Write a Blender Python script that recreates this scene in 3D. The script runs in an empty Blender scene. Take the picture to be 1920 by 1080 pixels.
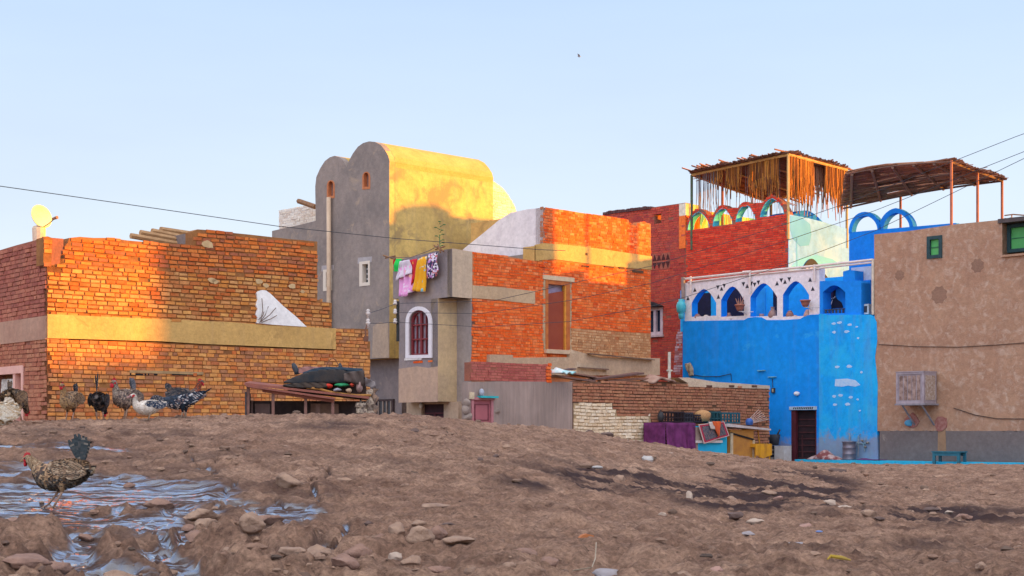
import bpy, math, random
import numpy as np
from mathutils import Vector, noise as mnoise
from mathutils.geometry import tessellate_polygon
random.seed(7)
R = math.radians
SC = bpy.context.scene
COL = SC.collection
F, CX, HY, CZ = 2800.0, 960.0, 808.0, 1.5      # focal length in photo pixels, optical axis, horizon row, eye height

# ------------------------------------------------------------------ camera
cam = bpy.data.cameras.new('camera'); camo = bpy.data.objects.new('camera', cam); COL.objects.link(camo)
camo.location = (0, 0, CZ); camo.rotation_euler = (R(90), 0, 0)
cam.sensor_width = 36; cam.lens = 36*F/1920; cam.shift_y = (HY-540)/1920
cam.clip_start = 0.1; cam.clip_end = 8000
SC.camera = camo
# ------------------------------------------------------------------ light
SUN_AZ, SUN_EL = R(3.5), R(7.2)                  # azimuth from +X towards +Y
SUN = Vector((math.cos(SUN_EL)*math.cos(SUN_AZ), math.cos(SUN_EL)*math.sin(SUN_AZ), math.sin(SUN_EL)))
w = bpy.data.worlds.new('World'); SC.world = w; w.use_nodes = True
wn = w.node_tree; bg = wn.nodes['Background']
sky = wn.nodes.new('ShaderNodeTexSky'); sky.sky_type = 'NISHITA'; sky.sun_disc = False
sky.sun_elevation = R(12); sky.sun_rotation = math.pi/2-SUN_AZ
sky.air_density = 1.0; sky.dust_density = 0.5; sky.ozone_density = 2.5
# hand-set veil: pale blue low down, made brighter overhead to lift the shade
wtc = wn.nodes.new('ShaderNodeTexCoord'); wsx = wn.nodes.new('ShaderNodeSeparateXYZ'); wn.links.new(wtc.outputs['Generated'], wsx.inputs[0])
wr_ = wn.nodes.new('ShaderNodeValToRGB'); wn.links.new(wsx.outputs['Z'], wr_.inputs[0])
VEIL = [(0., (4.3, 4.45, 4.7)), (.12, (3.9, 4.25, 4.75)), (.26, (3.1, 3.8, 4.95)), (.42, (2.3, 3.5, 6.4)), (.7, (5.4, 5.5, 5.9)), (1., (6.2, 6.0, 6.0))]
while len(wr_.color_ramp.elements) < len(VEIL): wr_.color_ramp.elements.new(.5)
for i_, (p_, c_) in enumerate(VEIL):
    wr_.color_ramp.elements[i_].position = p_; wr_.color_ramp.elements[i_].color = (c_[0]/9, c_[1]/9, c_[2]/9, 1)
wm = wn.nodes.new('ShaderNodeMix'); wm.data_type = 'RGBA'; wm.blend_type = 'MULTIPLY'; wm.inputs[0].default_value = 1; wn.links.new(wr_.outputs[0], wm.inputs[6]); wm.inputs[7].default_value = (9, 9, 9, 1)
# sky glow added on the side away from the houses, to brighten shaded walls
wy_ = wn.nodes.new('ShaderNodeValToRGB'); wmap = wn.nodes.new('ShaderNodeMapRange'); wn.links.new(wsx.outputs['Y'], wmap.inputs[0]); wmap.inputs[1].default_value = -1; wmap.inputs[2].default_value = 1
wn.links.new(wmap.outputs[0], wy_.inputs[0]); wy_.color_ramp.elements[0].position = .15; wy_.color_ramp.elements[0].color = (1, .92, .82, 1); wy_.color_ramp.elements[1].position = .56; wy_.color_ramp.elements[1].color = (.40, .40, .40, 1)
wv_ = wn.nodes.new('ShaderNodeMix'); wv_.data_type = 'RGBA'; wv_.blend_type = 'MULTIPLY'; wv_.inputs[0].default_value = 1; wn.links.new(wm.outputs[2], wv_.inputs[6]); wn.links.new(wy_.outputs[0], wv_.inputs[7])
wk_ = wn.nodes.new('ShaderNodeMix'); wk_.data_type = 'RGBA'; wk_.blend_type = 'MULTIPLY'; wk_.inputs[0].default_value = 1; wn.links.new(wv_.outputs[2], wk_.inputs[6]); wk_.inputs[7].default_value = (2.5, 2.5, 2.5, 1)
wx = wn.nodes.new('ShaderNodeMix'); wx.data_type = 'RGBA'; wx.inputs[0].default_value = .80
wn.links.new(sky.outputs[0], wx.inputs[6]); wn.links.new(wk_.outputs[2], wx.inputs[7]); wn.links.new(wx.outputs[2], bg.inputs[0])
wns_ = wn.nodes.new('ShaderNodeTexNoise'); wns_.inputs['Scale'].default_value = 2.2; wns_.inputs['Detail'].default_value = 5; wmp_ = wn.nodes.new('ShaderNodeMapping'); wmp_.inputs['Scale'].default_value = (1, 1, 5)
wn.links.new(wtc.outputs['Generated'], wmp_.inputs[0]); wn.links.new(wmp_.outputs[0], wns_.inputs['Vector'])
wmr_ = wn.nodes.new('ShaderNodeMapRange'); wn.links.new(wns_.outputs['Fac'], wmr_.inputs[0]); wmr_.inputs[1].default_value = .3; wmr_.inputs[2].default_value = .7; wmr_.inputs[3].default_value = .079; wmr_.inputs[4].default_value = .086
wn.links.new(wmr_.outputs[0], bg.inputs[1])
sl = bpy.data.lights.new('sun', 'SUN'); sl.energy = 5.0; sl.angle = R(0.7); sl.color = (1.0, .40, .0)
so = bpy.data.objects.new('sun', sl); COL.objects.link(so)
so.rotation_euler = (-SUN).to_track_quat('-Z', 'Y').to_euler()
SC.view_settings.view_transform = 'Standard'; SC.view_settings.look = 'None'
SC.view_settings.gamma = 1.0; SC.view_settings.exposure = 1.45

# ------------------------------------------------------------------ materials
def nodes(name):
    m = bpy.data.materials.new(name); m.use_nodes = True
    return m, m.node_tree.nodes, m.node_tree.links, m.node_tree.nodes['Principled BSDF']
def c4(c): return (c[0], c[1], c[2], 1)
def mixc(nt, lk, fac, a, b, mode='MIX'):
    n = nt.new('ShaderNodeMix'); n.data_type = 'RGBA'; n.blend_type = mode
    if isinstance(fac, (int, float)): n.inputs[0].default_value = fac
    else: lk.new(fac, n.inputs[0])
    for i, x in ((6, a), (7, b)):
        if isinstance(x, tuple): n.inputs[i].default_value = c4(x)
        else: lk.new(x, n.inputs[i])
    return n.outputs[2]
def noise_n(nt, lk, scale, detail=6, rough=.55, stretch=None, dist=0, vec=None):
    tc = nt.new('ShaderNodeTexCoord'); n = nt.new('ShaderNodeTexNoise')
    n.inputs['Scale'].default_value = scale; n.inputs['Detail'].default_value = detail
    n.inputs['Roughness'].default_value = rough; n.inputs['Distortion'].default_value = dist
    src = tc.outputs['Object']
    if stretch:
        mp = nt.new('ShaderNodeMapping'); mp.inputs['Scale'].default_value = stretch
        lk.new(src, mp.inputs[0]); src = mp.outputs[0]
    lk.new(src, n.inputs['Vector']); return n.outputs['Fac']
def ramp(nt, lk, src, stops, interp='LINEAR'):
    r = nt.new('ShaderNodeValToRGB'); r.color_ramp.interpolation = interp
    e = r.color_ramp.elements
    while len(e) < len(stops): e.new(.5)
    for i, (p, c) in enumerate(stops):
        e[i].position = p; e[i].color = c4(c) if isinstance(c, tuple) else (c, c, c, 1)
    lk.new(src, r.inputs[0]); return r.outputs[0]
def bumpn(nt, lk, bs, h, strength, dist=.02):
    b = nt.new('ShaderNodeBump'); b.inputs['Strength'].default_value = strength; b.inputs['Distance'].default_value = dist
    lk.new(h, b.inputs['Height']); lk.new(b.outputs[0], bs.inputs['Normal'])
MC = {}
def mat(name, c, c2=None, scale=6, rough=.8, bump=.25, bs=40, metal=0, spec=.3, lo=.35, hi=.65):
    if name in MC: return MC[name]
    m, nt, lk, b = nodes(name)
    b.inputs['Roughness'].default_value = rough; b.inputs['Metallic'].default_value = metal
    b.inputs['Specular IOR Level'].default_value = spec
    if c2 is None: c2 = tuple(x*.7 for x in c)
    f = ramp(nt, lk, noise_n(nt, lk, scale), [(lo, 0.), (hi, 1.)])
    lk.new(mixc(nt, lk, f, c, c2), b.inputs['Base Color'])
    if bump: bumpn(nt, lk, b, noise_n(nt, lk, bs, 8, .6), bump)
    MC[name] = m; return m
def plaster(name, c1, c2, c3=None, big=.7, patch=1.6, pth=(.58, .66), streak=.25, rough=.9, bump=.4, bs=25, grime=(.25, .2, .17), splash=None):
    """painted or rendered wall: cloudy tone, worn patches, vertical dirt runs, trowel bump"""
    if name in MC: return MC[name]
    m, nt, lk, b = nodes(name); b.inputs['Roughness'].default_value = rough; b.inputs['Specular IOR Level'].default_value = .2
    f = ramp(nt, lk, noise_n(nt, lk, big, 9, .62, dist=.4), [(.36, 0.), (.64, 1.)])
    c = mixc(nt, lk, f, c1, c2)
    fine = ramp(nt, lk, noise_n(nt, lk, big*9, 6, .7), [(.3, .82), (.7, 1.12)])
    c = mixc(nt, lk, 1.0, c, fine, 'MULTIPLY')
    if c3:
        p = ramp(nt, lk, noise_n(nt, lk, patch, 10, .68, dist=.6), [(pth[0], 0.), (pth[1], 1.)])
        c = mixc(nt, lk, p, c, c3)
    s = ramp(nt, lk, noise_n(nt, lk, 1.0, 6, .6, stretch=(4, 4, .35)), [(.5, 0.), (.75, streak)])
    c = mixc(nt, lk, s, c, grime)
    if splash:                                     # mud thrown up the foot of the wall, with a ragged upper edge
        tc = nt.new('ShaderNodeTexCoord'); sx = nt.new('ShaderNodeSeparateXYZ'); lk.new(tc.outputs['Object'], sx.inputs[0])
        ad = nt.new('ShaderNodeMath'); ad.operation = 'MULTIPLY_ADD'; lk.new(noise_n(nt, lk, 3.5, 8, .7), ad.inputs[0]); ad.inputs[1].default_value = -1.4; lk.new(sx.outputs['Z'], ad.inputs[2])
        mr = nt.new('ShaderNodeMapRange'); lk.new(ad.outputs[0], mr.inputs[0]); mr.inputs[1].default_value = splash-.75; mr.inputs[2].default_value = splash-.45; mr.inputs[3].default_value = .6; mr.inputs[4].default_value = 0
        c = mixc(nt, lk, mr.outputs[0], c, (.34, .25, .19))
    lk.new(c, b.inputs['Base Color'])
    bumpn(nt, lk, b, noise_n(nt, lk, bs, 10, .65), bump, .03)
    MC[name] = m; return m
def brickm(name, cols, rough=.9, dust=None, dustamt=.35):
    """colour of each brick from its own random number, with dust and pitting"""
    if name in MC: return MC[name]
    m, nt, lk, b = nodes(name); b.inputs['Roughness'].default_value = rough; b.inputs['Specular IOR Level'].default_value = .15
    at = nt.new('ShaderNodeAttribute'); at.attribute_name = 'rnd'
    n = len(cols)
    c = ramp(nt, lk, at.outputs['Fac'], [(i/n, cols[i]) for i in range(n)])
    f = ramp(nt, lk, noise_n(nt, lk, 14, 8, .7), [(.3, .72), (.7, 1.2)])
    c = mixc(nt, lk, 1.0, c, f, 'MULTIPLY')
    if dust:
        p = ramp(nt, lk, noise_n(nt, lk, 1.3, 8, .7, dist=.5), [(.48, 0.), (.72, dustamt)])
        c = mixc(nt, lk, p, c, dust)
    lk.new(c, b.inputs['Base Color'])
    bumpn(nt, lk, b, noise_n(nt, lk, 50, 6, .7), .5, .02)
    MC[name] = m; return m

# ------------------------------------------------------------------ wall planes and mesh collector
class Pl:
    """a vertical wall plane: origin, unit direction d to the right as seen by a viewer in front, outward normal n"""
    def __init__(s, o, d):
        l = math.hypot(*d); s.o = (o[0], o[1]); s.d = (d[0]/l, d[1]/l); s.n = (s.d[1], -s.d[0])
    def t(s, px, off=0):
        a = (px-CX)/F; x = s.o[0]+s.n[0]*off; y = s.o[1]+s.n[1]*off
        return (a*y-x)/(s.d[0]-a*s.d[1])
    def uz(s, px, py, off=0):
        t = s.t(px, off); y = s.o[1]+s.n[1]*off+s.d[1]*t
        return (t, CZ+(HY-py)*y/F)
    def P(s, pts, off=0): return [s.uz(p[0], p[1], off) for p in pts]
    def xy(s, t, off=0): return (s.o[0]+s.d[0]*t+s.n[0]*off, s.o[1]+s.d[1]*t+s.n[1]*off)
    def pt(s, t, z, off=0):
        x, y = s.xy(t, off); return Vector((x, y, z))
    def at(s, px): return s.xy(s.t(px))
    def par(s, off): return Pl(s.xy(0, off), s.d)
def xyat(px, Y): return ((px-CX)*Y/F, Y)
def W(px, py, Y): return Vector(((px-CX)*Y/F, Y, CZ+(HY-py)*Y/F))
def area(p): return .5*sum(p[i][0]*p[(i+1) % len(p)][1]-p[(i+1) % len(p)][0]*p[i][1] for i in range(len(p)))
def inside(p, x, y):
    c = False; j = len(p)-1
    for i in range(len(p)):
        if (p[i][1] > y) != (p[j][1] > y) and x < (p[j][0]-p[i][0])*(y-p[i][1])/(p[j][1]-p[i][1])+p[i][0]: c = not c
        j = i
    return c
ORG = {}
class M:
    def __init__(s): s.v = []; s.f = []; s.mi = []; s.r = []
    def poly(s, pts, mi=0, r=None):
        b = len(s.v); s.v += [tuple(p) for p in pts]; s.f.append(tuple(range(b, b+len(pts))))
        s.mi.append(mi); s.r.append(random.random() if r is None else r)
    def faces(s, vs, fs, mi=0, r=None):
        b = len(s.v); s.v += [tuple(p) for p in vs]
        for f in fs:
            s.f.append(tuple(b+i for i in f)); s.mi.append(mi); s.r.append(random.random() if r is None else r)
    def hexa(s, a, b, mi=0, r=None, skip=()):
        """a: four corners of one end (ccw seen from outside), b: the matching four of the other end"""
        fs = [(0, 1, 2, 3), (7, 6, 5, 4), (0, 4, 5, 1), (1, 5, 6, 2), (2, 6, 7, 3), (3, 7, 4, 0)]
        s.faces(list(a)+list(b), [f for i, f in enumerate(fs) if i not in skip], mi, r)
    def box(s, pl, t0, t1, z0, z1, o0, o1, mi=0, r=None):
        """o0 = front offset, o1 = back offset (smaller)"""
        q = lambda o: [pl.pt(t0, z0, o), pl.pt(t1, z0, o), pl.pt(t1, z1, o), pl.pt(t0, z1, o)]
        s.hexa(q(o0), q(o1), mi, r)
    def abox(s, x0, x1, y0, y1, z0, z1, mi=0, r=None):
        s.box(Pl((0, 0), (1, 0)), x0, x1, z0, z1, -y0, -y1, mi, r)
    def prism(s, pl, outer, o0, o1, holes=(), mi=0, mside=None, mhole=None, r=None):
        loops = [list(outer)]+[list(h) for h in holes]
        if area(loops[0]) < 0: loops[0].reverse()
        for h in loops[1:]:
            if area(h) > 0: h.reverse()
        flat = [p for l in loops for p in l]
        tris = tessellate_polygon([[Vector((p[0], p[1], 0)) for p in l] for l in loops])
        fr = [pl.pt(p[0], p[1], o0) for p in flat]; bk = [pl.pt(p[0], p[1], o1) for p in flat]
        tf = []
        for a, b, c in tris:
            ar = (flat[b][0]-flat[a][0])*(flat[c][1]-flat[a][1])-(flat[c][0]-flat[a][0])*(flat[b][1]-flat[a][1])
            if abs(ar) < 1e-9: continue
            tf.append((a, b, c) if ar > 0 else (a, c, b))
        s.faces(fr, tf, mi, r); s.faces(bk, [t[::-1] for t in tf], mi, r)
        b0 = 0
        for li, l in enumerate(loops):
            n = len(l)
            for i in range(n):
                j = (i+1) % n; p, q = l[i], l[j]
                m = mi
                if li and mhole is not None: m = mhole
                if not li and mside is not None: m = mside(p, q) if callable(mside) else mside
                s.poly([bk[b0+i], bk[b0+j], fr[b0+j], fr[b0+i]], m, r)
            b0 += n
    def bricks(s, pl, outer, off=0, holes=(), mi=0, rowh=.085, blen=.22, proud=.014, gap=.014, wav=.012, jit=.004, rfun=None, header=0.15, ends=None):
        ts = [p[0] for p in outer]; zs = [p[1] for p in outer]; t0, t1 = min(ts), max(ts); z0, z1 = min(zs), max(zs)
        ins = lambda x, y: inside(outer, x, y) and not any(inside(h, x, y) for h in holes)
        seed = random.random()*50; row = 0; z = math.floor(z0/rowh)*rowh
        while z < z1:
            u = t0-random.random()*blen
            while u < t1:
                L = blen*(.5 if random.random() < header else random.uniform(.88, 1.08)); a, b = u+gap/2, u+L-gap/2; u += L
                zz = z+wav*mnoise.noise(Vector((u*.6, z*.9, seed)))*2
                zc = zz+rowh/2
                ia, ib, ic = ins(a, zc), ins(b, zc), ins((a+b)/2, zc)
                if not (ic or (ia and ib)): continue
                for it in range(6):
                    if ia and ib: break
                    if not ia: a += (b-a)*.12; ia = ins(a, zc)
                    if not ib: b -= (b-a)*.12; ib = ins(b, zc)
                if b-a < .035: continue
                if random.random() < .006: continue
                h = rowh-gap*random.uniform(.8, 1.5); pr = proud*random.uniform(.5, 1.5)
                if random.random() < .02: pr += .02
                j = lambda: random.uniform(-jit, jit)
                q0 = [pl.pt(a+j(), zz+j(), off+pr+j()*.5), pl.pt(b+j(), zz+j(), off+pr+j()*.5), pl.pt(b+j(), zz+h+j(), off+pr+j()*.5), pl.pt(a+j(), zz+h+j(), off+pr+j()*.5)]
                q1 = [pl.pt(a, zz, off-.02), pl.pt(b, zz, off-.02), pl.pt(b, zz+h, off-.02), pl.pt(a, zz+h, off-.02)]
                r = random.random()
                if rfun: r = min(.999, max(0, rfun(a, zc, r)))
                s.hexa(q0, q1, mi, r, skip=(1,))
            row += 1; z += rowh
    def brickwall(s, pl, outer, o0, o1, holes=(), mm=0, mb=1, **k):
        s.prism(pl, outer, o0, o1, holes, mm); s.bricks(pl, outer, o0, holes, mb, **k)
    def tube(s, pts, r, seg=8, mi=0, cap=True, rr=None):
        pts = [Vector(p) for p in pts]; n = len(pts); rings = []
        up = Vector((0, 0, 1))
        for i, p in enumerate(pts):
            d = (pts[min(i+1, n-1)]-pts[max(i-1, 0)])
            if d.length < 1e-9: d = Vector((0, 0, 1))
            d.normalize(); ref = up if abs(d.z) < .9 else Vector((1, 0, 0))
            a = d.cross(ref).normalized(); b = a.cross(d)
            ri = r[i] if isinstance(r, (list, tuple)) else r
            rings.append([p+(a*math.cos(2*math.pi*k/seg)+b*math.sin(2*math.pi*k/seg))*ri for k in range(seg)])
        vs = [v for g in rings for v in g]; fs = []
        for i in range(n-1):
            for k in range(seg):
                k2 = (k+1) % seg; fs.append((i*seg+k, (i+1)*seg+k, (i+1)*seg+k2, i*seg+k2))
        if cap: fs += [tuple(range(seg)), tuple((n-1)*seg+k for k in reversed(range(seg)))]
        s.faces(vs, fs, mi, rr)
    def lathe(s, c, prof, seg=16, mi=0, rr=None):
        c = Vector(c); vs = []; fs = []
        for (r, z) in prof:
            vs += [c+Vector((r*math.cos(2*math.pi*k/seg), r*math.sin(2*math.pi*k/seg), z)) for k in range(seg)]
        for i in range(len(prof)-1):
            for k in range(seg):
                k2 = (k+1) % seg; fs.append((i*seg+k, i*seg+k2, (i+1)*seg+k2, (i+1)*seg+k))
        fs += [tuple(reversed(range(seg))), tuple((len(prof)-1)*seg+k for k in range(seg))]
        s.faces(vs, fs, mi, rr)
    def sphere(s, c, rad, rot=None, seg=10, rings=7, mi=0, rr=None):
        c = Vector(c); vs = []; fs = []
        for i in range(rings+1):
            th = math.pi*i/rings
            for k in range(seg):
                v = Vector((rad[0]*math.sin(th)*math.cos(2*math.pi*k/seg), rad[1]*math.sin(th)*math.sin(2*math.pi*k/seg), rad[2]*math.cos(th)))
                if rot: v = rot @ v
                vs.append(c+v)
        for i in range(rings):
            for k in range(seg):
                k2 = (k+1) % seg; fs.append((i*seg+k, (i+1)*seg+k, (i+1)*seg+k2, i*seg+k2))
        s.faces(vs, fs, mi, rr)
    def grid(s, fn, nu, nv, mi=0, rr=None):
        vs = [fn(i/nu, j/nv) for j in range(nv+1) for i in range(nu+1)]
        fs = [(j*(nu+1)+i, j*(nu+1)+i+1, (j+1)*(nu+1)+i+1, (j+1)*(nu+1)+i) for j in range(nv) for i in range(nu)]
        s.faces(vs, fs, mi, rr)
    def build(s, name, mats, parent=None, smooth=False, org=None, label=None, solid=0):
        if parent is not None: org = ORG[parent.name]
        elif org is None:
            xs = [v[0] for v in s.v]; ys = [v[1] for v in s.v]; zs = [v[2] for v in s.v]
            org = ((min(xs)+max(xs))/2, (min(ys)+max(ys))/2, min(zs))
        me = bpy.data.meshes.new(name)
        me.from_pydata([(v[0]-org[0], v[1]-org[1], v[2]-org[2]) for v in s.v], [], s.f)
        if not isinstance(mats, (list, tuple)): mats = [mats]
        for m in mats: me.materials.append(m)
        me.polygons.foreach_set('material_index', s.mi)
        a = me.attributes.new('rnd', 'FLOAT', 'FACE'); a.data.foreach_set('value', s.r)
        if smooth: me.polygons.foreach_set('use_smooth', [True]*len(s.f))
        o = bpy.data.objects.new(name, me); COL.objects.link(o)
        if parent is not None: o.parent = parent
        else: o.location = org
        ORG[o.name] = tuple(org)
        if label: o['label'] = label
        if solid:
            md = o.modifiers.new('thickness', 'SOLIDIFY'); md.thickness = solid; md.offset = 0
        return o
def thing(name, label, cat, loc, group=None, rz=0):
    o = bpy.data.objects.new(name, None); COL.objects.link(o); o.location = loc; o.empty_display_size = .3
    o['label'] = label; o['category'] = cat
    if group: o['group'] = group
    ORG[o.name] = tuple(loc); return o
def tag(o, label, cat, group=None):
    o['label'] = label; o['category'] = cat
    if group: o['group'] = group
    return o
def struct(o, kind='structure'): o['kind'] = kind; return o
def arch(x0, x1, yb, yt, n=14, point=0.0, ybr=None):
    """pixel outline of an arch opening, left bottom -> over the top -> right bottom; yb/ybr base rows, yt apex row"""
    ybr = yb if ybr is None else ybr; out = []
    for i in range(n+1):
        a = math.pi*(1-i/n); x = (x0+x1)/2+(x1-x0)/2*math.cos(a); f = math.sin(a)
        if point: f = f*(1-point)+point*(1-abs(math.cos(a))**1.15)
        k = i/n; out.append((x, (yb*(1-k)+ybr*k)+(yt-(yb*(1-k)+ybr*k))*f))
    return out

def arch2(x0, x1, yb, ysp, yt, n=12, dy=0):
    """arched opening with straight jambs: sill row, springing row, apex row; dy = extra rows on the right side"""
    return [(x0, yb)]+[((x0+x1)/2-(x1-x0)/2*math.cos(math.pi*k/n), ysp+dy*k/n-(ysp-yt)*math.sin(math.pi*k/n)**.9) for k in range(n+1)]+[(x1, yb+dy)]
# ------------------------------------------------------------------ terrain
_p = [-300, 88, 450, 750, 960, 1070, 1240, 1500, 1920, 2400]
_y = [0, 3, 5.5, 8.7, 11.5, 14.5, 17, 21, 26, 32, 40, 47, 80]
_z = [[-.95]*10, [-.74]*10, [-.575]*10,
 [-.43, -.43, -.44, -.45, -.47, -.50, -.55, -.60, -.64, -.64],
 [-.20, -.19, -.18, -.22, -.30, -.38, -.50, -.60, -.68, -.68],
 [.03, .05, .08, .06, -.10, -.20, -.38, -.56, -.63, -.65],
 [.05, .085, .13, .14, .00, -.08, -.27, -.50, -.60, -.65],
 [.00, .05, .12, .13, .02, -.03, -.24, -.51, -.60, -.65],
 [-.20, -.15, .02, .07, -.04, -.09, -.30, -.59, -.65, -.7],
 [-.5, -.5, -.3, -.2, -.3, -.3, -.45, -.71, -.75, -.8],
 [-.9, -.9, -.8, -.7, -.65, -.65, -.65, -.89, -.92, -.95],
 [-1.1]*7+[-1.06, -1.06, -1.06], [-1.15]*10]
def _catmull(xs, ys, x):
    xs = np.asarray(xs, float); ys = np.asarray(ys, float)
    m = np.gradient(ys, xs)
    d = np.diff(ys)/np.diff(xs)
    for i in range(1, len(xs)-1):
        if d[i-1]*d[i] <= 0: m[i] = 0
    x = np.clip(x, xs[0], xs[-1]); i = np.clip(np.searchsorted(xs, x)-1, 0, len(xs)-2)
    h = xs[i+1]-xs[i]; t = (x-xs[i])/h
    return (2*t**3-3*t**2+1)*ys[i]+(t**3-2*t**2+t)*h*m[i]+(-2*t**3+3*t**2)*ys[i+1]+(t**3-t**2)*h*m[i+1]
_yt = np.concatenate([np.linspace(0, 60, 601), [80]])
_tab = np.array([_catmull(_y, [r[k] for r in _z], _yt) for k in range(len(_p))])      # column x depth
_pt = np.linspace(_p[0], _p[-1], 271)
_tab2 = np.array([_catmull(_p, _tab[:, j], _pt) for j in range(_tab.shape[1])]).T      # px x depth
def base_z(x, y):
    x = np.asarray(x, float); y = np.asarray(y, float); r = np.hypot(x, y); th = np.clip(np.arctan2(x, np.maximum(y, 1e-6)), -R(26), R(26))
    th = np.where(y < 0, np.where(x > 0, R(26), -R(26)), th)
    Y = np.clip(r*np.cos(th), 0, 79.9); px = np.clip(CX+F*np.tan(th), _pt[0], _pt[-1])
    yi = np.interp(Y, _yt, np.arange(len(_yt))); pi = np.interp(px, _pt, np.arange(len(_pt)))
    i0 = np.clip(pi.astype(int), 0, len(_pt)-2); j0 = np.clip(yi.astype(int), 0, len(_yt)-2); a = pi-i0; b = yi-j0
    z = (_tab2[i0, j0]*(1-a)+_tab2[i0+1, j0]*a)*(1-b)+(_tab2[i0, j0+1]*(1-a)+_tab2[i0+1, j0+1]*a)*b
    return z+CZ
def _hash(ix, iy, s):
    h = (ix.astype(np.int64)*374761393+iy.astype(np.int64)*668265263+s*1442695041) & 0xffffffff
    h = ((h ^ (h >> 13))*1274126177) & 0xffffffff
    return ((h ^ (h >> 16)) & 0xffffff)/float(0xffffff)
def vn(x, y, s=0):
    ix = np.floor(x); iy = np.floor(y); fx = x-ix; fy = y-iy; fx = fx*fx*(3-2*fx); fy = fy*fy*(3-2*fy)
    return ((_hash(ix, iy, s)*(1-fx)+_hash(ix+1, iy, s)*fx)*(1-fy)+(_hash(ix, iy+1, s)*(1-fx)+_hash(ix+1, iy+1, s)*fx)*fy)*2-1
def fbm(x, y, o, s=0, g=.5):
    r = 0; a = 1
    for k in range(o):
        c, sn = math.cos(.6*k), math.sin(.6*k); r = r+a*vn((x*c-y*sn)*2**k, (x*sn+y*c)*2**k, s+k); a *= g
    return r
def ground_xy(px, py):
    """where the sight line of a photo pixel meets the smooth ground"""
    Y = np.linspace(3.5, 60, 3000); X = (px-CX)*Y/F
    d = base_z(X, Y)-(CZ+(HY-py)*Y/F)
    k = np.argmax(d >= 0) if (d >= 0).any() else len(Y)-1
    return X[k], Y[k]
# runnels of waste water: centre lines and widths traced on the slope, then kept as world positions
_ch = [([(60, 985), (120, 1000), (170, 1060), (215, 1120)], 40), ([(170, 945), (230, 975), (262, 1010), (300, 1100)], 18),
       ([(335, 925), (325, 985), (322, 1040), (330, 1110)], 22), ([(300, 930), (400, 935), (450, 950), (520, 985), (570, 1010), (590, 1050)], 20),
       ([(430, 925), (520, 948), (590, 965), (640, 990), (645, 1020), (628, 1048)], 10), ([(350, 870), (420, 900), (460, 915)], 9),
       ([(585, 880), (598, 920), (588, 950)], 6), ([(240, 860), (300, 862), (350, 870)], 7)]
CH = []
for pts, wd in _ch:
    P_ = []
    for a, b in zip(pts, pts[1:]):
        for k in range(6):
            u = k/6; px, py = a[0]*(1-u)+b[0]*u, a[1]*(1-u)+b[1]*u; X, Y = ground_xy(px, py); P_.append((X, Y))
    CH.append((np.array(P_), wd))
HEN_FLAT = ground_xy(95, 968)
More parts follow.
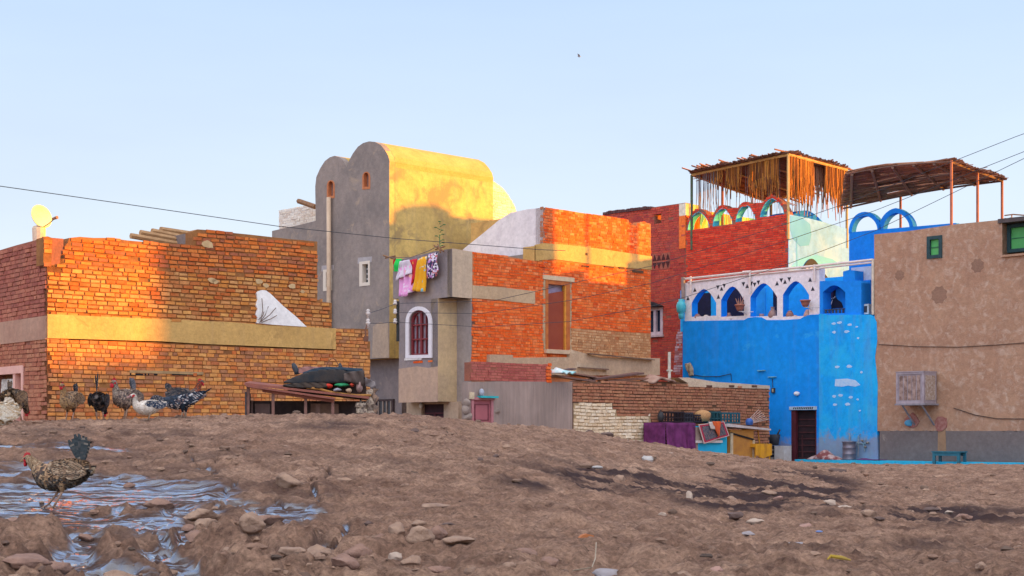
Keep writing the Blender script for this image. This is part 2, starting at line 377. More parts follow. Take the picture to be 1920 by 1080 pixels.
def fields(x, y):
    """height, wetness and damp-dirt masks at world positions"""
    x = np.asarray(x, float); y = np.asarray(y, float); r = np.hypot(x, y)
    px = CX+F*x/np.maximum(y, .5)
    z = base_z(x, y); wx = x+.12*fbm(x*2.2, y*2.2, 3, 40); wy = y+.25*fbm(x*2.2+9, y*2.2, 3, 50)
    wet = np.zeros_like(z)
    for P_, wd in CH:
        wr = wd*6.5/F
        d = np.full(z.shape, 9.0)
        near = (x > P_[:, 0].min()-1) & (x < P_[:, 0].max()+1) & (y > P_[:, 1].min()-1.5) & (y < P_[:, 1].max()+1.5)
        if near.any():
            xx, yy = wx[near], wy[near]; dd = np.full(xx.shape, 9.0)
            for a, b in zip(P_, P_[1:]):
                ab = b-a; L = (ab**2).sum()+1e-9; t = np.clip(((xx-a[0])*ab[0]+(yy-a[1])*ab[1])/L, 0, 1)
                dd = np.minimum(dd, np.hypot(xx-a[0]-t*ab[0], yy-a[1]-t*ab[1]))
            d[near] = dd
        wet = np.maximum(wet, np.clip(1.6-d/wr*.9, 0, 1))
    # broad seep behind and around the walking hen
    e = ((px-60-130*(y > 0))/330)**2*0+((px-120)/300)**2+((y-8.9)/1.9)**2
    seep = np.clip(1.25-e*.8, 0, 1)*np.clip(.66+.85*fbm(x*1.4, y*1.9, 4, 70), 0, 1)
    e2 = ((px-60)/240)**2+((y-11.6)/.9)**2; seep = np.maximum(seep, np.clip(1.1-e2, 0, 1)*np.clip(.5+1.0*fbm(x*1.2, y*2.2, 4, 75), 0, 1)*.8)
    e3 = ((px-440)/210)**2+((y-8.6)/1.3)**2; seep = np.maximum(seep, np.clip(1.15-e3, 0, 1)*np.clip(.62+1.2*fbm(x*1.6, y*2, 4, 79), 0, 1)*.8)
    wet = np.clip(np.maximum(wet, seep*1.5), 0, 1)*(r < 16)
    rough = np.clip((10.5-r)/4, .0, 1)*np.clip((900-px)/500, .25, 1)
    n1 = fbm(x*.8, y*.8, 3, 1); n2 = fbm(x*3.1, y*3.1, 5, 11); n3 = fbm(x*11, y*11, 4, 21, .6); n4 = np.abs(fbm(x*2.0+5, y*2.0, 4, 31))
    near = np.clip(r/6, .3, 1)
    amp = (1-.75*wet)*near*np.clip((60-r)/30, 0, 1)
    clod = np.clip(fbm(x*5.2, y*5.2, 3, 91)-.1, 0, 1)**.7
    n5 = np.clip(fbm(x*7+3, y*9, 4, 141, .62), -1, .5); n6 = np.abs(fbm(x*3.2, y*4.2+7, 4, 151, .6))
    hx_, hy_ = HEN_FLAT; rough = rough*.75*(1-.9*np.exp(-((x-hx_)**2/.45+(y-hy_)**2/1.2)))
    z = z+amp*(.034*n1+.023*n2+.015*n3+.013*n5+.026*np.minimum(n6, .6)+.008*fbm(x*21, y*15, 3, 201, .6)*(r < 20))+amp*rough*(.05*n2+.09*clod+.085*np.minimum(n4, .75)+.022*n3+.05*np.minimum(n6, .6)-.05)-wet*.035*near*(r < 12)
    damp = np.zeros_like(z)
    for (cx, cy, sx, sy, k) in ((1150, 900, 230, 30, 1.3), (1430, 920, 200, 44, 1.7), (1750, 965, 260, 24, 1.), (1050, 868, 160, 14, .5), (700, 868, 170, 22, .35),
                                (200, 812, 260, 16, .55), (330, 860, 260, 40, .4), (1650, 1020, 240, 16, .6), (560, 905, 110, 45, .5), (600, 797, 140, 9, .7), (1000, 990, 120, 14, .2)):
        row = HY-F*(z-CZ)/np.maximum(y, .5)
        q = ((px-cx)/sx)**2+((row-cy)/sy)**2
        damp = np.maximum(damp, k*np.clip(1.25-q, 0, 1)*np.clip(.45+1.3*fbm(x*1.7, y*2.3, 6, 60, .65), 0, 1))
    damp = np.clip(np.maximum(damp, np.clip(wet*1.3, 0, 1)*.75), 0, 1)*(y > 2)
    return z, wet, damp
def gz(x, y):
    return float(fields(np.array([x]), np.array([y]))[0][0])
def build_ground():
    th = np.concatenate([np.linspace(-180, -26, 40)[:-1], np.linspace(-26, -21, 12)[:-1], np.linspace(-21, 21, 760), np.linspace(21, 26, 12)[1:], np.linspace(26, 180, 40)[1:-1]])*math.pi/180
    rr = np.concatenate([[.25, .8, 1.5, 2.2, 3.0], np.geomspace(3.3, 24, 520), np.geomspace(24.3, 60, 70), np.geomspace(65, 4000, 26)])
    nt_, nr = len(th), len(rr)
    T, RR = np.meshgrid(th, rr); x = (RR*np.sin(T)).ravel(); y = (RR*np.cos(T)).ravel()
    z, wet, damp = fields(x, y)
    v = np.stack([x, y, z], 1)
    i = np.arange(nr-1)[:, None]; j = np.arange(nt_)[None, :]; j2 = (j+1) % nt_
    q = np.stack([i*nt_+j, i*nt_+j2, (i+1)*nt_+j2, (i+1)*nt_+j], -1).reshape(-1, 4)[:, ::-1]
    nv = len(v); v = np.vstack([v, [[0, 0, float(z[:nt_].mean())]]])
    tri = np.stack([np.full(nt_, nv), (np.arange(nt_)+1) % nt_, np.arange(nt_)], 1)
    me = bpy.data.meshes.new('ground'); me.vertices.add(len(v)); me.vertices.foreach_set('co', v.ravel())
    nl = len(q)*4+len(tri)*3; me.loops.add(nl); me.loops.foreach_set('vertex_index', np.concatenate([q.ravel(), tri.ravel()]))
    me.polygons.add(len(q)+len(tri))
    me.polygons.foreach_set('loop_start', np.concatenate([np.arange(len(q))*4, len(q)*4+np.arange(len(tri))*3]))
    me.update(calc_edges=True); me.validate()
    me.polygons.foreach_set('use_smooth', [True]*len(me.polygons))
    for nme, arr in (('wet', wet), ('damp', damp)):
        a = me.attributes.new(nme, 'FLOAT', 'POINT'); a.data.foreach_set('value', np.append(arr, 0).astype(np.float32))
    m, nt, lk, b = nodes('earth')
    at = nt.new('ShaderNodeAttribute'); at.attribute_name = 'wet'; ad = nt.new('ShaderNodeAttribute'); ad.attribute_name = 'damp'
    f1 = ramp(nt, lk, noise_n(nt, lk, 1., 10, .65, dist=.3, stretch=(.45, 1.3, 1)), [(.36, 0.), (.62, 1.)])
    f2 = ramp(nt, lk, noise_n(nt, lk, 5.5, 10, .72), [(.38, 0.), (.66, 1.)])
    f3 = ramp(nt, lk, noise_n(nt, lk, 42, 8, .75), [(.32, .5), (.7, 1.35)])
    c = mixc(nt, lk, f1, EARTH[0], EARTH[1]); c = mixc(nt, lk, f2, c, EARTH[2]); c = mixc(nt, lk, 1.0, c, f3, 'MULTIPLY')
    sp = ramp(nt, lk, noise_n(nt, lk, 14, 6, .8), [(.58, 0.), (.66, .8)])
    c = mixc(nt, lk, sp, c, EARTH[3])
    c = mixc(nt, lk, ad.outputs['Fac'], c, EARTH[4])
    wr = ramp(nt, lk, at.outputs['Fac'], [(.45, 0.), (.75, 1.)])
    brk = nt.new('ShaderNodeMath'); brk.operation = 'MULTIPLY'
    lk.new(wr, brk.inputs[0]); lk.new(ramp(nt, lk, noise_n(nt, lk, 7, 8, .65, stretch=(.35, 2.6, 1)), [(.44, .0), (.54, 1.)]), brk.inputs[1])
    c = mixc(nt, lk, brk.outputs[0], c, EARTH[5])
    lk.new(c, b.inputs['Base Color'])
    lk.new(ramp(nt, lk, brk.outputs[0], [(0., .93), (.9, .045)]), b.inputs['Roughness'])
    lk.new(ramp(nt, lk, brk.outputs[0], [(0., .1), (1., 1.)]), b.inputs['Specular IOR Level']); lk.new(brk.outputs[0], b.inputs['Coat Weight']); b.inputs['Coat IOR'].default_value = 1.65; b.inputs['Coat Roughness'].default_value = .05
    bn = nt.new('ShaderNodeBump'); bn.inputs['Distance'].default_value = .03; lk.new(noise_n(nt, lk, 22, 12, .78), bn.inputs['Height'])
    lk.new(ramp(nt, lk, brk.outputs[0], [(0., 1.), (1., .34)]), bn.inputs['Strength']); lk.new(bn.outputs[0], b.inputs['Normal'])
    me.materials.append(m)
    o = bpy.data.objects.new('ground', me); COL.objects.link(o); struct(o); return o
EARTH = [(.51, .32, .22), (.35, .205, .14), (.18, .10, .07), (.085, .05, .04), (.06, .036, .034), (.035, .032, .045)]
ground = build_ground()
# ------------------------------------------------------------------ palettes
mortar = plaster('mortar', (.34, .15, .05), (.22, .09, .035), big=2, streak=.1)
mortar_red = plaster('mortar_red', (.38, .13, .08), (.25, .10, .07), big=2, streak=.1)
br_orange = brickm('brick_orange', [(.66, .18, .035), (.54, .11, .025), (.74, .25, .06), (.44, .10, .03), (.60, .21, .07), (.70, .15, .03), (.38, .12, .06)], dust=(.58, .32, .12), dustamt=.35)
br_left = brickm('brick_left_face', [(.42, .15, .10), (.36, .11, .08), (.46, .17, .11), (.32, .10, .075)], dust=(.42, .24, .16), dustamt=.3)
br_red = brickm('brick_vivid', [(.88, .15, .025), (.76, .10, .018), (.92, .22, .05), (.64, .075, .015), (.88, .26, .09), (.80, .12, .02)], dust=(.8, .28, .10), dustamt=.25)
br_tan = brickm('brick_tan', [(.60, .32, .15), (.52, .25, .11), (.66, .38, .19), (.46, .22, .10)], dust=(.62, .42, .24), dustamt=.5)
br_dull = brickm('brick_dull', [(.46, .20, .11), (.40, .16, .09), (.50, .24, .13), (.36, .14, .085), (.44, .19, .11)], dust=(.5, .30, .19), dustamt=.45)
br_dark = brickm('brick_dark_red', [(.50, .07, .05), (.42, .05, .045), (.56, .10, .06), (.36, .05, .05), (.52, .08, .05)], dust=(.5, .2, .16), dustamt=.25)
br_crim = brickm('brick_crimson', [(.78, .06, .03), (.66, .045, .025), (.84, .10, .045), (.58, .04, .025)], dust=(.6, .2, .12), dustamt=.2)
br_white = brickm('brick_whitewashed', [(.80, .72, .62), (.74, .64, .54), (.84, .78, .70), (.68, .56, .46)], dust=(.55, .42, .30), dustamt=.3)
br_cream = brickm('brick_cream', [(.88, .74, .54), (.84, .68, .48), (.92, .80, .62), (.78, .60, .40)], dust=(.6, .42, .26), dustamt=.3)
br_maroon = brickm('brick_maroon', [(.44, .11, .09), (.38, .09, .08), (.50, .14, .11)], dust=(.46, .2, .16), dustamt=.4)
conc = plaster('tan_concrete', (.62, .38, .13), (.50, .305, .105), (.40, .24, .085), big=1.5, streak=.2)
beige = plaster('beige_render', (.58, .42, .26), (.48, .34, .21), (.40, .29, .19), big=.9, streak=.25)
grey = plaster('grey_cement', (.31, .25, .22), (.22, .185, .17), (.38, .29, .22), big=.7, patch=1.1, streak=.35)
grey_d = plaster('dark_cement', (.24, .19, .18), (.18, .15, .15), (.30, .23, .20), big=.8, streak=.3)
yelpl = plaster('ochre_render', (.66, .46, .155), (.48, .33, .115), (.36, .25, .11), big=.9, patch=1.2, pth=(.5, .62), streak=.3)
whitepl = plaster('white_plaster', (.80, .74, .70), (.74, .68, .66), (.62, .56, .54), big=.8, streak=.15, bump=.2)
dark = mat('dark_interior', (.02, .018, .02), (.012, .012, .015), rough=.9, bump=0)
woodm = mat('old_wood', (.30, .15, .07), (.20, .10, .05), scale=9)
wood_lt = mat('pale_wood', (.46, .27, .13), (.34, .19, .09), scale=9)
# ------------------------------------------------------------------ wall directions
XR = 3850.0; XL = CX-F*F/(XR-CX)
dR = (XR-CX, F); dL = (-(XL-CX), -F)
dR1 = (4300-CX, F); dL1 = (F*F/(4300-CX), -F)
GZ = .3

# ================================================================== brick house on the left
C0 = xyat(88, 26.0)
A = Pl(C0, dR1); B = Pl(C0, dL1)
hs1 = thing('brick_house', 'long half-finished orange brick house behind the hens, concrete belt round it and ragged parapet', 'house', (C0[0], C0[1], GZ))
zb = GZ-.3
def low(pl, pts, z=None, off=0):
    """close a traced outline downwards to the ground"""
    q = pl.P(pts, off); z = zb if z is None else z
    return q+[(q[-1][0], z), (q[0][0], z)]
up_pts = [(97, 497), (112, 494), (113, 480), (118, 470), (121, 462), (127, 455), (130, 446), (150, 444), (175, 446), (205, 446), (240, 451), (290, 455), (330, 457), (362, 459),
          (362, 434), (370, 430), (400, 432), (440, 437), (470, 440), (505, 444), (540, 448), (575, 451), (595, 453), (595, 562), (604, 562), (604, 566), (622, 568), (622, 615), (88, 592), (88, 498)]
up2 = A.P([p for p in up_pts if p[1] < 503 and p != (88, 498)]+[(595, 520), (470, 512), (360, 503), (240, 505), (88, 503)])
up3 = A.P([(88, 503), (240, 505), (360, 503), (470, 512), (595, 520), (595, 562), (604, 562), (604, 566), (622, 568), (622, 615), (88, 592)])
bk = dict(rowh=.078, blen=.2, proud=.02, jit=.006, wav=.010, gap=.022)
m = M(); m.prism(A, A.P(up_pts), 0, -.3); m.bricks(A, up2, 0, (), 1, **bk); m.bricks(A, up3, 0, (), 2, **bk)
m.build('upper_brick_wall', [mortar, br_orange, brickm('brick_smeared', [(.62, .25, .06), (.54, .19, .045), (.68, .33, .10), (.44, .15, .05), (.60, .29, .11), (.50, .13, .035)], dust=(.60, .37, .14), dustamt=.45)], hs1)
m = M(); m.prism(A, A.P([(88, 589), (240, 596), (360, 601), (430, 604), (500, 610), (628, 616), (628, 655), (600, 654), (480, 649), (380, 645), (300, 640), (190, 637), (88, 634)]), .035, -.3); m.build('concrete_belt', conc, hs1)
lo_pts = [(88, 636), (190, 639), (300, 642), (400, 647), (480, 651), (628, 657), (628, 616), (660, 616), (690, 617), (690, 640), (694, 640), (694, 703)]
q = A.P(lo_pts); q += [(q[-1][0], zb), (q[0][0], zb)]
m = M(); m.brickwall(A, q, 0, -.3, rowh=.074, blen=.18, proud=.014, header=.3, wav=.009, jit=.005); m.build('lower_brick_wall', [mortar, brickm('brick_lower', [(.66, .26, .07), (.58, .19, .05), (.70, .33, .10), (.48, .17, .06), (.64, .29, .11), (.54, .14, .04), (.38, .16, .08)], dust=(.60, .37, .14), dustamt=.35)], hs1)
# timber slot in the lower wall
m = M(); t0, z0 = A.uz(242, 697); t1, z1 = A.uz(380, 700)
m.box(A, t0, t1, z0-.02, z0+.03, .03, .0); m.build('lintel', mat('dusty_lintel', (.42, .27, .13)), hs1)
for a, b in ((243, 268), (270, 274), (276, 279), (288, 304), (322, 350), (352, 378)):
    m = M(); ta, za = A.uz(a, 699); tb, _ = A.uz(b, 699); m.box(A, ta, tb, za-.045, za-.012, .017, .0); m.build('slot', dark, hs1)
# white plaster patch where a stair once ran
m = M(); m.prism(A, A.P([(479, 550), (482, 546), (490, 544), (497, 545), (505, 551), (530, 575), (552, 593), (573, 613), (540, 611), (510, 609), (479, 606), (481, 596), (478, 590), (481, 580), (478, 572), (481, 562)]), .045, .0)
m.build('plaster_patch', plaster('clean_white', (.86, .84, .82), (.82, .79, .76), big=1, streak=.05, bump=.15), hs1)
m = M()
for i, (a, b) in enumerate((((484, 604), (486, 560)), ((482, 606), (498, 575)), ((484, 604), (512, 578)), ((486, 605), (514, 592)), ((480, 600), (490, 585)))):
    ta, za = A.uz(*a); tb, zb_ = A.uz(*b); m.tube([A.pt(ta, za, .09), A.pt((ta+tb)/2+.02, (za+zb_)/2, .12), A.pt(tb, zb_, .1)], .008, 5)
tag(m.build('dead_twigs', mat('twig', (.16, .10, .07))), 'bunch of dead twigs leaning on the white triangular plaster patch', 'twigs')
for (px, py, rr) in ((388, 459, .085), (396, 525, .06), (402, 528, .05), (484, 528, .06), (497, 535, .05), (547, 537, .06), (566, 547, .035)):
    m = M(); t, z = A.uz(px, py); m.prism(A, [(t+rr*random.uniform(.7, 1.2)*math.cos(k*.8)*1.5, z+rr*random.uniform(.6, 1.1)*math.sin(k*.8)) for k in range(8)], .032, .0); m.build('mortar_daub', mat('daub', (.60, .42, .22), (.48, .32, .16)), hs1)
# upper room behind: side wall facing left, roof slab
t362 = A.t(362); t595 = A.t(595); z430 = A.uz(366, 432)[1]
RM = Pl(A.xy(t362, -.3), dL1)
m = M(); m.box(RM, -2.6, 0, A.uz(362, 470)[1], z430-.03, 0, -.25); m.build('room_side_wall', grey_d, hs1)
m = M()
Pc = A.par(-.3)
m.box(Pc, t362+.25, t595, zb, A.uz(595, 462)[1], 0, -6, 0)
m.box(Pc, .3, t362+.1, zb, A.uz(150, 500)[1], 0, -6, 0)
m.box(Pc, t595+.05, A.t(690), zb, A.uz(690, 620)[1], 0, -5, 0)
m.build('roof', conc, hs1)
for i, (xa, ya, xb, yb) in enumerate(((245, 442, 318, 455), (263, 436, 330, 449), (285, 433, 345, 446), (301, 430, 356, 438))):
    Yb = 27.6+.35*i; m = M(); p0 = W(xa, ya, Yb-.1); p1 = W(xb+12, yb+2, Yb+.5); m.tube([p0, p1], .055, 6); m.build('roof_beam', wood_lt, hs1)
# left face
lp = [(-520, 560), (0, 470), (30, 459), (60, 451), (80, 447), (88, 446)]
def bl_(px, py): return B.uz(px, py)
zt = B.uz(40, 456)[1]; tl = B.t(0)-6
top = [(tl, zt+.05), (tl+2, zt-.02), (B.t(0), B.uz(0, 469)[1]), (B.t(30), B.uz(30, 460)[1]), (B.t(60), B.uz(60, 452)[1]), (B.t(82), B.uz(82, 446)[1]), (0, B.uz(88, 445)[1])]
zband = A.uz(88, 592)[1]; zband2 = A.uz(88, 636)[1]
outer = top+[(0, zband), (tl, zband)]
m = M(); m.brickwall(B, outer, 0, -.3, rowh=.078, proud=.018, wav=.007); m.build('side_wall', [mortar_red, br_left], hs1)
m = M(); m.prism(B, [(tl, zband2), (0, zband2), (0, zband), (tl, zband)], .03, -.3); m.build('side_belt', plaster('dull_belt', (.46, .27, .19), (.38, .21, .15), big=1.2), hs1)
# doorway hole in the side wall
dh = [B.uz(-14, 686), B.uz(42, 684), ]
t_a, t_b = B.t(-8), B.t(45); zdt = B.uz(30, 688)[1]
hole = [(t_a, zb+.1), (t_b, zb+.1), (t_b, zdt), (t_a, zdt)]
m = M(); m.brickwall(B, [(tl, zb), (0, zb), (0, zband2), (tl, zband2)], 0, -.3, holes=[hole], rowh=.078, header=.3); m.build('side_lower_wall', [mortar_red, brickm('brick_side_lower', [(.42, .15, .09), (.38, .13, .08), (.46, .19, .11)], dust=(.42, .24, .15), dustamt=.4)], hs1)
m = M(); m.box(B, t_a, t_b-.0, zdt-.12, zdt+.02, .02, -.16); m.box(B, t_b-.10, t_b, zb, zdt-.12, .02, -.16); m.box(B, t_b-.52, t_b-.42, zb, zdt-.12, .0, -.16)
m.build('door_frame', mat('pink_frame', (.74, .42, .34), (.66, .36, .30)), hs1)
m = M(); m.box(B, t_b-.42, t_b-.1, zb, zdt-.12, -.1, -.16); m.build('door', mat('red_brown_door', (.36, .10, .05)), hs1)
m = M(); m.box(B, t_a, t_b-.52, zb, zdt-.12, -.18, -.2); m.build('doorway_interior', mat('dim_room', (.22, .09, .04)), hs1)
def shirt(x, y):
    p = B.pt(t_a+.05+(t_b-.56-t_a)*x, zdt-.2-.55*y, -.10+.02*math.sin(x*19+y*3)); return p
m = M(); m.grid(shirt, 16, 8); tag(m.build('hanging_cloth', mat('pale_cloth', (.7, .66, .6), (.3, .25, .22), scale=14), solid=.01), 'pale grey patterned cloth hung in the pink-framed doorway at the far left', 'cloth')
# corner stub of parapet, lit by the sun
m = M(); m.brickwall(A, A.P([(81, 445), (88, 443), (97, 446), (97, 470), (95, 496), (81, 497)]), .01, -.3, rowh=.078, proud=.018, wav=.007); m.build('corner_stub', [mortar, br_orange], hs1)
m = M(); m.box(B.par(-.3), tl, -.2, zb, zband, 0, -3); m.build('side_roof', conc, hs1)
def rag(x, y): return W(98+10*x+3*y, 474+20*y+6*abs(x-.5)-12*x, 26.5)+Vector((0, .08*math.sin(x*9), 0))
m = M(); m.grid(rag, 8, 6); tag(m.build('purple_cloth', mat('purple_rag', (.16, .03, .10)), solid=.01), 'dark purple cloth caught in the notch of the brick parapet', 'cloth')
# satellite dish on its block
Yd = 26.6; c = W(75, 407, Yd)
dz = thing('satellite_dish', 'sunlit satellite dish on a painted masonry block at the left parapet corner', 'satellite dish', W(74, 446, Yd))
dn = Vector((.80, -.55, .25)).normalized(); q = dn.to_track_quat('Z', 'Y').to_matrix()
m = M(); vs = []; fs = []; nr, ns = 6, 20
for i in range(nr+1):
    rr = .215*i/nr
    for k in range(ns): vs.append(c+q @ Vector((rr*1.02*math.cos(2*math.pi*k/ns), rr*math.sin(2*math.pi*k/ns), 1.0*rr*rr)))
for i in range(nr):
    for k in range(ns): k2 = (k+1) % ns; fs.append((i*ns+k, i*ns+k2, (i+1)*ns+k2, (i+1)*ns+k))
m.faces(vs, fs); m.build('dish', mat('yellow_enamel', (.82, .72, .40), (.74, .62, .32), rough=.5, bump=.05), dz, smooth=True, solid=.012)
m = M(); tip = W(103, 409, Yd-.35); m.tube([W(79, 427, Yd), W(92, 419, Yd-.2), tip], .009, 6); m.tube([W(80, 426, Yd+.02), W(75, 410, Yd+.05)], .02, 6); m.tube([W(70, 420, Yd), W(84, 429, Yd)], .012, 6); m.build('arm', mat('steel_dark', (.18, .13, .11), metal=.3), dz)
m = M(); m.tube([tip+Vector((.05, -.03, .01)), tip-Vector((.05, -.03, .01))], [.03, .022], 8); m.build('feed_horn', mat('horn_brown', (.35, .17, .12)), dz)
m = M(); m.lathe(W(73, 445, Yd), [(.11, -.1), (.115, .0), (.12, .15), (.10, .19), (.05, .21)], 12); m.build('block', mat('pink_yellow_block', (.74, .58, .40), (.62, .40, .32), scale=8), dz)

# ================================================================== grey house with two vaults
G0 = xyat(730, 46.0); GL = Pl(G0, dL); GR = Pl(G0, (3475-CX, F))
gh = thing('vaulted_house', 'tall grey cement house with two rounded vault gables and a sunlit ochre side', 'house', (G0[0], G0[1], GZ))
gp = [(510, 433), (560, 422), (592, 414), (591, 350), (593, 332), (600, 316), (609, 302), (618, 295), (627, 292), (637, 295), (644, 302), (650, 313), (655, 300), (662, 287), (671, 275), (681, 268), (692, 265), (703, 266), (714, 272), (722, 282), (728, 292), (730.5, 302), (730, 312)]
front = GL.P(gp); z670 = GL.uz(730, 671)[1]
front += [(front[-1][0], z670), (front[0][0], z670)]
L1 = GR.t(912)
def mk(px0, px1, y0, y1, top=None):
    a = GL.P([(px0, y1), (px1, y1), (px1, y0), (px0, y0)]); return a
hA = GL.P(arch2(680.5, 693.5, 354, 333, 323, 10, -1)); hB = GL.P(arch2(614, 627, 371, 349, 339, 10, -1)); hC = GL.P([(675, 537), (693, 534), (693, 489), (675, 491)]); hD = GL.P([(607, 546), (622, 544), (622, 504), (607, 506)])
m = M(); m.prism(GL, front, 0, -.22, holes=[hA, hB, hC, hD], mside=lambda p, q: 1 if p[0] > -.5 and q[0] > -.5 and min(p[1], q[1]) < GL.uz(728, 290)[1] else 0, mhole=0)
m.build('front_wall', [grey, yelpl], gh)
front2 = [(t-.0, z) for t, z in front]
def sidem(p, q):
    return 1 if abs(p[0]-q[0]) < .12 and abs(p[1]-q[1]) > 1.0 and p[0] > -.5 else (2 if abs(p[1]-q[1]) < 1 else 0)
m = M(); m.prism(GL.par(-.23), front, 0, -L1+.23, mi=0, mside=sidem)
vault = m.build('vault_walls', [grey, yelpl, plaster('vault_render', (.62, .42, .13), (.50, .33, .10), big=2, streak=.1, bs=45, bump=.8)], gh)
for h, nm in ((hA, 'a'), (hB, 'b')):
    fr = thing_ = None
    m = M(); cxp = sum(p[0] for p in h)/len(h); czp = sum(p[1] for p in h)/len(h)
    inner = [(cxp+(p[0]-cxp)*.72, czp+(p[1]-czp)*.86) for p in h]; outer_ = [(cxp+(p[0]-cxp)*1.12, czp+(p[1]-czp)*1.06) for p in h]
    m.prism(GL, outer_, .012, -.2, holes=[inner]); wf = m.build('arched_window', mat('orange_brick_frame', (.55, .20, .08), (.45, .15, .06)), gh)
    m = M(); m.prism(GL, inner, -.12, -.2)
    s_ = m.build('shutter', mat('dusty_shutter', (.28, .15, .11), (.2, .1, .08)), gh); s_.parent = wf
for h in (hC, hD):
    t0 = min(p[0] for p in h); t1 = max(p[0] for p in h); z0 = min(p[1] for p in h); z1 = max(p[1] for p in h)
    m = M(); o_ = [(t0-.02, z0), (t1+.02, z0), (t1+.02, z1), (t0-.02, z1)]; k = .13
    m.prism(GL, o_, .015, -.2, holes=[[(t0+k, z0+k*.8), (t1-k*.5, z0+k*.8), (t1-k*.5, z1-k*.7), (t0+k, z1-k*.7)]]); wf = m.build('window', mat('white_frame', (.66, .58, .49), (.68, .58, .48)), gh)
    m = M(); m.box(GL, t0+.05, t1, z0+.05, z1-.05, -.15, -.21); s_ = m.build('pane', mat('dark_glass', (.05, .05, .06), rough=.25, bump=0), gh); s_.parent = wf
    m = M()
    for i in range(3): zz = z0+.2+i*(z1-z0-.3)/3; m.box(GL, t0+.2, t1-.06, zz, zz+.05, -.1, -.14)
    s_ = m.build('louvre', mat('pale_louvre', (.45, .45, .45)), gh); s_.parent = wf
    m = M(); m.prism(GL, [(t0-.12, z1-.05), (t1+.1, z1-.05), (t1+.12, z1+.12), (t0-.1, z1+.14)], .006, 0); m.build('cement_patch', mat('pale_patch', (.42, .38, .38), (.34, .3, .3)), gh)
# lower storey set back under the upper floors
m = M(); GLi = GL.par(-.5); m.box(GLi, GL.t(510), .0, zb, z670, 0, -3, 0); m.build('lower_wall', grey_d, gh)
wh = GLi.P([(705, 781), (740, 779), (740, 748), (705, 750)])
t0 = min(p[0] for p in wh); t1 = max(p[0] for p in wh); z0 = min(p[1] for p in wh); z1 = max(p[1] for p in wh)
m = M(); m.prism(GLi, [(t0, z0), (t1, z0), (t1, z1), (t0, z1)], .06, .0, holes=[[(t0+.06, z0+.06), (t1-.06, z0+.06), (t1-.06, z1-.06), (t0+.06, z1-.06)]]); wf = m.build('cellar_window', mat('dark_frame', (.06, .035, .035)), gh)
m = M(); m.box(GLi, t0+.05, t1-.05, z0+.05, z1-.05, .02, .002); s_ = m.build('pane', mat('dark_glass', (.04, .04, .05)), gh); s_.parent = wf
m = M()
for f in (.18, .42, .62, .85): m.box(GLi, t0+(t1-t0)*f-.02, t0+(t1-t0)*f+.03, z0+.05, z1-.05, .05, .02)
s_ = m.build('bar', mat('pale_bar', (.30, .22, .18)), gh); s_.parent = wf
m = M(); ta, za = GL.uz(727, 639); tb, zbb = GL.uz(728, 672)
m.prism(GL, GL.P([(698, 671), (700, 612), (712, 604), (728, 606), (730, 671)]), .01, 0); m.build('ochre_stain_patch', plaster('stained_render', (.44, .32, .23), (.36, .27, .21), big=1.2), gh)
# waste pipe
tp, zp0 = GL.uz(622, 371); m = M(); m.tube([GL.pt(tp, zp0, .12), GL.pt(tp+.01, zp0-2, .12), GL.pt(tp, 1.0, .13)], .075, 10); m.build('waste_pipe', mat('tan_pipe', (.62, .46, .32), (.54, .38, .26), rough=.5, bump=.05), gh, smooth=True)
# whitewashed brick parapet behind the left shoulder
WB = Pl(xyat(594, 51.5), dL)
m = M(); m.brickwall(WB, WB.P([(523, 395), (545, 392), (570, 387), (590, 384), (594, 390), (594, 420), (523, 430)]), 0, -.3, rowh=.085, proud=.012); m.build('white_parapet', [whitepl, br_white], gh)
m = M(); m.tube([W(560, 377, 51.3), W(592, 388, 50)], .09, 6); m.build('roof_timber', woodm, gh)
m = M(); m.box(WB.par(-.3), WB.t(523), WB.t(594), zb, WB.uz(560, 422)[1], 0, -4); m.build('rear_roof', grey_d, gh)
# whitewashed end of the vault behind
GR2 = GR.par(-.05)
e = [(904, 331), (912, 331), (918, 336), (930, 343), (942, 352), (951, 363), (958, 374), (964, 385), (968, 396), (968, 470), (904, 470)]
m = M(); m.brickwall(GR2, [(t+.0, z) for t, z in GR2.P(e)], 0, -2.5, rowh=.085, proud=.012, wav=.02); m.build('white_vault_end', [mat('lime_mortar', (.8, .74, .62)), br_white], gh)
m = M(); m.bricks(GR, GR.P([(848, 302), (862, 300), (872, 305), (890, 318), (890, 326), (868, 322), (850, 318)]), -.25, (), 0, rowh=.085); m.build('brick_kerb', br_orange, gh)
# ================================================================== middle brick house
M0 = xyat(883, 42.0); MR = Pl(M0, dR); ML = Pl(M0, dL)
aoc = MR.t(848); OL = Pl(MR.xy(aoc), dL)           # plane of the overhang and bay front
bB = -ML.t(856)                                     # how far the bay stands back from the brick face
BR = MR.par(-bB)
mh = thing('brick_house', 'vivid red brick house with grey bay, red-brown door and sunlit upper block', 'house', (M0[0], M0[1], GZ))
tE = MR.t(1220)
z558 = MR.uz(866, 558)[1]; z755 = BR.uz(838, 753)[1]; ztopL = MR.uz(848, 466)[1]
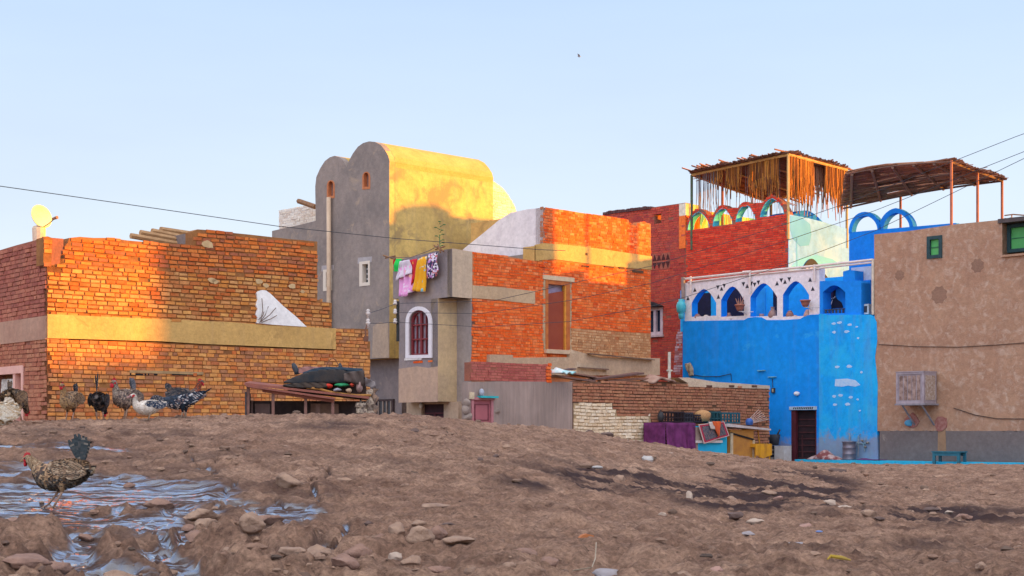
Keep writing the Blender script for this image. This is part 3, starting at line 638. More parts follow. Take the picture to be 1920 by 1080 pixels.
# bay and overhang shell
wa = OL.P(arch2(768, 805, 666, 606, 582, 14, -1)); wo = OL.P(arch2(762, 811, 672, 606, 575, 14, -1))
Lout = [(OL.t(737), OL.uz(737, 491)[1]), (OL.t(760), OL.uz(760, 484)[1]), (OL.t(790), OL.uz(790, 477.5)[1]), (OL.t(815), OL.uz(815, 471)[1]), (0, ztopL), (0, z558), (-bB, z558), (-bB, z755), (OL.t(748), z755), (OL.t(748), OL.uz(748, 560)[1]), (OL.t(737), OL.uz(737, 560)[1])]
z640 = OL.uz(800, 688)[1]
m = M(); m.prism(OL, Lout, 0, -.2, holes=[wa]); m.build('bay_wall', plaster('lilac_cement', (.30, .24, .235), (.23, .195, .20), (.36, .275, .22), big=.8, patch=.9, pth=(.5, .7), streak=.3), mh)
zp = z640
m = M(); m.prism(OL, [(-bB, z755-.01), (-bB, zp), (-bB-.4, zp-.03), (-bB-.9, zp+.03), (OL.t(748), zp-.02), (OL.t(748), z755-.01)], .014, 0); m.build('lower_bay_render', plaster('pinkish_render', (.54, .36, .25), (.46, .31, .23), big=1), mh)
m = M(); m.prism(OL, wo, .04, 0, holes=[wa]); wf = m.build('arched_window', mat('white_surround', (.80, .74, .76), (.72, .66, .68), bump=.1), mh)
def inset(p, kx, ky):
    cx = (min(q[0] for q in p)+max(q[0] for q in p))/2; z0 = min(q[1] for q in p); z1 = max(q[1] for q in p); cz = (z0+z1)/2
    return [(cx+(q[0]-cx)*kx, cz+(q[1]-cz)*ky) for q in p]
m = M(); m.prism(OL, wa, -.06, -.14, holes=[inset(wa, .84, .93)])
t0 = min(p[0] for p in wa); t1 = max(p[0] for p in wa); z0 = min(p[1] for p in wa); z1 = max(p[1] for p in wa); tc = (t0+t1)/2
m.box(OL, tc-.035, tc+.035, z0+.03, z1-.03, -.055, -.13)
for f in (.36, .68): m.box(OL, t0+.03, t1-.03, z0+(z1-z0)*f-.02, z0+(z1-z0)*f+.02, -.06, -.12)
for f in (.27, .74): m.box(OL, t0+(t1-t0)*f-.012, t0+(t1-t0)*f+.012, z0+.03, z1-.15, -.065, -.12)
s_ = m.build('sash', mat('oxblood_paint', (.24, .03, .035), (.18, .025, .03), rough=.5), mh); s_.parent = wf
m = M(); m.prism(OL, inset(wa, .98, .98), -.13, -.16); s_ = m.build('pane', mat('lilac_glass', (.34, .29, .33), (.26, .22, .27), rough=.15, bump=.05, spec=.6), mh); s_.parent = wf
m = M(); m.box(OL, t0-.2, t0+.55, z0-.13, z0-.07, .03, 0); m.bricks(OL, [(t0+.1, z0-.2), (t1+.25, z0-.2), (t1+.25, z0-.12), (t0+.1, z0-.12)], 0, (), 1, rowh=.07); m.build('sill', [whitepl, br_red], mh)
# side strips: right faces of overhang and bay, and the grey return
m = M(); q = [(aoc, ztopL), (MR.t(885), MR.uz(885, 472)[1]), (MR.t(885), z558), (aoc, z558)]
m.prism(MR, q, .012, -.2); m.build('overhang_side', plaster('pale_overhang', (.60, .46, .33), (.50, .38, .27), big=1, streak=.35), mh)
m = M(); m.box(BR, aoc+.0, -.0, z755, z558, .012, -.3); m.build('bay_side', plaster('gold_render', (.60, .43, .24), (.50, .36, .22), big=.9, streak=.3), mh)
m = M(); m.box(OL.par(-.2), OL.t(738), -.01, z558+.01, ztopL-.12, 0, aoc*1-0.0 if False else -.5); m.box(MR.par(-.05), aoc+.01, -.0, z558, z558+.12, 0, -bB-.3)
m.build('overhang_slab', grey_d, mh)
m = M(); m.box(OL.par(-.2), OL.t(748), -bB-.3, z755, z558, 0, -.3)
m.box(OL.par(-.02), OL.t(748)+.02, -bB, z755, z755+.1, 0, -1.0); m.build('bay_core', grey, mh)
m = M(); m.box(ML, -bB-.5, 0, zb, z558, 0, -.3); m.build('return_wall', plaster('return_render', (.36, .30, .27), (.30, .25, .24), (.5, .35, .25), big=.8, patch=.7), mh)
# lower part below the bay
LW0 = OL.par(-.45); m = M()
dh_ = LW0.P([(790, 800), (832, 800), (832, 757), (790, 757)]); tA, tB = LW0.t(790), LW0.t(832)
m.prism(LW0, [(OL.t(740), zb), (0-bB+.35, zb), (0-bB+.35, z755), (OL.t(740), z755)], 0, -.25, holes=[[(tA, zb+.02), (tB, zb+.02), (tB, z755-.06), (tA, z755-.06)]])
m.build('basement_wall', plaster('base_render', (.52, .38, .26), (.44, .31, .22), big=1), mh)
m = M(); m.box(LW0, tA, tB, zb, z755-.06, -.12, -.2); m.build('basement_door', mat('dark_plum_door', (.05, .02, .03), (.03, .015, .02)), mh)
m = M(); m.box(LW0, (tA+tB)/2-.04, (tA+tB)/2+.04, zb, z755-.3, -.08, -.12); m.box(LW0, tA+.05, tB-.05, z755-.34, z755-.3, -.08, -.12); m.box(LW0, tA+.1, (tA+tB)/2-.1, z755-.75, z755-.4, -.09, -.12, 0); m.box(LW0, (tA+tB)/2+.1, tB-.08, z755-.75, z755-.4, -.09, -.12)
m.build('door_panel', mat('plum_panel', (.14, .035, .045), (.08, .025, .03)), mh)
m = M(); p = LW0.pt(LW0.t(792), z755-.1, .05); m.sphere(p, (.06, .06, .08)); m.tube([p+Vector((0, 0, .05)), p+Vector((0, 0, .14))], .025, 6)
tag(m.build('lamp', mat('bulb_white', (.8, .76, .7), rough=.3, bump=0), smooth=True), 'small white bulb lamp hanging above the dark plum basement door', 'lamp')
# main brick face
O = [(885, 472), (945, 480), (1003, 489), (1005, 462), (1018, 459), (1018, 389), (1060, 394), (1100, 401), (1150, 407), (1178, 412), (1180, 417), (1188, 420), (1199, 420), (1201, 416), (1210, 417), (1220, 420)]
q = MR.P(O); tl_, z485r = MR.uz(1221, 482)
door = MR.P([(1022, 657), (1068, 660), (1068, 528), (1022, 524)]); tdA, tdB = MR.t(1022), MR.t(1068); zd0 = MR.uz(1045, 656)[1]; zd1 = MR.uz(1022, 524)[1]
dhole = [(tdA, zd0), (tdB, zd0), (tdB, zd1), (tdA, zd1)]
z_t = MR.uz(1067, 613)[1]; zbm = MR.uz(1067, 672)[1]
full = q+[(q[-1][0], zb), (0, zb)]
m = M(); m.prism(MR, full, 0, -.3, holes=[dhole]); m.build('wall_core', plaster('wall_mortar', (.60, .22, .08), (.46, .15, .06), big=2), mh)
redlow = q+[(tE, z_t), (tdB, z_t), (tdB, zbm-.05), (0, MR.uz(883, 690)[1])]
bandT = MR.P([(1003, 459), (1018, 456), (1060, 459), (1120, 466), (1221, 481), (1221, 506), (1160, 501), (1120, 497), (1060, 489), (1036, 486), (1003, 489)])
bandM = MR.P([(885, 535), (940, 539), (1002, 546), (1002, 570), (960, 566), (930, 562), (885, 559)])
m = M(); m.bricks(MR, redlow, 0, [dhole, bandT, bandM], 0, rowh=.082, blen=.2, header=.35, proud=.012)
m.build('red_brickwork', br_red, mh)
m = M(); m.bricks(MR, [(tdB, zbm-.3), (tE, zbm-.6), (tE, z_t), (tdB, z_t)], 0, (), 0, rowh=.082, blen=.2, header=.4, proud=.014); m.build('tan_brickwork', br_tan, mh)
m = M(); m.prism(MR, bandT, .03, -.02); m.box(MR, MR.t(1003), MR.t(1003)+.15, MR.uz(1003, 489)[1], MR.uz(1003, 461)[1], .028, -.5); m.build('roof_belt', conc, mh)
m = M(); m.prism(MR, bandM, .03, -.02); m.build('concrete_belt', plaster('pale_belt', (.56, .40, .25), (.48, .33, .2), big=1.5), mh)
m = M(); zl = MR.uz(1020, 521)[1]; m.box(MR, MR.t(1017), MR.t(1075), zd1, zd1+.13, .05, -.1); m.build('lintel', plaster('pale_lintel', (.68, .52, .34), (.58, .44, .28)), mh)
m = M()
for (x0, x1, y0, y1) in ((1090, 1104, 497, 500), (1096, 1100, 474, 478), (1132, 1150, 498, 502), (1160, 1170, 500, 504), (1185, 1205, 506, 511)):
    ta, z_a = MR.uz(x0, y0); tb, z_b = MR.uz(x1, y1); m.box(MR, ta, tb, min(z_a, z_b)-.02, max(z_a, z_b), .035, .0)
m.build('chipped_hole', mat('hole_brown', (.12, .06, .03)), mh)
# door
dw = tdB-tdA; m = M()
m.box(MR, tdA, tdA+.11, zd0, zd1, .03, -.2); m.box(MR, tdB-.16, tdB, zd0, zd1-.1, .02, -.2); m.box(MR, tdA+.11, tdB, zd1-.12, zd1, .025, -.2); fr = m.build('door_frame', mat('orange_wood', (.52, .16, .035), (.42, .11, .03), rough=.5), mh)
m = M(); m.box(MR, tdB-.21, tdB-.16, zd0, zd1-.12, .01, -.1); m.build('frame_bead', mat('gold_wood', (.74, .32, .05), rough=.5), mh)
m = M(); m.box(MR, tdA+.11, tdB-.2, zd0, zd1-.42, -.05, -.12); m.prism(MR, [(tdA+.11, zd1-.42), (tdB-.2, zd1-.42), (tdB-.2, zd1-.28)], -.05, -.12); m.build('door', mat('rust_red_door', (.30, .065, .03), (.26, .05, .025), scale=2, rough=.45, bump=.08), mh)
m = M(); m.box(MR, tdA+.11, tdB-.2, zd1-.46, zd1-.12, -.13, -.16); m.build('transom', mat('lilac_pane', (.36, .30, .42), rough=.2, bump=0), mh)
m = M(); m.box(MR, tdA-.05, tdB+.05, zd0-.12, zd0, .12, -.2); m.build('doorstep', mat('pale_step', (.62, .46, .32), (.5, .36, .24)), mh)
m = M()
for i in range(26):
    zz = zd0+(zd1-zd0)*i/26; wv = .06+.07*random.random(); m.box(MR, tdA-wv, tdA-.001, zz, zz+(zd1-zd0)/26-.004, .016, 0)
    wv = .04+.06*random.random(); m.box(MR, tdB+.001, tdB+wv, zz, zz+(zd1-zd0)/26-.004, .016, 0)
m.build('jamb_mortar', mat('jamb_cement', (.50, .36, .22), (.38, .26, .15)), mh)
# plinth along the foot of the brick face
m = M(); m.prism(MR, MR.P([(912, 665), (955, 666), (956, 671), (1062, 670), (1062, 663), (1066, 656), (1120, 671), (1231, 672), (1231, 704), (912, 704)]), .14, 0); m.build('plinth', plaster('plinth_concrete', (.52, .37, .25), (.44, .31, .21), (.60, .46, .32), big=1.2), mh)
# white stair wall and upper block
S0 = MR.xy(MR.t(1018)); SL = Pl(S0, dL)
m = M(); m.prism(SL, SL.P([(1018, 389), (985, 393), (957, 399), (935, 413), (905, 438), (885, 454), (870, 466), (862, 474), (862, 520), (1018, 520)]), .0, -.2); m.build('white_stair_wall', plaster('stair_white', (.78, .72, .72), (.72, .66, .68), (.62, .56, .58), big=.6, streak=.12, bump=.15), mh)
m = M(); m.bricks(SL, SL.P([(1013, 390), (1019, 389), (1019, 458), (1013, 459)]), .0, (), 0, rowh=.082); m.build('brick_edge', br_dull, mh)
m = M(); m.box(Pl(MR.xy(MR.t(1005), -.5), dL), -1.4, 0, MR.uz(1003, 505)[1], MR.uz(1003, 474)[1], 0, -.2); m.build('roof_kerb', grey, mh)
zr = MR.uz(1010, 489)[1]-.25
m = M(); mp = MR.par(-.3); m.box(mp, .05, MR.t(955), zb, zr, 0, -1.3); m.box(mp, MR.t(955), MR.t(1016), zb, zr-.05, 0, -2.6); m.box(mp, MR.t(1020)+.2, tE, zb, MR.uz(1220, 425)[1], 0, -3.1); m.build('roof', conc, mh)
m = M(); E = Pl(MR.xy(tE), dL); m.box(E.par(0), -5, -.301, zb, MR.uz(1220, 424)[1], .01, -.2); m.build('end_wall', beige, mh)

# parapet cloth line and laundry
def hang(name, label, cat, pts_top, pts_bot, material, off=.18, sag=.02, nx=14, ny=14, amp=.035):
    """cloth between two traced edges, on the plane of the overhang"""
    T = OL.P(pts_top, off); Bq = OL.P(pts_bot, off)
    def ip(L, u):
        u *= len(L)-1; i = min(int(u), len(L)-2); f = u-i; return (L[i][0]*(1-f)+L[i+1][0]*f, L[i][1]*(1-f)+L[i+1][1]*f)
    ph = random.random()*6
    def fn(u, v):
        a = ip(T, u); b = ip(Bq, u); t = a[0]*(1-v)+b[0]*v; z = a[1]*(1-v)+b[1]*v
        return OL.pt(t, z, off+amp*(.4+v)*math.sin(u*15+ph+v*2)+.5*amp*math.sin(v*7+ph))
    m = M(); m.grid(fn, nx, ny); o = m.build(name, material, smooth=True, solid=.008); return tag(o, label, cat, 'washing on the line at the grey parapet')
def printed(name, base, spots, scale=9, th=.55):
    m, nt, lk, b = nodes(name); b.inputs['Roughness'].default_value = .85
    v = nt.new('ShaderNodeTexVoronoi'); v.inputs['Scale'].default_value = scale; tc = nt.new('ShaderNodeTexCoord'); lk.new(tc.outputs['Object'], v.inputs['Vector'])
    sp = nt.new('ShaderNodeSeparateColor'); lk.new(v.outputs['Color'], sp.inputs[0])
    n = len(spots); c = ramp(nt, lk, sp.outputs[0], [(i/n, spots[i]) for i in range(n)], 'CONSTANT')
    f = ramp(nt, lk, noise_n(nt, lk, scale*.5, 3), [(th-.02, 0.), (th+.02, 1.)])
    lk.new(mixc(nt, lk, f, base, c), b.inputs['Base Color']); return m
hang('red_garment', 'narrow dark red garment at the left end of the washing line', 'garment', [(737, 482), (742, 481)], [(739, 508), (744, 507)], mat('red_cloth', (.55, .03, .03)), nx=4)
hang('green_shirt', 'small bright green garment on the washing line, left of the pink sheet', 'garment', [(741, 485), (753, 485)], [(738, 509), (750, 509)], mat('green_cloth', (.02, .62, .10), (.02, .5, .08)), off=.22, nx=8)
hang('pink_sheet', 'large white and pink printed sheet hanging to a point at the left of the line', 'sheet', [(749, 492), (760, 488), (769, 488)], [(750, 556), (760, 556), (775, 546)], printed('pink_print', (.78, .34, .62), [(.85, .35, .65), (.80, .62, .74), (.70, .25, .6), (.85, .5, .3)], 6, .5), off=.2, nx=16)
hang('white_towel', 'pale white-lilac towel folded over the top of the pink sheet', 'towel', [(751, 490), (768, 487)], [(742, 526), (772, 512)], mat('lilac_white', (.72, .64, .70), (.62, .52, .62), scale=8), off=.24)
hang('red_cloth', 'red printed cloth hanging between the pink sheet and the mustard towel', 'cloth', [(769, 488), (776, 486), (783, 485)], [(772, 540), (775, 530), (779, 522)], printed('red_print', (.62, .02, .04), [(.7, .05, .05), (.75, .3, .05), (.5, .01, .03)], 10, .6), off=.17)
hang('mustard_towel', 'mustard yellow towel with a blue flower print in the middle of the line', 'towel', [(784, 486), (792, 482), (801, 480)], [(775, 545), (786, 547), (796, 547)], printed('mustard_print', (.80, .38, .01), [(.80, .38, .01), (.2, .5, .6), (.8, .36, .01), (.75, .66, .5)], 7, .56), off=.22)
hang('patterned_cloth', 'white, black and violet patterned cloth at the right end of the line', 'cloth', [(801, 478), (812, 474), (820, 473)], [(800, 522), (812, 522), (823, 508)], printed('mosaic_print', (.55, .42, .58), [(.04, .03, .08), (.7, .6, .72), (.45, .2, .5), (.04, .03, .08), (.8, .75, .8), (.5, .12, .12)], 20, .3), off=.18)
m = M(); pa = OL.pt(OL.t(724), OL.uz(724, 480)[1], .1); pb = OL.pt(OL.t(832), OL.uz(832, 462)[1], .2)
m.tube([pa, OL.pt(OL.t(742), OL.uz(742, 484)[1], .2), OL.pt(OL.t(780), OL.uz(780, 484)[1], .2), OL.pt(OL.t(815), OL.uz(815, 471)[1], .2), pb], .012, 5)
tag(m.build('washing_line', mat('cord', (.25, .18, .14))), 'sagging cord strung along the top of the grey parapet, holding the washing', 'washing line')
for grp, lb_ in (((((720, 479), (742, 486)), ((724, 484), (741, 480))), 'crossed brown sticks carrying the left end of the washing line'), ((((815, 460), (832, 471)), ((818, 468), (834, 462)), ((822, 458), (826, 474))), 'crossed brown sticks carrying the right end of the washing line, beside the plant')):
  m = M()
  for (a, b) in grp:
    ta, za = OL.uz(*a, .1); tb, zbb = OL.uz(*b, .2); m.tube([OL.pt(ta, za, .12), OL.pt(tb, zbb, .2)], .025, 5)
  tag(m.build('line_sticks', woodm), lb_, 'sticks')
m = M()
for k in range(10):
    p0 = W(825, 468, 42.0); h = .08*k; a = random.random()*6; m.tube([p0+Vector((0, 0, h)), p0+Vector((.13*math.cos(a), .13*math.sin(a), h+.05))], [.012, .004], 4); m.sphere(p0+Vector((.15*math.cos(a), .15*math.sin(a), h+.05)), (.05, .05, .015), seg=6, rings=4)
m.tube([W(825, 472, 42), W(824, 440, 42)], .012, 5)
tag(m.build('green_plant', mat('leaf_green', (.05, .16, .05), (.1, .22, .08))), 'spindly green plant rising above the grey parapet beside the sticks', 'plant')

# ================================================================== low yard building in front
LW = Pl(xyat(885, 38.0), dR)
yb = thing('yard_building', 'low flat yard building: ribbed grey render, dull brick and a whitewashed brick corner', 'outbuilding', (LW.o[0], LW.o[1], GZ))
tq = LW.t(1034); zq = LW.uz(1034, 716)[1]
dd = LW.P([(883, 802), (925, 802), (925, 750), (883, 750)]); td0, td1 = LW.t(883), LW.t(924); zdd = LW.uz(900, 750)[1]
m = M(); m.prism(LW, LW.P([(878, 716), (930, 715), (1073, 716)])+[(LW.t(1073), zb), (LW.t(878), zb)], 0, -.25, holes=[[(td0, zb+.01), (td1, zb+.01), (td1, zdd), (td0, zdd)]])
def ribbed():
    m_, nt, lk, b = nodes('ribbed_render'); b.inputs['Roughness'].default_value = .9
    f = ramp(nt, lk, noise_n(nt, lk, 1, 8, .6, stretch=(9, 9, .5)), [(.35, 0.), (.65, 1.)])
    c = mixc(nt, lk, f, (.39, .29, .25), (.31, .235, .205)); g = ramp(nt, lk, noise_n(nt, lk, .8, 6), [(.4, .85), (.6, 1.1)])
    lk.new(mixc(nt, lk, 1., c, g, 'MULTIPLY'), b.inputs['Base Color']); bumpn(nt, lk, b, noise_n(nt, lk, 1, 6, .6, stretch=(14, 14, .8)), .7, .05); return m_
m.build('ribbed_wall', ribbed(), yb)
m = M(); m.brickwall(LW, LW.P([(883, 679), (900, 678), (960, 681), (1030, 684), (1031, 682), (1034, 682), (1034, 716), (883, 714)]), -.03, -.25, rowh=.07, proud=.008); m.build('maroon_wall', [mortar_red, br_maroon], yb)
m = M(); m.bricks(LW, LW.P([(1024, 682), (1034, 682), (1034, 716), (1024, 716)]), .0, (), 0, rowh=.09); m.build('orange_quoin', br_red, yb)
bt = [(1073, 717), (1100, 716), (1180, 714), (1270, 716), (1300, 722), (1360, 724), (1442, 726)]
q = LW.P(bt); whp = LW.P([(1075, 756), (1147, 757), (1148, 766), (1155, 768), (1156, 777), (1200, 779), (1213, 780), (1213, 776), (1218, 776), (1222, 800), (1224, 860), (1075, 860)])
m = M(); m.prism(LW, q+[(q[-1][0], zb), (q[0][0], zb)], -.004, -.25); 
m.bricks(LW, q+[(q[-1][0], zb), (q[0][0], zb)], 0, [whp], 1, rowh=.088, blen=.23, proud=.022, jit=.006, wav=.014, gap=.022, header=.08)
m.build('brick_wall', [plaster('yard_mortar', (.17, .09, .055), (.12, .065, .04), big=2), br_dull], yb)
m = M(); m.bricks(LW, whp, .004, (), 0, rowh=.092, blen=.2, proud=.026, jit=.012, wav=.02, header=.2, gap=.02); m.prism(LW, whp, .006, 0, mi=1); m.build('whitewashed_corner', [br_cream, mat('cream_mortar', (.50, .35, .2))], yb)
m = M(); rt = LW.P([(1270, 708), (1290, 708), (1340, 716), (1442, 723), (1442, 729), (1360, 727), (1290, 725), (1288, 718)]); m.prism(LW, rt, .03, -.3); m.build('mud_coping', plaster('pale_coping', (.70, .56, .42), (.60, .46, .33), big=3, bump=.9), yb)
m = M()
for x in (1323, 1365, 1408): 
    t, z = LW.uz(x, 724); m.box(LW, t, t+.26, z-.03, z+.03, .045, -.3)
m.build('rafter_end', mat('dark_rafter', (.14, .07, .05)), yb)
m = M(); zr2 = LW.uz(1100, 722)[1]; m.box(LW.par(-.25), LW.t(1003), LW.t(1442), zb, zr2-.25, 0, -2.2); m.build('roof', conc, yb)
m = M(); ye = Pl(LW.xy(LW.t(1442)), dL); m.box(ye, -2.4, -.25, zb, zr2-.3, .01, -.2); m.build('end_wall', beige, yb)
m = M(); m.box(LW, td0, td0+.08, zb, zdd, .03, -.1); m.box(LW, td1-.08, td1, zb, zdd, .03, -.1); m.box(LW, td0-.02, td1+.02, zdd, zdd+.07, .05, -.1); m.build('door_frame', mat('mauve_frame', (.48, .20, .22), (.4, .17, .18)), yb)
m = M(); m.box(LW, td0+.08, td1-.08, zb, zdd, -.02, -.08); dr = m.build('door', mat('mauve_door', (.42, .13, .15), (.36, .11, .13), scale=3, rough=.6, bump=.1), yb)
m = M()
for (a, b) in ((.10, .52), (.62, 1.2)):
    for (u0, u1, v0, v1) in ((.14, .16, a, b), (td1-td0-.16, td1-td0-.14, a, b), (.14, td1-td0-.14, a, a+.02), (.14, td1-td0-.14, b-.02, b)): m.box(LW, td0+u0, td0+u1, zdd-v1, zdd-v0, .0, -.02)
s_ = m.build('panel_moulding', mat('mauve_dark', (.22, .06, .08)), yb); s_.parent = dr
m = M(); t0, z0 = LW.uz(880, 748); m.box(LW, t0, t0+.12, z0+.0, z0+.17, .06, -.05); m.build('number_plate', mat('cream_plate', (.7, .58, .4)), yb)
m = M(); t0, z0 = LW.uz(895, 746); t1, _ = LW.uz(927, 746); m.box(LW, t0, t1, z0, z0+.05, .16, .0); tag(m.build('turquoise_tray', mat('turq', (.03, .46, .50), (.03, .38, .42), rough=.5)), 'flat turquoise tray lying on top of the mauve door frame', 'tray')
# rubble stones at the foot of the brick pier beside the mauve door
for i, (px, py, s, lb) in enumerate(((874, 755, .16, 'grey stone set highest in the wall left of the mauve door'), (872, 768, .15, 'round grey stone in the middle left of the mauve door'), (877, 782, .17, 'tan stone lowest in the wall left of the mauve door'), (931, 771, .14, 'grey broken stone to the right of the mauve door'))):
    m = M(); c = W(px, py, LW.at(px)[1]); m.sphere(c, (s*.75, .07, s*.7), seg=14, rings=10); m.v = [tuple(Vector(v)+.05*mnoise.noise_vector(Vector(v)*6)) for v in m.v]; o = m.build('wall_stone', mat('rubble_grey', (.34, .27, .23), (.24, .19, .17), scale=8, bump=.6)); tag(o, lb, 'stone', 'stones beside the mauve door')
m = M(); p0 = LW.pt(LW.t(898), LW.uz(898, 736)[1], .1); m.sphere(p0, (.07, .07, .1)); tag(m.build('hanging_jug', mat('pale_blue_jug', (.42, .46, .55))), 'small pale blue jug above the turquoise tray over the mauve door', 'jug')
# planks, sheets and a sack on the yard roof
pl_ = [(1033, 706, 1110, 717, .05, .14, (.24, .13, .10), 'dark plank across the yard roof, nearest the white sack'), (1055, 700, 1130, 712, .04, .2, (.30, .16, .12), 'reddish plank slanting over the yard roof edge'), (1078, 716, 1160, 708, .04, .2, (.34, .22, .19), 'pale grey board lying flat above the dull brick wall'),
       (1110, 713, 1200, 702, .05, .16, (.16, .09, .08), 'almost black plank rising to the right on the yard roof'), (1130, 716, 1215, 712, .05, .2, (.26, .13, .09), 'brown plank along the brick wall top under the black plank'), (1085, 690, 1140, 694, .03, .05, (.20, .12, .09), 'thin stick lying along the concrete plinth'), (1103, 664, 1225, 676, .03, .07, (.18, .12, .09), 'long dark stick resting on top of the concrete plinth'), (1040, 698, 1075, 693, .03, .12, (.12, .08, .08), 'short black board behind the white sack')]
for i, (xa, ya, xb, yb_, th, wd, cc, lb) in enumerate(pl_):
    fac = MR if i in (5, 6) else LW; o_ = .22 if i in (5, 6) else -.25-.1*(i % 3)
    ta, za = fac.uz(xa, ya, o_); tb, z_b = fac.uz(xb, yb_, o_); m = M()
    q0 = [fac.pt(ta, za, o_+wd), fac.pt(tb, z_b, o_+wd), fac.pt(tb, z_b+th, o_+wd), fac.pt(ta, za+th, o_+wd)]; q1 = [fac.pt(ta, za, o_-wd), fac.pt(tb, z_b+.02, o_-wd), fac.pt(tb, z_b+th+.02, o_-wd), fac.pt(ta, za+th, o_-wd)]
    m.hexa(q0, q1); tag(m.build('plank', mat('plank%d' % i, cc, scale=10, bump=.5)), lb, 'plank', 'loose timber on the yard roof')
def sack(u, v):
    px = 1034+26*u; py = 700-9*math.sin(math.pi*u)**.6*(1-v)-2*math.sin(u*15); return LW.pt(LW.t(px), LW.uz(px, py)[1], -.1+.5*v)
m = M(); m.grid(sack, 12, 5); tag(m.build('white_sack', mat('white_sacking', (.78, .74, .72), (.3, .6, .62), scale=5), smooth=True, solid=.03), 'white and turquoise sack draped over the planks of the yard roof', 'sack')
def tarp2(u, v):
    px = 1215+45*u; py = 712-8*math.sin(math.pi*u)+2*math.sin(u*12); return LW.pt(LW.t(px), LW.uz(px, py)[1]-.1*v, -.3+.45*v)
m = M(); m.grid(tarp2, 12, 4); tag(m.build('brown_sack', mat('brown_sacking', (.40, .26, .2), (.3, .18, .14), scale=5), smooth=True, solid=.05), 'crumpled brown sack on the yard roof in front of the dark red wall', 'sack')
m = M(); t, z = LW.uz(1255, 712, -.4); m.tube([LW.pt(t, z-.1, -.4), LW.pt(t, LW.uz(1255, 660, -.4)[1], -.4)], .045, 8); m.tube([LW.pt(t-.1, z+.27, -.4), LW.pt(t+.12, z+.27, -.4)], .03, 6)
tag(m.build('standpipe', mat('pale_pipe', (.62, .58, .5), rough=.5)), 'pale upright pipe standing on the yard roof before the dark red wall', 'pipe')
# ================================================================== dark red brick house with roof arches
R0 = xyat(1478, 52.0); RB = Pl(R0, dL); RR = Pl(R0, dR)
rh = thing('brick_house', 'dark red brick house behind the blue terrace, four small arches along its roof', 'house', (R0[0], R0[1], GZ))
# roofline with the humps of the arch row
archs = [(1290, 1330, 432, 427, 397), (1337, 1373, 425, 420, 390), (1380, 1416, 417, 412, 384), (1426, 1470, 409, 402, 372)]
def top_y(px):
    b = 433-(px-1290)*(433-403)/(1478-1290)
    y = b
    for (a, c, y0, y1, yt) in archs:
        u = (px-(a-8))/(c-a+16)
        if 0 < u < 1: y = min(y, b-(b-yt+6)*(math.sin(math.pi*u)**.75))
    for (cx, hw, yt) in ((1335, 17, 404), (1376, 17, 389), (1420, 17, 380)):
        u = (px-cx)/hw
        if abs(u) < 1: y = min(y, yt+6*u*u)
    return y
ztop = RB.uz(1285, 380)[1]
roofl = [(1130, 402), (1150, 399), (1175, 396), (1215, 390), (1250, 385), (1285, 380), (1286, 434)]
pts = [RB.uz(*p) for p in roofl]+[RB.uz(1288+190*k/80, top_y(1288+190*k/80)) for k in range(81)]
holes = [RB.P(arch(a, c, y0-.5, yt, 12, point=.25, ybr=y1-.5)) for (a, c, y0, y1, yt) in archs]
hw_ = RB.P([(1227, 420), (1240, 418), (1240, 400), (1227, 402)])
z0w = RB.uz(1232, 628)[1]; z1w = RB.uz(1232, 576)[1]; tw0, tw1 = RB.t(1212), RB.t(1243); hwin = [(tw0, z0w), (tw1, z0w), (tw1, z1w), (tw0, z1w)]
wall = pts+[(0, zb), (RB.t(1130), zb)]
m = M(); cyan = mat('cyan_paint', (.06, .58, .80), (.10, .66, .84), scale=3, rough=.7)
m.prism(RB, wall, 0, -.32, holes=holes+[hw_, hwin], mhole=2)
lower = wall
m.bricks(RB, pts[:6]+[RB.uz(1286, 434), (RB.t(1286), zb), (RB.t(1130), zb)], 0, holes+[hw_, hwin], 1, rowh=.088, blen=.24, proud=.012)
m.build('dark_brick_wall', [mortar_red, br_dark, mortar_red], rh)
m = M(); m.bricks(RB, pts[6:]+[(0, zb), (RB.t(1286), zb)], 0, holes, 0, rowh=.075, blen=.26, proud=.010); 
m.build('crimson_brick_wall', br_crim, rh)
m = M()
for h in holes:
    hh = [p for p in h]; 
    for p, q in zip(hh, hh[1:]): m.poly([RB.pt(p[0], p[1]-.004, -.33), RB.pt(q[0], q[1]-.004, -.33), RB.pt(q[0], q[1]-.004, .012), RB.pt(p[0], p[1]-.004, .012)])
m.build('arch_lining', cyan, rh, solid=.012)
m = M(); m.bricks(RB, [(RB.t(1262), RB.uz(1262, 700)[1]), (RB.t(1280), RB.uz(1280, 700)[1]), (RB.t(1280), RB.uz(1280, 600)[1]), (RB.t(1268), RB.uz(1268, 630)[1])], .006, (), 0, rowh=.088, blen=.24); m.build('salt_stained_brick', brickm('brick_salty', [(.55, .36, .40), (.46, .26, .30), (.62, .46, .50), (.42, .16, .16)]), rh)
# window with white frame and dark awning
m = M(); k = .12
m.prism(RB, [(tw0, z0w), (tw1, z0w), (tw1, z1w), (tw0, z1w)], .02, -.1, holes=[[(tw0+.1, z0w+k), (tw0+(tw1-tw0)*.45, z0w+k), (tw0+(tw1-tw0)*.45, z1w-k), (tw0+.1, z1w-k)], [(tw0+(tw1-tw0)*.58, z0w+k), (tw1-.12, z0w+k), (tw1-.12, z1w-k), (tw0+(tw1-tw0)*.58, z1w-k)]]); wf = m.build('window', mat('mauve_white', (.62, .48, .50)), rh)
m = M(); m.box(RB, tw0+.02, tw1-.02, z0w+.02, z1w-.02, -.1, -.15); s_ = m.build('pane', mat('navy_glass', (.02, .03, .06), rough=.2, bump=0), rh); s_.parent = wf
m = M(); m.box(RB, tw0-.05, tw1+.05, z0w-.08, z0w, .1, -.05); s_ = m.build('sill', mat('mauve_sill', (.66, .5, .5)), rh); s_.parent = wf
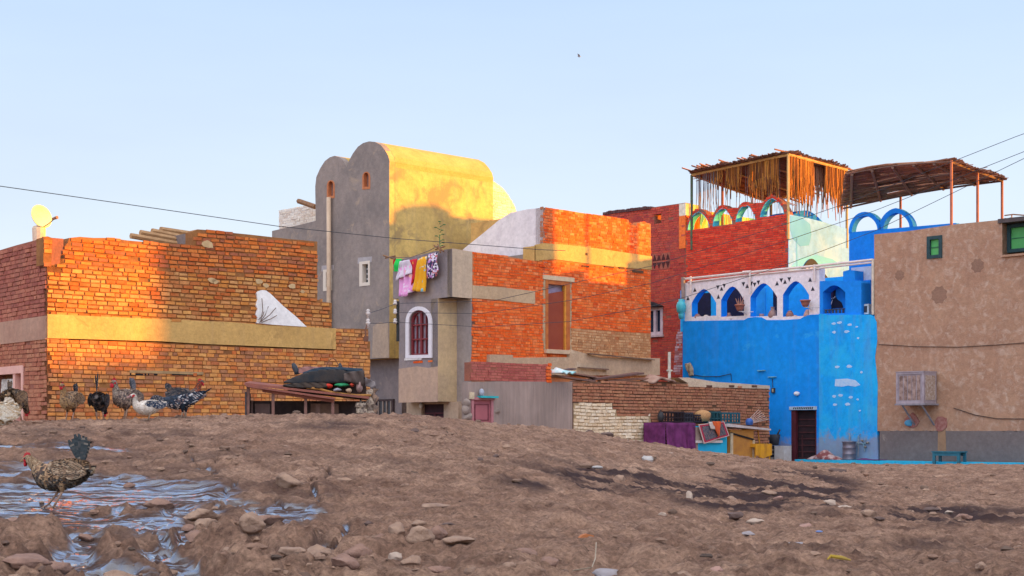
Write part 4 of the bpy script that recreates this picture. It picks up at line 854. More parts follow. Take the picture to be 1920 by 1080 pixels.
m = M(); m.prism(RB, [(tw0-.1, z1w+.01), (tw1+.08, z1w+.01), ((tw0+tw1)/2, z1w+.2)], .25, 0); m.build('window_hood', mat('black_hood', (.03, .025, .03)), rh)
# brick lattice
m = M(); l0, l1 = RB.t(1224), RB.t(1257)
za, zc = RB.uz(1240, 505)[1], RB.uz(1240, 475)[1]; m.box(RB, l0, l1, za, zc, .016, .0, 0); n = 4; wdt = (l1-l0)/n; hh = (zc-za)/2
for j in range(2):
    for i in range(n):
        a = l0+i*wdt; zz = za+j*hh; s = 1 if j else -1
        tri = [(a+.05*wdt, zz+.12*hh), (a+.95*wdt, zz+.12*hh), (a+.5*wdt, zz+.9*hh)] if j else [(a+.05*wdt, zz+.88*hh), (a+.5*wdt, zz+.1*hh), (a+.95*wdt, zz+.88*hh)]
        m.prism(RB, tri, .03, .0, mi=1)
m.build('brick_lattice', [mat('lattice_red', (.42, .12, .08)), mat('lattice_dark', (.09, .02, .02))], rh)
m = M()
for k in range(26):
    px = 1132+88*k/26; t, z = RB.uz(px, 401.5-11*k/26); m.box(RB, t, t+.14, z-.03, z+.05+.05*random.random(), .06, -.4)
m.build('coping_tiles', mat('dark_tile', (.14, .06, .06)), rh)
# lit return of the taller block and mural wall behind the arches
Rt = Pl(RB.xy(RB.t(1286), -.02), dR)
zr1 = RB.uz(1286, 381)[1]; zr0 = RB.uz(1286, 440)[1]
m = M(); m.bricks(Rt, [(0, zr0-.5), (.7, zr0-.5), (.7, zr1-.45), (0, zr1-.45)], .0, (), 0, rowh=.08); m.box(Rt, -.05, .8, zr1-.45, zr1, .01, -.3, 1); m.box(Rt, -.05, .8, zr0-.5, zr1-.45, -.002, -.3, 0); m.build('pier_return', [br_red, mat('cream_cap', (.8, .72, .58))], rh)
def muralm():
    m_, nt, lk, b = nodes('roof_mural'); b.inputs['Roughness'].default_value = .8
    f = ramp(nt, lk, noise_n(nt, lk, .8, 2, .4), [(0., (.75, .66, .46)), (.44, (.85, .74, .40)), (.5, (.80, .50, .16)), (.55, (.10, .50, .55)), (.62, (.2, .55, .2)), (.72, (.7, .62, .5))], 'CONSTANT')
    lk.new(f, b.inputs['Base Color']); return m_
Mw = Pl(RB.xy(RB.t(1290), -3.5), dR)
m = M(); m.box(Rt, .8, 7.5, zr0-.8, zr0+1.0, .0, -.2); m.build('mural_wall', muralm(), rh)
m = M(); m.box(RB.par(-.32), RB.t(1130), -.3, zb, zr0-.35, 0, -8); m.box(RB.par(-.32), RB.t(1130), RB.t(1226), zr0-.35, ztop-.25, 0, -6); m.box(RB.par(-.32), RB.t(1242), RB.t(1284), zr0-.35, ztop-.25, 0, -.3); m.build('roof', mortar_red, rh)
# pale cyan flank
cy = RR.P([(1478, 402), (1510, 408), (1550, 418), (1592, 430)]); tC = cy[-1][0]
m = M(); paleC = plaster('pale_cyan', (.25, .52, 1.0), (.18, .46, .98), (.30, .56, 1.0), big=.5, patch=.6, pth=(.5, .6), streak=.08, bump=.15)
m.prism(RR, cy+[(tC, zb), (0, zb)], 0.012, -.3); m.build('cyan_flank', paleC, rh)
m = M()
for (pp, mi, o_) in (([(1481, 405), (1500, 406), (1518, 420), (1521, 440), (1516, 460), (1500, 462), (1486, 448), (1481, 430)], 0, .018), ([(1492, 446), (1494, 446), (1495, 500), (1492, 500)], 0, .018), ([(1482, 500), (1500, 484), (1530, 478), (1560, 486), (1580, 500)], 1, .016)):
    m.prism(RR, RR.P(pp), o_, 0, mi=mi)
m.build('painted_shadow', [mat('shadow_blue', (.09, .38, .80), (.11, .42, .82), scale=2), mat('shadow_aqua', (.12, .50, .9), (.15, .54, .9), scale=2)], rh)  # darker blue shapes: cast shadows put into the flank's colour
bluA = plaster('royal_blue', (.01, .24, .80), (.01, .20, .70), big=.6, streak=.04, bump=.12)
m = M(); dome = RR.P([(1508, 406)]+[(1508+72*k/12, 406+14*k/12-22*math.sin(math.pi*k/12)) for k in range(1, 12)]+[(1580, 424)]); m.prism(RR.par(-.7), [(t, z) for t, z in dome], 0, -1.2); m.build('blue_roof_vault', bluA, rh)
# ---- blue roof room with two open arches
BP = Pl(xyat(1592, 50.0), dL)
tb1 = BP.t(1800)
m = M(); m.prism(BP, BP.P([(1592, 436), (1640, 431), (1700, 426), (1792, 418), (1792, 424), (1792, 520), (1592, 520)]), 0, -.25); m.build('blue_parapet', bluA, rh)
for (o_, i_) in ((arch(1591, 1652, 437, 397, 16, ybr=431), arch(1597, 1645, 437, 405, 16, ybr=431)), (arch(1647, 1712, 432, 390, 16, point=.15, ybr=426), arch(1656, 1705, 432, 399, 16, point=.15, ybr=426))):
    m = M(); m.prism(BP, BP.P(o_)+BP.P(i_)[::-1], .0, -.25); m.build('roof_arch', bluA, rh)
m = M(); m.box(BP.par(-.25), 0, BP.t(1792), BP.uz(1700, 490)[1], BP.uz(1700, 470)[1], 0, -1.8); m.build('rear_roof', bluA, rh)

# ================================================================== blue house
BL = Pl(xyat(1280, 51.0), dL)
bh = thing('blue_house', 'bright blue painted house with a white arcaded terrace and dark plank door', 'house', (BL.at(1460)[0], BL.at(1460)[1], GZ))
blue = plaster('cobalt_blue', (.006, .30, .88), (.004, .26, .84), (.03, .38, .86), big=.45, patch=.8, splash=.75, streak=.09, bump=.12)
blue2 = plaster('patchy_blue', (.008, .34, .88), (.010, .40, .88), (.03, .48, .86), big=.7, patch=1.4, pth=(.45, .75), splash=.95, streak=.2, bump=.25)
t1645 = BL.t(1643)
sill = [(1280, 602), (1340, 601), (1395, 600), (1402, 596), (1415, 594), (1428, 595), (1437, 600), (1470, 600), (1500, 598), (1510, 592), (1520, 590), (1540, 589)]
zd_b = BL.uz(1507, 870)[1]; dA_, dB_ = BL.t(1483), BL.t(1531); zdt_ = BL.uz(1507, 769)[1]
q = BL.P(sill); tS = q[-1][0]
m = M(); m.prism(BL, q+[(tS, zb), (0, zb)], 0, -.3, holes=[[(dA_, zb+.02), (dB_, zb+.02), (dB_, zdt_), (dA_, zdt_)]]); m.build('front_wall', blue, bh)
q2 = BL.P([(1537, 588), (1560, 591), (1600, 590), (1634, 590), (1640, 594), (1645, 604), (1646, 640), (1642, 670), (1647, 720), (1646, 800), (1648, 868)]); m = M(); m.prism(BL, q2+[(q2[-1][0], zb), (q2[0][0], zb)], .05, -.3); m.build('right_wall', blue2, bh)
m = M()
def blot(px, py, rx, ry, n=9): 
    t, z = BL.uz(px, py); return [(t+rx*random.uniform(.75, 1.15)*math.cos(2*math.pi*k/n), z+ry*random.uniform(.7, 1.15)*math.sin(2*math.pi*k/n)) for k in range(n)]
for (px, py, rx, ry) in ((1571, 688, .09, .045), (1594, 687, .1, .05), (1617, 698, .05, .04), (1566, 743, .08, .045), (1578, 741, .09, .045), (1597, 745, .08, .045), (1610, 749, .05, .03), (1567, 759, .08, .045), (1591, 758, .1, .05), (1614, 770, .04, .03),
                     (1565, 607, .08, .04), (1576, 605, .09, .045), (1595, 609, .08, .045), (1608, 613, .05, .03), (1566, 623, .08, .045), (1589, 622, .1, .045), (1611, 634, .05, .03)): m.prism(BL, blot(px, py, rx, ry), .056, .04)
m.prism(BL, BL.P([(1568, 711), (1590, 710), (1606, 713), (1615, 722), (1605, 725), (1592, 723), (1580, 725), (1567, 724)]), .056, .04)
m.build('white_paint_dab', mat('pale_blue_white', (.34, .56, .84), (.48, .64, .84), scale=14), bh)
# door
m = M(); m.box(BL, dA_, dB_, zb, zdt_, -.2, -.26); dr = m.build('door', mat('black_wood', (.035, .015, .02), (.02, .012, .016)), bh)
m = M(); m.box(BL, dA_, dA_+.17, zb, zdt_, -.02, -.14); m.box(BL, dB_-.06, dB_, zb, zdt_, -.02, -.2); m.build('door_frame', mat('dark_maroon', (.10, .02, .03), (.07, .015, .02), rough=.5), bh)
m = M()
for k in range(9): zz = zb+.2+k*(zdt_-zb-.3)/9; m.box(BL, dA_+.17, dB_-.06, zz, zz+.03, -.17, -.2)
m.box(BL, dA_+.3, dA_+.33, zb+.5, zdt_-.8, -.16, -.2)
s_ = m.build('door_rail', mat('maroon_rail', (.09, .03, .035)), bh); s_.parent = dr
m = M(); z_ = zdt_+.01; zt_ = BL.uz(1507, 762)[1]; m.box(BL, dA_-.05, dB_+.02, z_, zt_, .03, 0, 0)
for k in range(11): a = dA_+.1+k*(dB_-dA_-.2)/11; m.prism(BL, [(a, z_+.02), (a+.04, z_+.02), (a+.07, zt_-.02), (a+.02, zt_-.03)], .034, .03, mi=1)
m.build('name_board', [mat('pale_board', (.44, .58, .72)), mat('ink_black', (.03, .03, .04))], bh)
m = M(); t, z = BL.uz(1496, 738); m.sphere(BL.pt(t, z, .06), (.1, .06, .07)); m.tube([BL.pt(t, z, .0), BL.pt(t, z, .06)], .04, 6); m.build('wall_light', mat('white_globe', (.78, .82, .86), rough=.3, bump=0), bh, smooth=True)
m = M(); t, z = BL.uz(1451, 732); m.box(BL, t-.06, t+.06, z-.08, z+.08, .06, 0); m.box(BL, t-.025, t+.025, z-.05, z+.05, .065, 0, 1); m.build('meter_box', [mat('dark_meter', (.04, .05, .06)), mat('beige_dial', (.5, .42, .3))], bh)
m = M()
for (px, py) in ((1429, 695), (1449, 707)):
    t, z = BL.uz(px, py); m.box(BL, t-.15, t+.15, z-.012, z+.02, .07, 0)
m.build('wall_bracket', mat('pale_cyan_iron', (.15, .45, .62)), bh)
m = M(); m.tube([BL.pt(*BL.uz(x, y), .04) for x, y in ((1296, 702), (1320, 706), (1350, 706), (1372, 701), (1373, 714))], .014, 5); m.tube([BL.pt(*BL.uz(x, y), .03) for x, y in ((1449, 710), (1450, 726))], .012, 5); m.build('wall_cable', mat('cable_black', (.03, .06, .1)), bh)
# terrace arcade
AP = BL.par(-.02)
top = AP.P([(1284, 531), (1340, 524), (1400, 517), (1470, 510), (1533, 503)])
ops = [(1297, 1343, 602, 542), (1352, 1395, 601, 537), (1407, 1457, 600, 531), (1468, 1517, 598, 527)]
hol = []
for (a, c, yb0, yt) in ops:
    ysp = yt+26; o_ = [(a, 594)]+[(a+(c-a)*u, ysp-(ysp-yt)*(1-abs(2*u-1)**1.7)) for u in [k/14 for k in range(15)]]+[(c, 592)]
    hol.append(AP.P(o_))
outl = top+[AP.uz(1536, 503), AP.uz(1536, 590), AP.uz(1500, 600), AP.uz(1395, 603), AP.uz(1284, 605)]
m = M(); m.prism(AP, outl, 0, -.32, holes=hol, mi=0, mhole=1); m.build('arcade', [plaster('white_arcade', (.80, .76, .80), (.72, .68, .72), big=1, streak=.1, bump=.15), blue], bh)
m = M()
tri = [(1303, 543, 1), (1290, 559, 1), (1346, 539, -1), (1353, 541, 1), (1358, 536, -1), (1347, 556, 1), (1394, 533, -1), (1401, 536, 1), (1409, 532, -1), (1415, 534, -1), (1422, 530, -1), (1457, 531, 1), (1465, 526, -1), (1472, 528, 1), (1480, 524, -1), (1519, 524, 1), (1524, 541, 1)]
for (px, py, s) in tri:
    t, z = AP.uz(px, py); h = .07; m.prism(AP, [(t-.07, z-h*s), (t+.07, z-h*s), (t, z+h*s)], .006, -.004)
m.build('dark_triangle', mat('ink_blue_black', (.04, .04, .06)), bh)
# terrace floor, back wall, ceiling
zfl = BL.uz(1400, 606)[1]; zce = BL.uz(1533, 503)[1]-.1
bw = BL.par(-1.7)
m = M(); m.box(BL.par(-.3), 0, t1645, zb, zfl-.02, 0, -5); m.build('body', blue, bh)
drs = [(1302, 1352), (1362, 1400)]
m = M(); m.box(bw, -1.5, tS, zfl, zce-.02, 0, -.2, 0); m.build('terrace_wall', plaster('terrace_blue', (.02, .42, .92), (.015, .36, .88), big=.6, streak=.03, bump=.1), bh)
m = M()
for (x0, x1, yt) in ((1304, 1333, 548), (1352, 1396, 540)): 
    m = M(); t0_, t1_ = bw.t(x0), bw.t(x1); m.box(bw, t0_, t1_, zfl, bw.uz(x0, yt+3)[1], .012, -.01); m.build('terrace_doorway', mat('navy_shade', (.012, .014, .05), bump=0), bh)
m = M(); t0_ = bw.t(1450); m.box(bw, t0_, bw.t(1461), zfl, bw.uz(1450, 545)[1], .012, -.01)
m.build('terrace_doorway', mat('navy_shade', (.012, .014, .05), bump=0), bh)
m = M(); m.prism(bw, bw.P([(1407, 603), (1436, 603), (1436, 540), (1425, 532), (1407, 540)]), .03, 0); m.build('terrace_panel', mat('mid_blue', (.02, .36, .88), scale=2), bh)
for i, px in enumerate((1283, 1341, 1400, 1462)):
    pass
# rail on posts above the arcade
m = M(); rl = BL.par(.0)
def rp(px, py, o_=.0): return rl.pt(*rl.uz(px, py, o_), o_)
m.tube([rp(1283, 523), rp(1400, 511), rp(1535, 498), rp(1637, 487)], .04, 7); m.tube([rp(1290, 529), rp(1400, 516), rp(1535, 503), rp(1637, 492)], .03, 7)
for (px, y0, y1) in ((1295, 518, 548), (1406, 511, 551), (1527, 496, 527)): m.tube([rp(px, y0, .06), rp(px, y1, .06)], .035, 7)
m.tube([rp(1393, 510.5, .05), rp(1408, 509.5, .05)], .05, 7); m.build('rail', mat('white_rail', (.74, .66, .62), (.64, .54, .5), rough=.5), bh)
m = M(); m.tube([rp(1281, 520, .04), rp(1281, 562, .04)], .07, 7); m.build('corner_post', mat('grey_brown_post', (.34, .26, .24)), bh)
# niche block with a painted woman's bust
NP = BL.par(-.05)
nh = NP.P([(1543, 588)]+[(1543+42*u, 548-13*math.sin(math.pi*u)) for u in [k/12 for k in range(13)]]+[(1585, 587)])
m = M(); m.prism(NP, NP.P([(1536, 527), (1600, 526), (1612, 526), (1615, 530), (1615, 592), (1536, 592)]), 0, -.5, holes=[nh]); m.prism(NP, NP.P([(1580, 527), (1580, 509), (1590, 506), (1602, 507), (1602, 527)]), -.02, -.5); m.box(NP.par(-.5), NP.t(1536), NP.t(1615), zfl, NP.uz(1575, 526)[1], 0, -.6, 0); m.build('niche_block', plaster('niche_blue', (.01, .26, .82), (.01, .22, .76), big=.6, streak=.02, bump=.1), bh)
m = M(); NB = NP.par(-.46)
m.prism(NB, NB.P([(1543, 592), (1543, 574), (1549, 570), (1551, 556), (1548, 548), (1550, 541), (1556, 537), (1561, 538), (1566, 543), (1566, 556), (1569, 561), (1577, 567), (1580, 577), (1572, 577), (1560, 578)]), .0, -.03, mi=0)
m.prism(NB, NB.P([(1551, 543), (1556, 540), (1562, 542), (1563, 552), (1560, 559), (1555, 558), (1552, 552)]), .012, -.03, mi=1)
for k in range(9): a = math.pi*(1.05+.9*k/8); m.prism(NB, [(NB.uz(1557+9*math.cos(a), 556-4*math.sin(a))[0]+.02*math.cos(j*1.57), NB.uz(1557+9*math.cos(a), 556-4*math.sin(a))[1]+.02*math.sin(j*1.57)) for j in range(4)], .02, -.01, mi=2)
m.prism(NB, NB.P([(1553, 562), (1558, 568), (1562, 562), (1559, 571), (1556, 571)]), .02, -.01, mi=2)
m.prism(NB, NB.P([(1550, 541), (1556, 536), (1563, 539), (1562, 543), (1556, 540), (1551, 544)]), .02, -.01, mi=3)
m.build('painted_bust', [mat('bust_black', (.012, .012, .03), bump=0), mat('bust_violet', (.06, .04, .12), bump=0), mat('bead_white', (.7, .7, .75), bump=0), mat('band_red', (.35, .04, .08), bump=0)], bh)
m = M()
for k in range(7): px = 1544+6.5*k; m.box(NP, NP.t(px), NP.t(px)+.05, NP.uz(1560, 592)[1], NP.uz(1560, 580)[1], -.08, -.12)
m.box(NP, NP.t(1543), NP.t(1586), NP.uz(1560, 581)[1], NP.uz(1560, 579)[1], -.07, -.12); m.build('niche_rail', mat('dark_rail', (.05, .07, .10)), bh)
# dark painted arch behind the rail
DA = RR.par(.05)
m = M(); m.prism(DA, DA.P([(1504, 530)]+[(1504+36*u, 505-20*math.sin(math.pi*u)) for u in [k/10 for k in range(11)]]+[(1552, 520), (1566, 540), (1540, 560)]), .0, -.05)
for (px, py) in ((1513, 503), (1521, 502), (1529, 503), (1512, 510), (1520, 509), (1536, 505)): m.prism(DA, [(DA.uz(px, py)[0]-.07, DA.uz(px, py)[1]-.03), (DA.uz(px, py)[0]+.07, DA.uz(px, py)[1]-.03), (DA.uz(px, py)[0]+.07, DA.uz(px, py)[1]+.03), (DA.uz(px, py)[0]-.07, DA.uz(px, py)[1]+.03)], .01, 0, mi=1)
m.build('painted_arch', [mat('arch_black', (.02, .03, .06), bump=0), mat('letter_white', (.6, .6, .62), bump=0)], rh)
m = M(); wv = BL.par(-.6); m.box(wv, wv.t(1596), wv.t(1642), zfl, wv.uz(1620, 500)[1], 0, -.2); m.build('pale_wall', plaster('lilac_white_wall', (.56, .62, .76), (.50, .56, .70), big=1, streak=.1), bh)
m = M(); t, z = BL.uz(1637, 486); m.tube([BL.pt(t, z, .0), BL.pt(t, BL.uz(1637, 590)[1], .0)], .05, 6); m.build('rail_post', mat('cream_post', (.72, .62, .5)), bh)
m = M(); t0_, z0_ = BL.uz(1616, 590, -.3); t1_, z1_ = BL.uz(1632, 570, -.3); m.box(BL, t0_, t1_, z0_, z1_, -.2, -.5); m.box(BL, t0_+.05, t1_-.05, z0_+.05, z1_-.06, -.195, -.2, 1)
tag(m.build('air_conditioner', [mat('white_case', (.6, .68, .74)), mat('dark_grille', (.05, .06, .08))]), 'small white air conditioner with dark grille beside the blue niche', 'air conditioner')
# ledge along the foot
LG = BL.par(.0)
zl1 = CZ+(HY-863)*46.0/F; 
m = M(); t0_ = BL.t(1516); m.box(LG, t0_, BL.t(1645)+16, zb-.3, CZ-(862-HY)*46.2/F, .75, .055)
tag(m.build('ledge', plaster('turquoise_ledge', (.03, .50, .78), (.03, .44, .74), (.25, .35, .42), big=1.2, patch=1.5, pth=(.62, .7), streak=.05)), 'low turquoise painted bench ledge along the foot of the blue and brown walls', 'ledge')
ZL = CZ-(862-HY)*46.2/F
# pots and crocks along the terrace sill
pot_c = [(1308, 600, 'pot', .13, .24, (.40, .22, .20), 'brown lidded pot on the terrace sill, leftmost of the row'), (1324, 600, 'bowl', .12, .2, (.72, .60, .52), 'cream round pot on the terrace sill before the first dark arch'), (1338, 600, 'gourd', .11, .18, (.60, .34, .12), 'ochre gourd beside the first arcade column'),
         (1367, 599, 'jar', .10, .25, (.30, .17, .15), 'dark brown jar under the second arch'), (1375, 601, 'dish', .14, .10, (.66, .58, .56), 'pale shallow dish under the second arch'), (1354, 601, 'dish', .08, .07, (.28, .17, .15), 'small dark dish right of the second arcade column'), (1428, 595, 'cup', .09, .14, (.35, .22, .26), 'small brown cup under the third arch'), (1449, 598, 'amphora', .16, .42, (.34, .22, .20), 'tall grey-brown amphora under the third arch'),
         (1481, 597, 'pot', .13, .28, (.36, .18, .16), 'red-brown pot under the fourth arch'), (1491, 597, 'bowl', .10, .13, (.55, .36, .28), 'small tan bowl under the fourth arch'), (1500, 597, 'cup', .06, .09, (.24, .14, .12), 'tiny dark cup nearest the right arcade pier'), (1515, 594, 'crock', .15, .26, (.62, .40, .34), 'pink rubble lump against the right arcade pier')]
for (px, py, kind, r_, h_, cc, lb) in pot_c:
    t, z = BL.uz(px, py, -.14); m = M(); c = BL.pt(t, z-.03, -.14)
    prof = {'pot': [(.55, 0), (.9, .25), (1, .5), (.7, .8), (.5, .86), (.6, .92), (.25, 1)], 'bowl': [(.6, 0), (1, .4), (.95, .7), (.5, .95), (.4, 1)], 'gourd': [(.5, 0), (1, .35), (.9, .7), (.3, .92), (.15, 1)], 'jar': [(.6, 0), (.95, .3), (.9, .6), (.5, .8), (.55, 1)], 'dish': [(.5, 0), (.9, .5), (1, 1)], 'cup': [(.7, 0), (.85, .5), (.9, 1)], 'amphora': [(.45, 0), (.9, .2), (1, .4), (.7, .65), (.38, .8), (.38, .92), (.5, 1)], 'crock': [(.9, 0), (1, .3), (.7, .7), (.4, 1)]}[kind]
    m.lathe(c, [(a*r_, b*h_) for a, b in prof], 14); tag(m.build('clay_pot' if kind != 'amphora' else 'amphora', mat('clay_'+lb[:14], cc, scale=12), smooth=True), lb, 'pot', 'pots along the terrace sill')
# planters hung on the columns
def planter(px, py, lb, spikes):
    t, z = BL.uz(px, py, .25); c = BL.pt(t, z, .25); p = thing('hanging_planter', lb, 'planter', c, 'planters hung on the arcade columns')
    m = M(); m.lathe(c, [(.08, 0), (.12, .08), (.155, .17), (.17, .17), (.17, .21), (.14, .21), (.13, .17)], 14); m.build('bowl', mat('terracotta', (.42, .16, .11), (.34, .12, .09)), p, smooth=True)
    m = M(); m.tube([c+Vector((0, 0, .02)), BL.pt(t+.1, z-.1, .02)], .02, 5); m.tube([BL.pt(t, z-.02, .3), BL.pt(t+.4, z-.04, .05)], .015, 5); m.build('bracket', mat('white_iron', (.6, .58, .6)), p)
    m = M()
    for k in range(spikes): a = k*2.4; m.tube([c+Vector((.06*math.cos(a), .06*math.sin(a), .18)), c+Vector((.11*math.cos(a), .11*math.sin(a), .27+.05*(k % 3))), c+Vector((.15*math.cos(a), .15*math.sin(a), .36+.06*(k % 3)))], [.022, .014, .003], 5)
    if spikes: m.build('dry_leaf', mat('dry_leaf', (.42, .22, .16), (.3, .14, .1)), p)
planter(1387, 583, 'terracotta planter with dry spiky leaves on the middle arcade column', 9)
planter(1510, 575, 'empty wide terracotta planter on the right arcade column', 0)
t, z = BL.uz(1279, 590, .1); c = BL.pt(t, z, .15); m = M(); m.lathe(c, [(.08, -.15), (.10, .0), (.09, .05), (.15, .1), (.17, .3), (.13, .42), (.08, .46), (.1, .52)], 12); tag(m.build('wall_lantern', mat('turquoise_glass', (.06, .42, .52), (.08, .5, .6), rough=.3), smooth=True), 'turquoise lantern hanging at the left corner of the arcade', 'lantern')
def rag2(u, v): return BL.pt(*BL.uz(1288+10*u+6*v, 682+24*v-2*u), .08+.05*math.sin(u*9+v*5))
m = M(); m.grid(rag2, 6, 8); tag(m.build('rag', mat('brown_rag', (.22, .15, .11), (.5, .42, .3), scale=9), smooth=True, solid=.03), 'brown ragged cloth hanging on the blue wall above the yard roof', 'cloth')

# ================================================================== brown house
tB0 = BL.t(1640)
bz = thing('brown_house', 'brown scuffed plaster house at the right with a dark grey dado and green shutter', 'house', BL.pt(BL.t(1780), GZ))
brown = plaster('brown_render', (.44, .262, .17), (.37, .21, .138), (.58, .44, .35), big=.9, patch=4.5, pth=(.5, .78), streak=.4, grime=(.30, .17, .12), bump=.6, bs=18)
# where the sun must graze past the house end: the far corner of its long front
pLB = A.xy(A.t(345)); s2 = (SUN.x, SUN.y)
# intersection of the sun ray with the front plane
dx, dy = BL.d; den = s2[0]*dy-s2[1]*dx
u_ = ((BL.o[0]-pLB[0])*dy-(BL.o[1]-pLB[1])*dx)/den
hit = (pLB[0]+s2[0]*u_, pLB[1]+s2[1]*u_); tEnd = (hit[0]-BL.o[0])*dx+(hit[1]-BL.o[1])*dy
tEnd = (18.9-BL.o[0])/dx
print('brown end t', tEnd, 'starts', tB0, 'hit', hit, 'dist', u_)
zbt = BL.uz(1760, 426)[1]; tR0, tR1 = BL.t(1880), BL.t(1935); z478 = BL.uz(1880, 479)[1]; z808 = BL.uz(1800, 808)[1]
topb = [(tB0, BL.uz(1637, 440)[1]), (BL.t(1700), BL.uz(1700, 434)[1]), (BL.t(1790), BL.uz(1790, 421)[1]), (tR0, BL.uz(1880, 412)[1])]
ztop_b = topb[-1][1]
wh_ = [(BL.t(1740), BL.uz(1750, 485)[1]), (BL.t(1768), BL.uz(1750, 485)[1]), (BL.t(1768), BL.uz(1750, 443)[1]), (BL.t(1740), BL.uz(1750, 443)[1])]
m = M(); m.prism(BL, topb+[(tR0, z478), (tR1, z478), (tR1, ztop_b), (tEnd, ztop_b), (tEnd, z808), (tB0+.05, z808)], .03, -.3, holes=[wh_]); m.build('front_wall', brown, bz)
m = M(); m.prism(BL, [(tB0+.2, zb), (tEnd, zb), (tEnd, z808)]+[(tEnd+(tB0+.2-tEnd)*k/90, z808+.035*mnoise.noise(Vector((k*.9, 3, 1)))) for k in range(1, 90)]+[(tB0+.2, z808)], .036, -.3); m.build('grey_dado', plaster('grey_dado', (.20, .165, .155), (.165, .135, .13), (.30, .25, .22), big=1, patch=2.4, pth=(.62, .7), streak=.1), bz)
RC = Pl(BL.xy(tR0, .02), dR)
m = M(); m.box(RC, 0, .45, z478, ztop_b, .0, -.2); m.build('recess_return', beige, bz)
m = M(); bi = BL.par(-.42); m.box(bi, tR0-.1, tR1+.1, z478-.1, ztop_b-.1, 0, -.2); m.box(BL, tR0, tR1+.0, z478-.06, z478, .12, -.4); m.build('recess_wall', brown, bz)
m = M(); m.box(BL, tR0-.1, tR1+.1, ztop_b-.1, ztop_b+.02, .1, -.5); m.build('eave', mat('dark_eave', (.10, .08, .08)), bz)
m = M(); zf = zb; m.box(BL.par(-.3), tB0, tR0-.15, zf, BL.uz(1700, 445)[1]-.1, 0, -6); m.box(BL.par(-.62), tR0-.15, tEnd, zf, ztop_b-.3, 0, -6); m.build('roof', brown, bz)
m = M(); er = Pl(BL.xy(tEnd, -.3), dR); m.box(er, 0, 6.3, zb, ztop_b, .02, -.2); m.build('end_wall', brown, bz)
def shutter(pl, x0, x1, z0, z1, par, off=0):
    m = M(); m.prism(pl, [(x0, z0), (x1, z0), (x1, z1), (x0, z1)], off+.05, off-.12, holes=[[(x0+.1, z0+.1), (x1-.1, z0+.1), (x1-.1, z1-.1), (x0+.1, z1-.1)]]); wf = m.build('window', mat('teal_black', (.03, .07, .08)), par)
    m = M(); m.box(pl, x0+.08, x1-.08, z0+.08, z1-.08, off-.04, off-.1); s_ = m.build('shutter', mat('leaf_green_paint', (.10, .42, .12), (.08, .36, .10), scale=3, rough=.5), par); s_.parent = wf
    m = M(); zz = (z0+z1)/2; m.box(pl, x0+.08, x1-.08, zz-.012, zz+.012, off-.02, off-.05); s_ = m.build('rail', mat('teal_rail', (.05, .2, .1)), par); s_.parent = wf
shutter(BL, wh_[0][0], wh_[1][0], wh_[0][1], wh_[2][1], bz, .03)
x0_ = bi.t(1893); shutter(bi, x0_, x0_+.75, bi.uz(1905, 474)[1], bi.uz(1905, 421)[1], bz, .125)
m = M(); 
for (px, py, r_) in ((1688, 516, .17), (1762, 553, .28), (1834, 498, .22)):
    m = M(); t, z = BL.uz(px, py); m.prism(BL, [(t+r_*(1 if k % 2 else .82)*math.cos(math.pi*k/8), z+r_*(1 if k % 2 else .82)*math.sin(math.pi*k/8)) for k in range(16)], .036, .02); m.build('round_plaster_mark', plaster('dark_mark', (.30, .175, .12), (.26, .15, .105), big=2), bz)
m = M(); t, z = BL.uz(1767, 806); m.prism(BL, [(t-.12, z+.02), (t+.12, z+.02), (t+.15, BL.uz(1767, 850)[1]), (t-.13, BL.uz(1767, 850)[1])], .045, .03); m.build('rusty_run', plaster('rusty_run', (.36, .22, .13), (.30, .18, .11)), bz)
m = M(); m.tube([BL.pt(*BL.uz(x, y), .06) for x, y in ((1650, 646), (1720, 650), (1800, 651), (1870, 647), (1960, 640))], .012, 5); m.tube([BL.pt(*BL.uz(x, y), .06) for x, y in ((1790, 765), (1830, 778), (1870, 785), (1960, 786))], .014, 5); m.build('slack_cable', mat('brown_cable', (.10, .06, .05)), bz)
# air cooler on brackets
t0_, z0_ = BL.uz(1680, 757, .75); t1_, z1_ = BL.uz(1733, 697, .75)
ac = thing('air_cooler', 'big dented metal air cooler on two brackets on the brown wall', 'air cooler', BL.pt((t0_+t1_)/2, z0_, .4))
hh = z1_-z0_; front_o = .80; t1_ = BL.t(1733, front_o); t0_ = BL.t(1681, front_o)
m = M(); m.box(BL, t0_, t1_, z0_, z0_+hh, front_o, .12, 0)
for (x, y) in ((t0_, t0_+.06), (t1_-.06, t1_)): m.box(BL, x, y, z0_, z0_+hh, front_o+.03, front_o)
m.box(BL, t0_+.06, t1_-.06, z0_+hh-.06, z0_+hh, front_o+.03, front_o); m.box(BL, t0_+.06, t1_-.06, z0_, z0_+.06, front_o+.03, front_o); m.box(BL, t0_-.01, t1_+.01, z0_+hh, z0_+hh+.025, front_o+.05, .1)
m.build('case', mat('lilac_steel', (.40, .35, .39), (.30, .25, .28), rough=.5), ac)
m = M(); 
for k in range(5): x = t0_+.1+k*(t1_-t0_-.2)/5; m.box(BL, x, x+(t1_-t0_-.2)/5-.03, z0_+.1, z0_+hh-.1, front_o+.012, front_o-.01)
m.build('grille', mat('rust_grille', (.16, .10, .085), (.44, .32, .28), scale=7), ac)
SD = Pl(BL.xy(t1_, front_o), dR); m = M(); m.box(SD, .06, .6, z0_+.1, z0_+hh-.1, .012, -.01)
m.build('side_pad', mat('straw_pad', (.30, .20, .14), (.5, .42, .38), scale=14), ac)
m = M(); m.box(BL, t0_-.04, t1_+.04, z0_-.05, z0_, front_o+.04, .05)
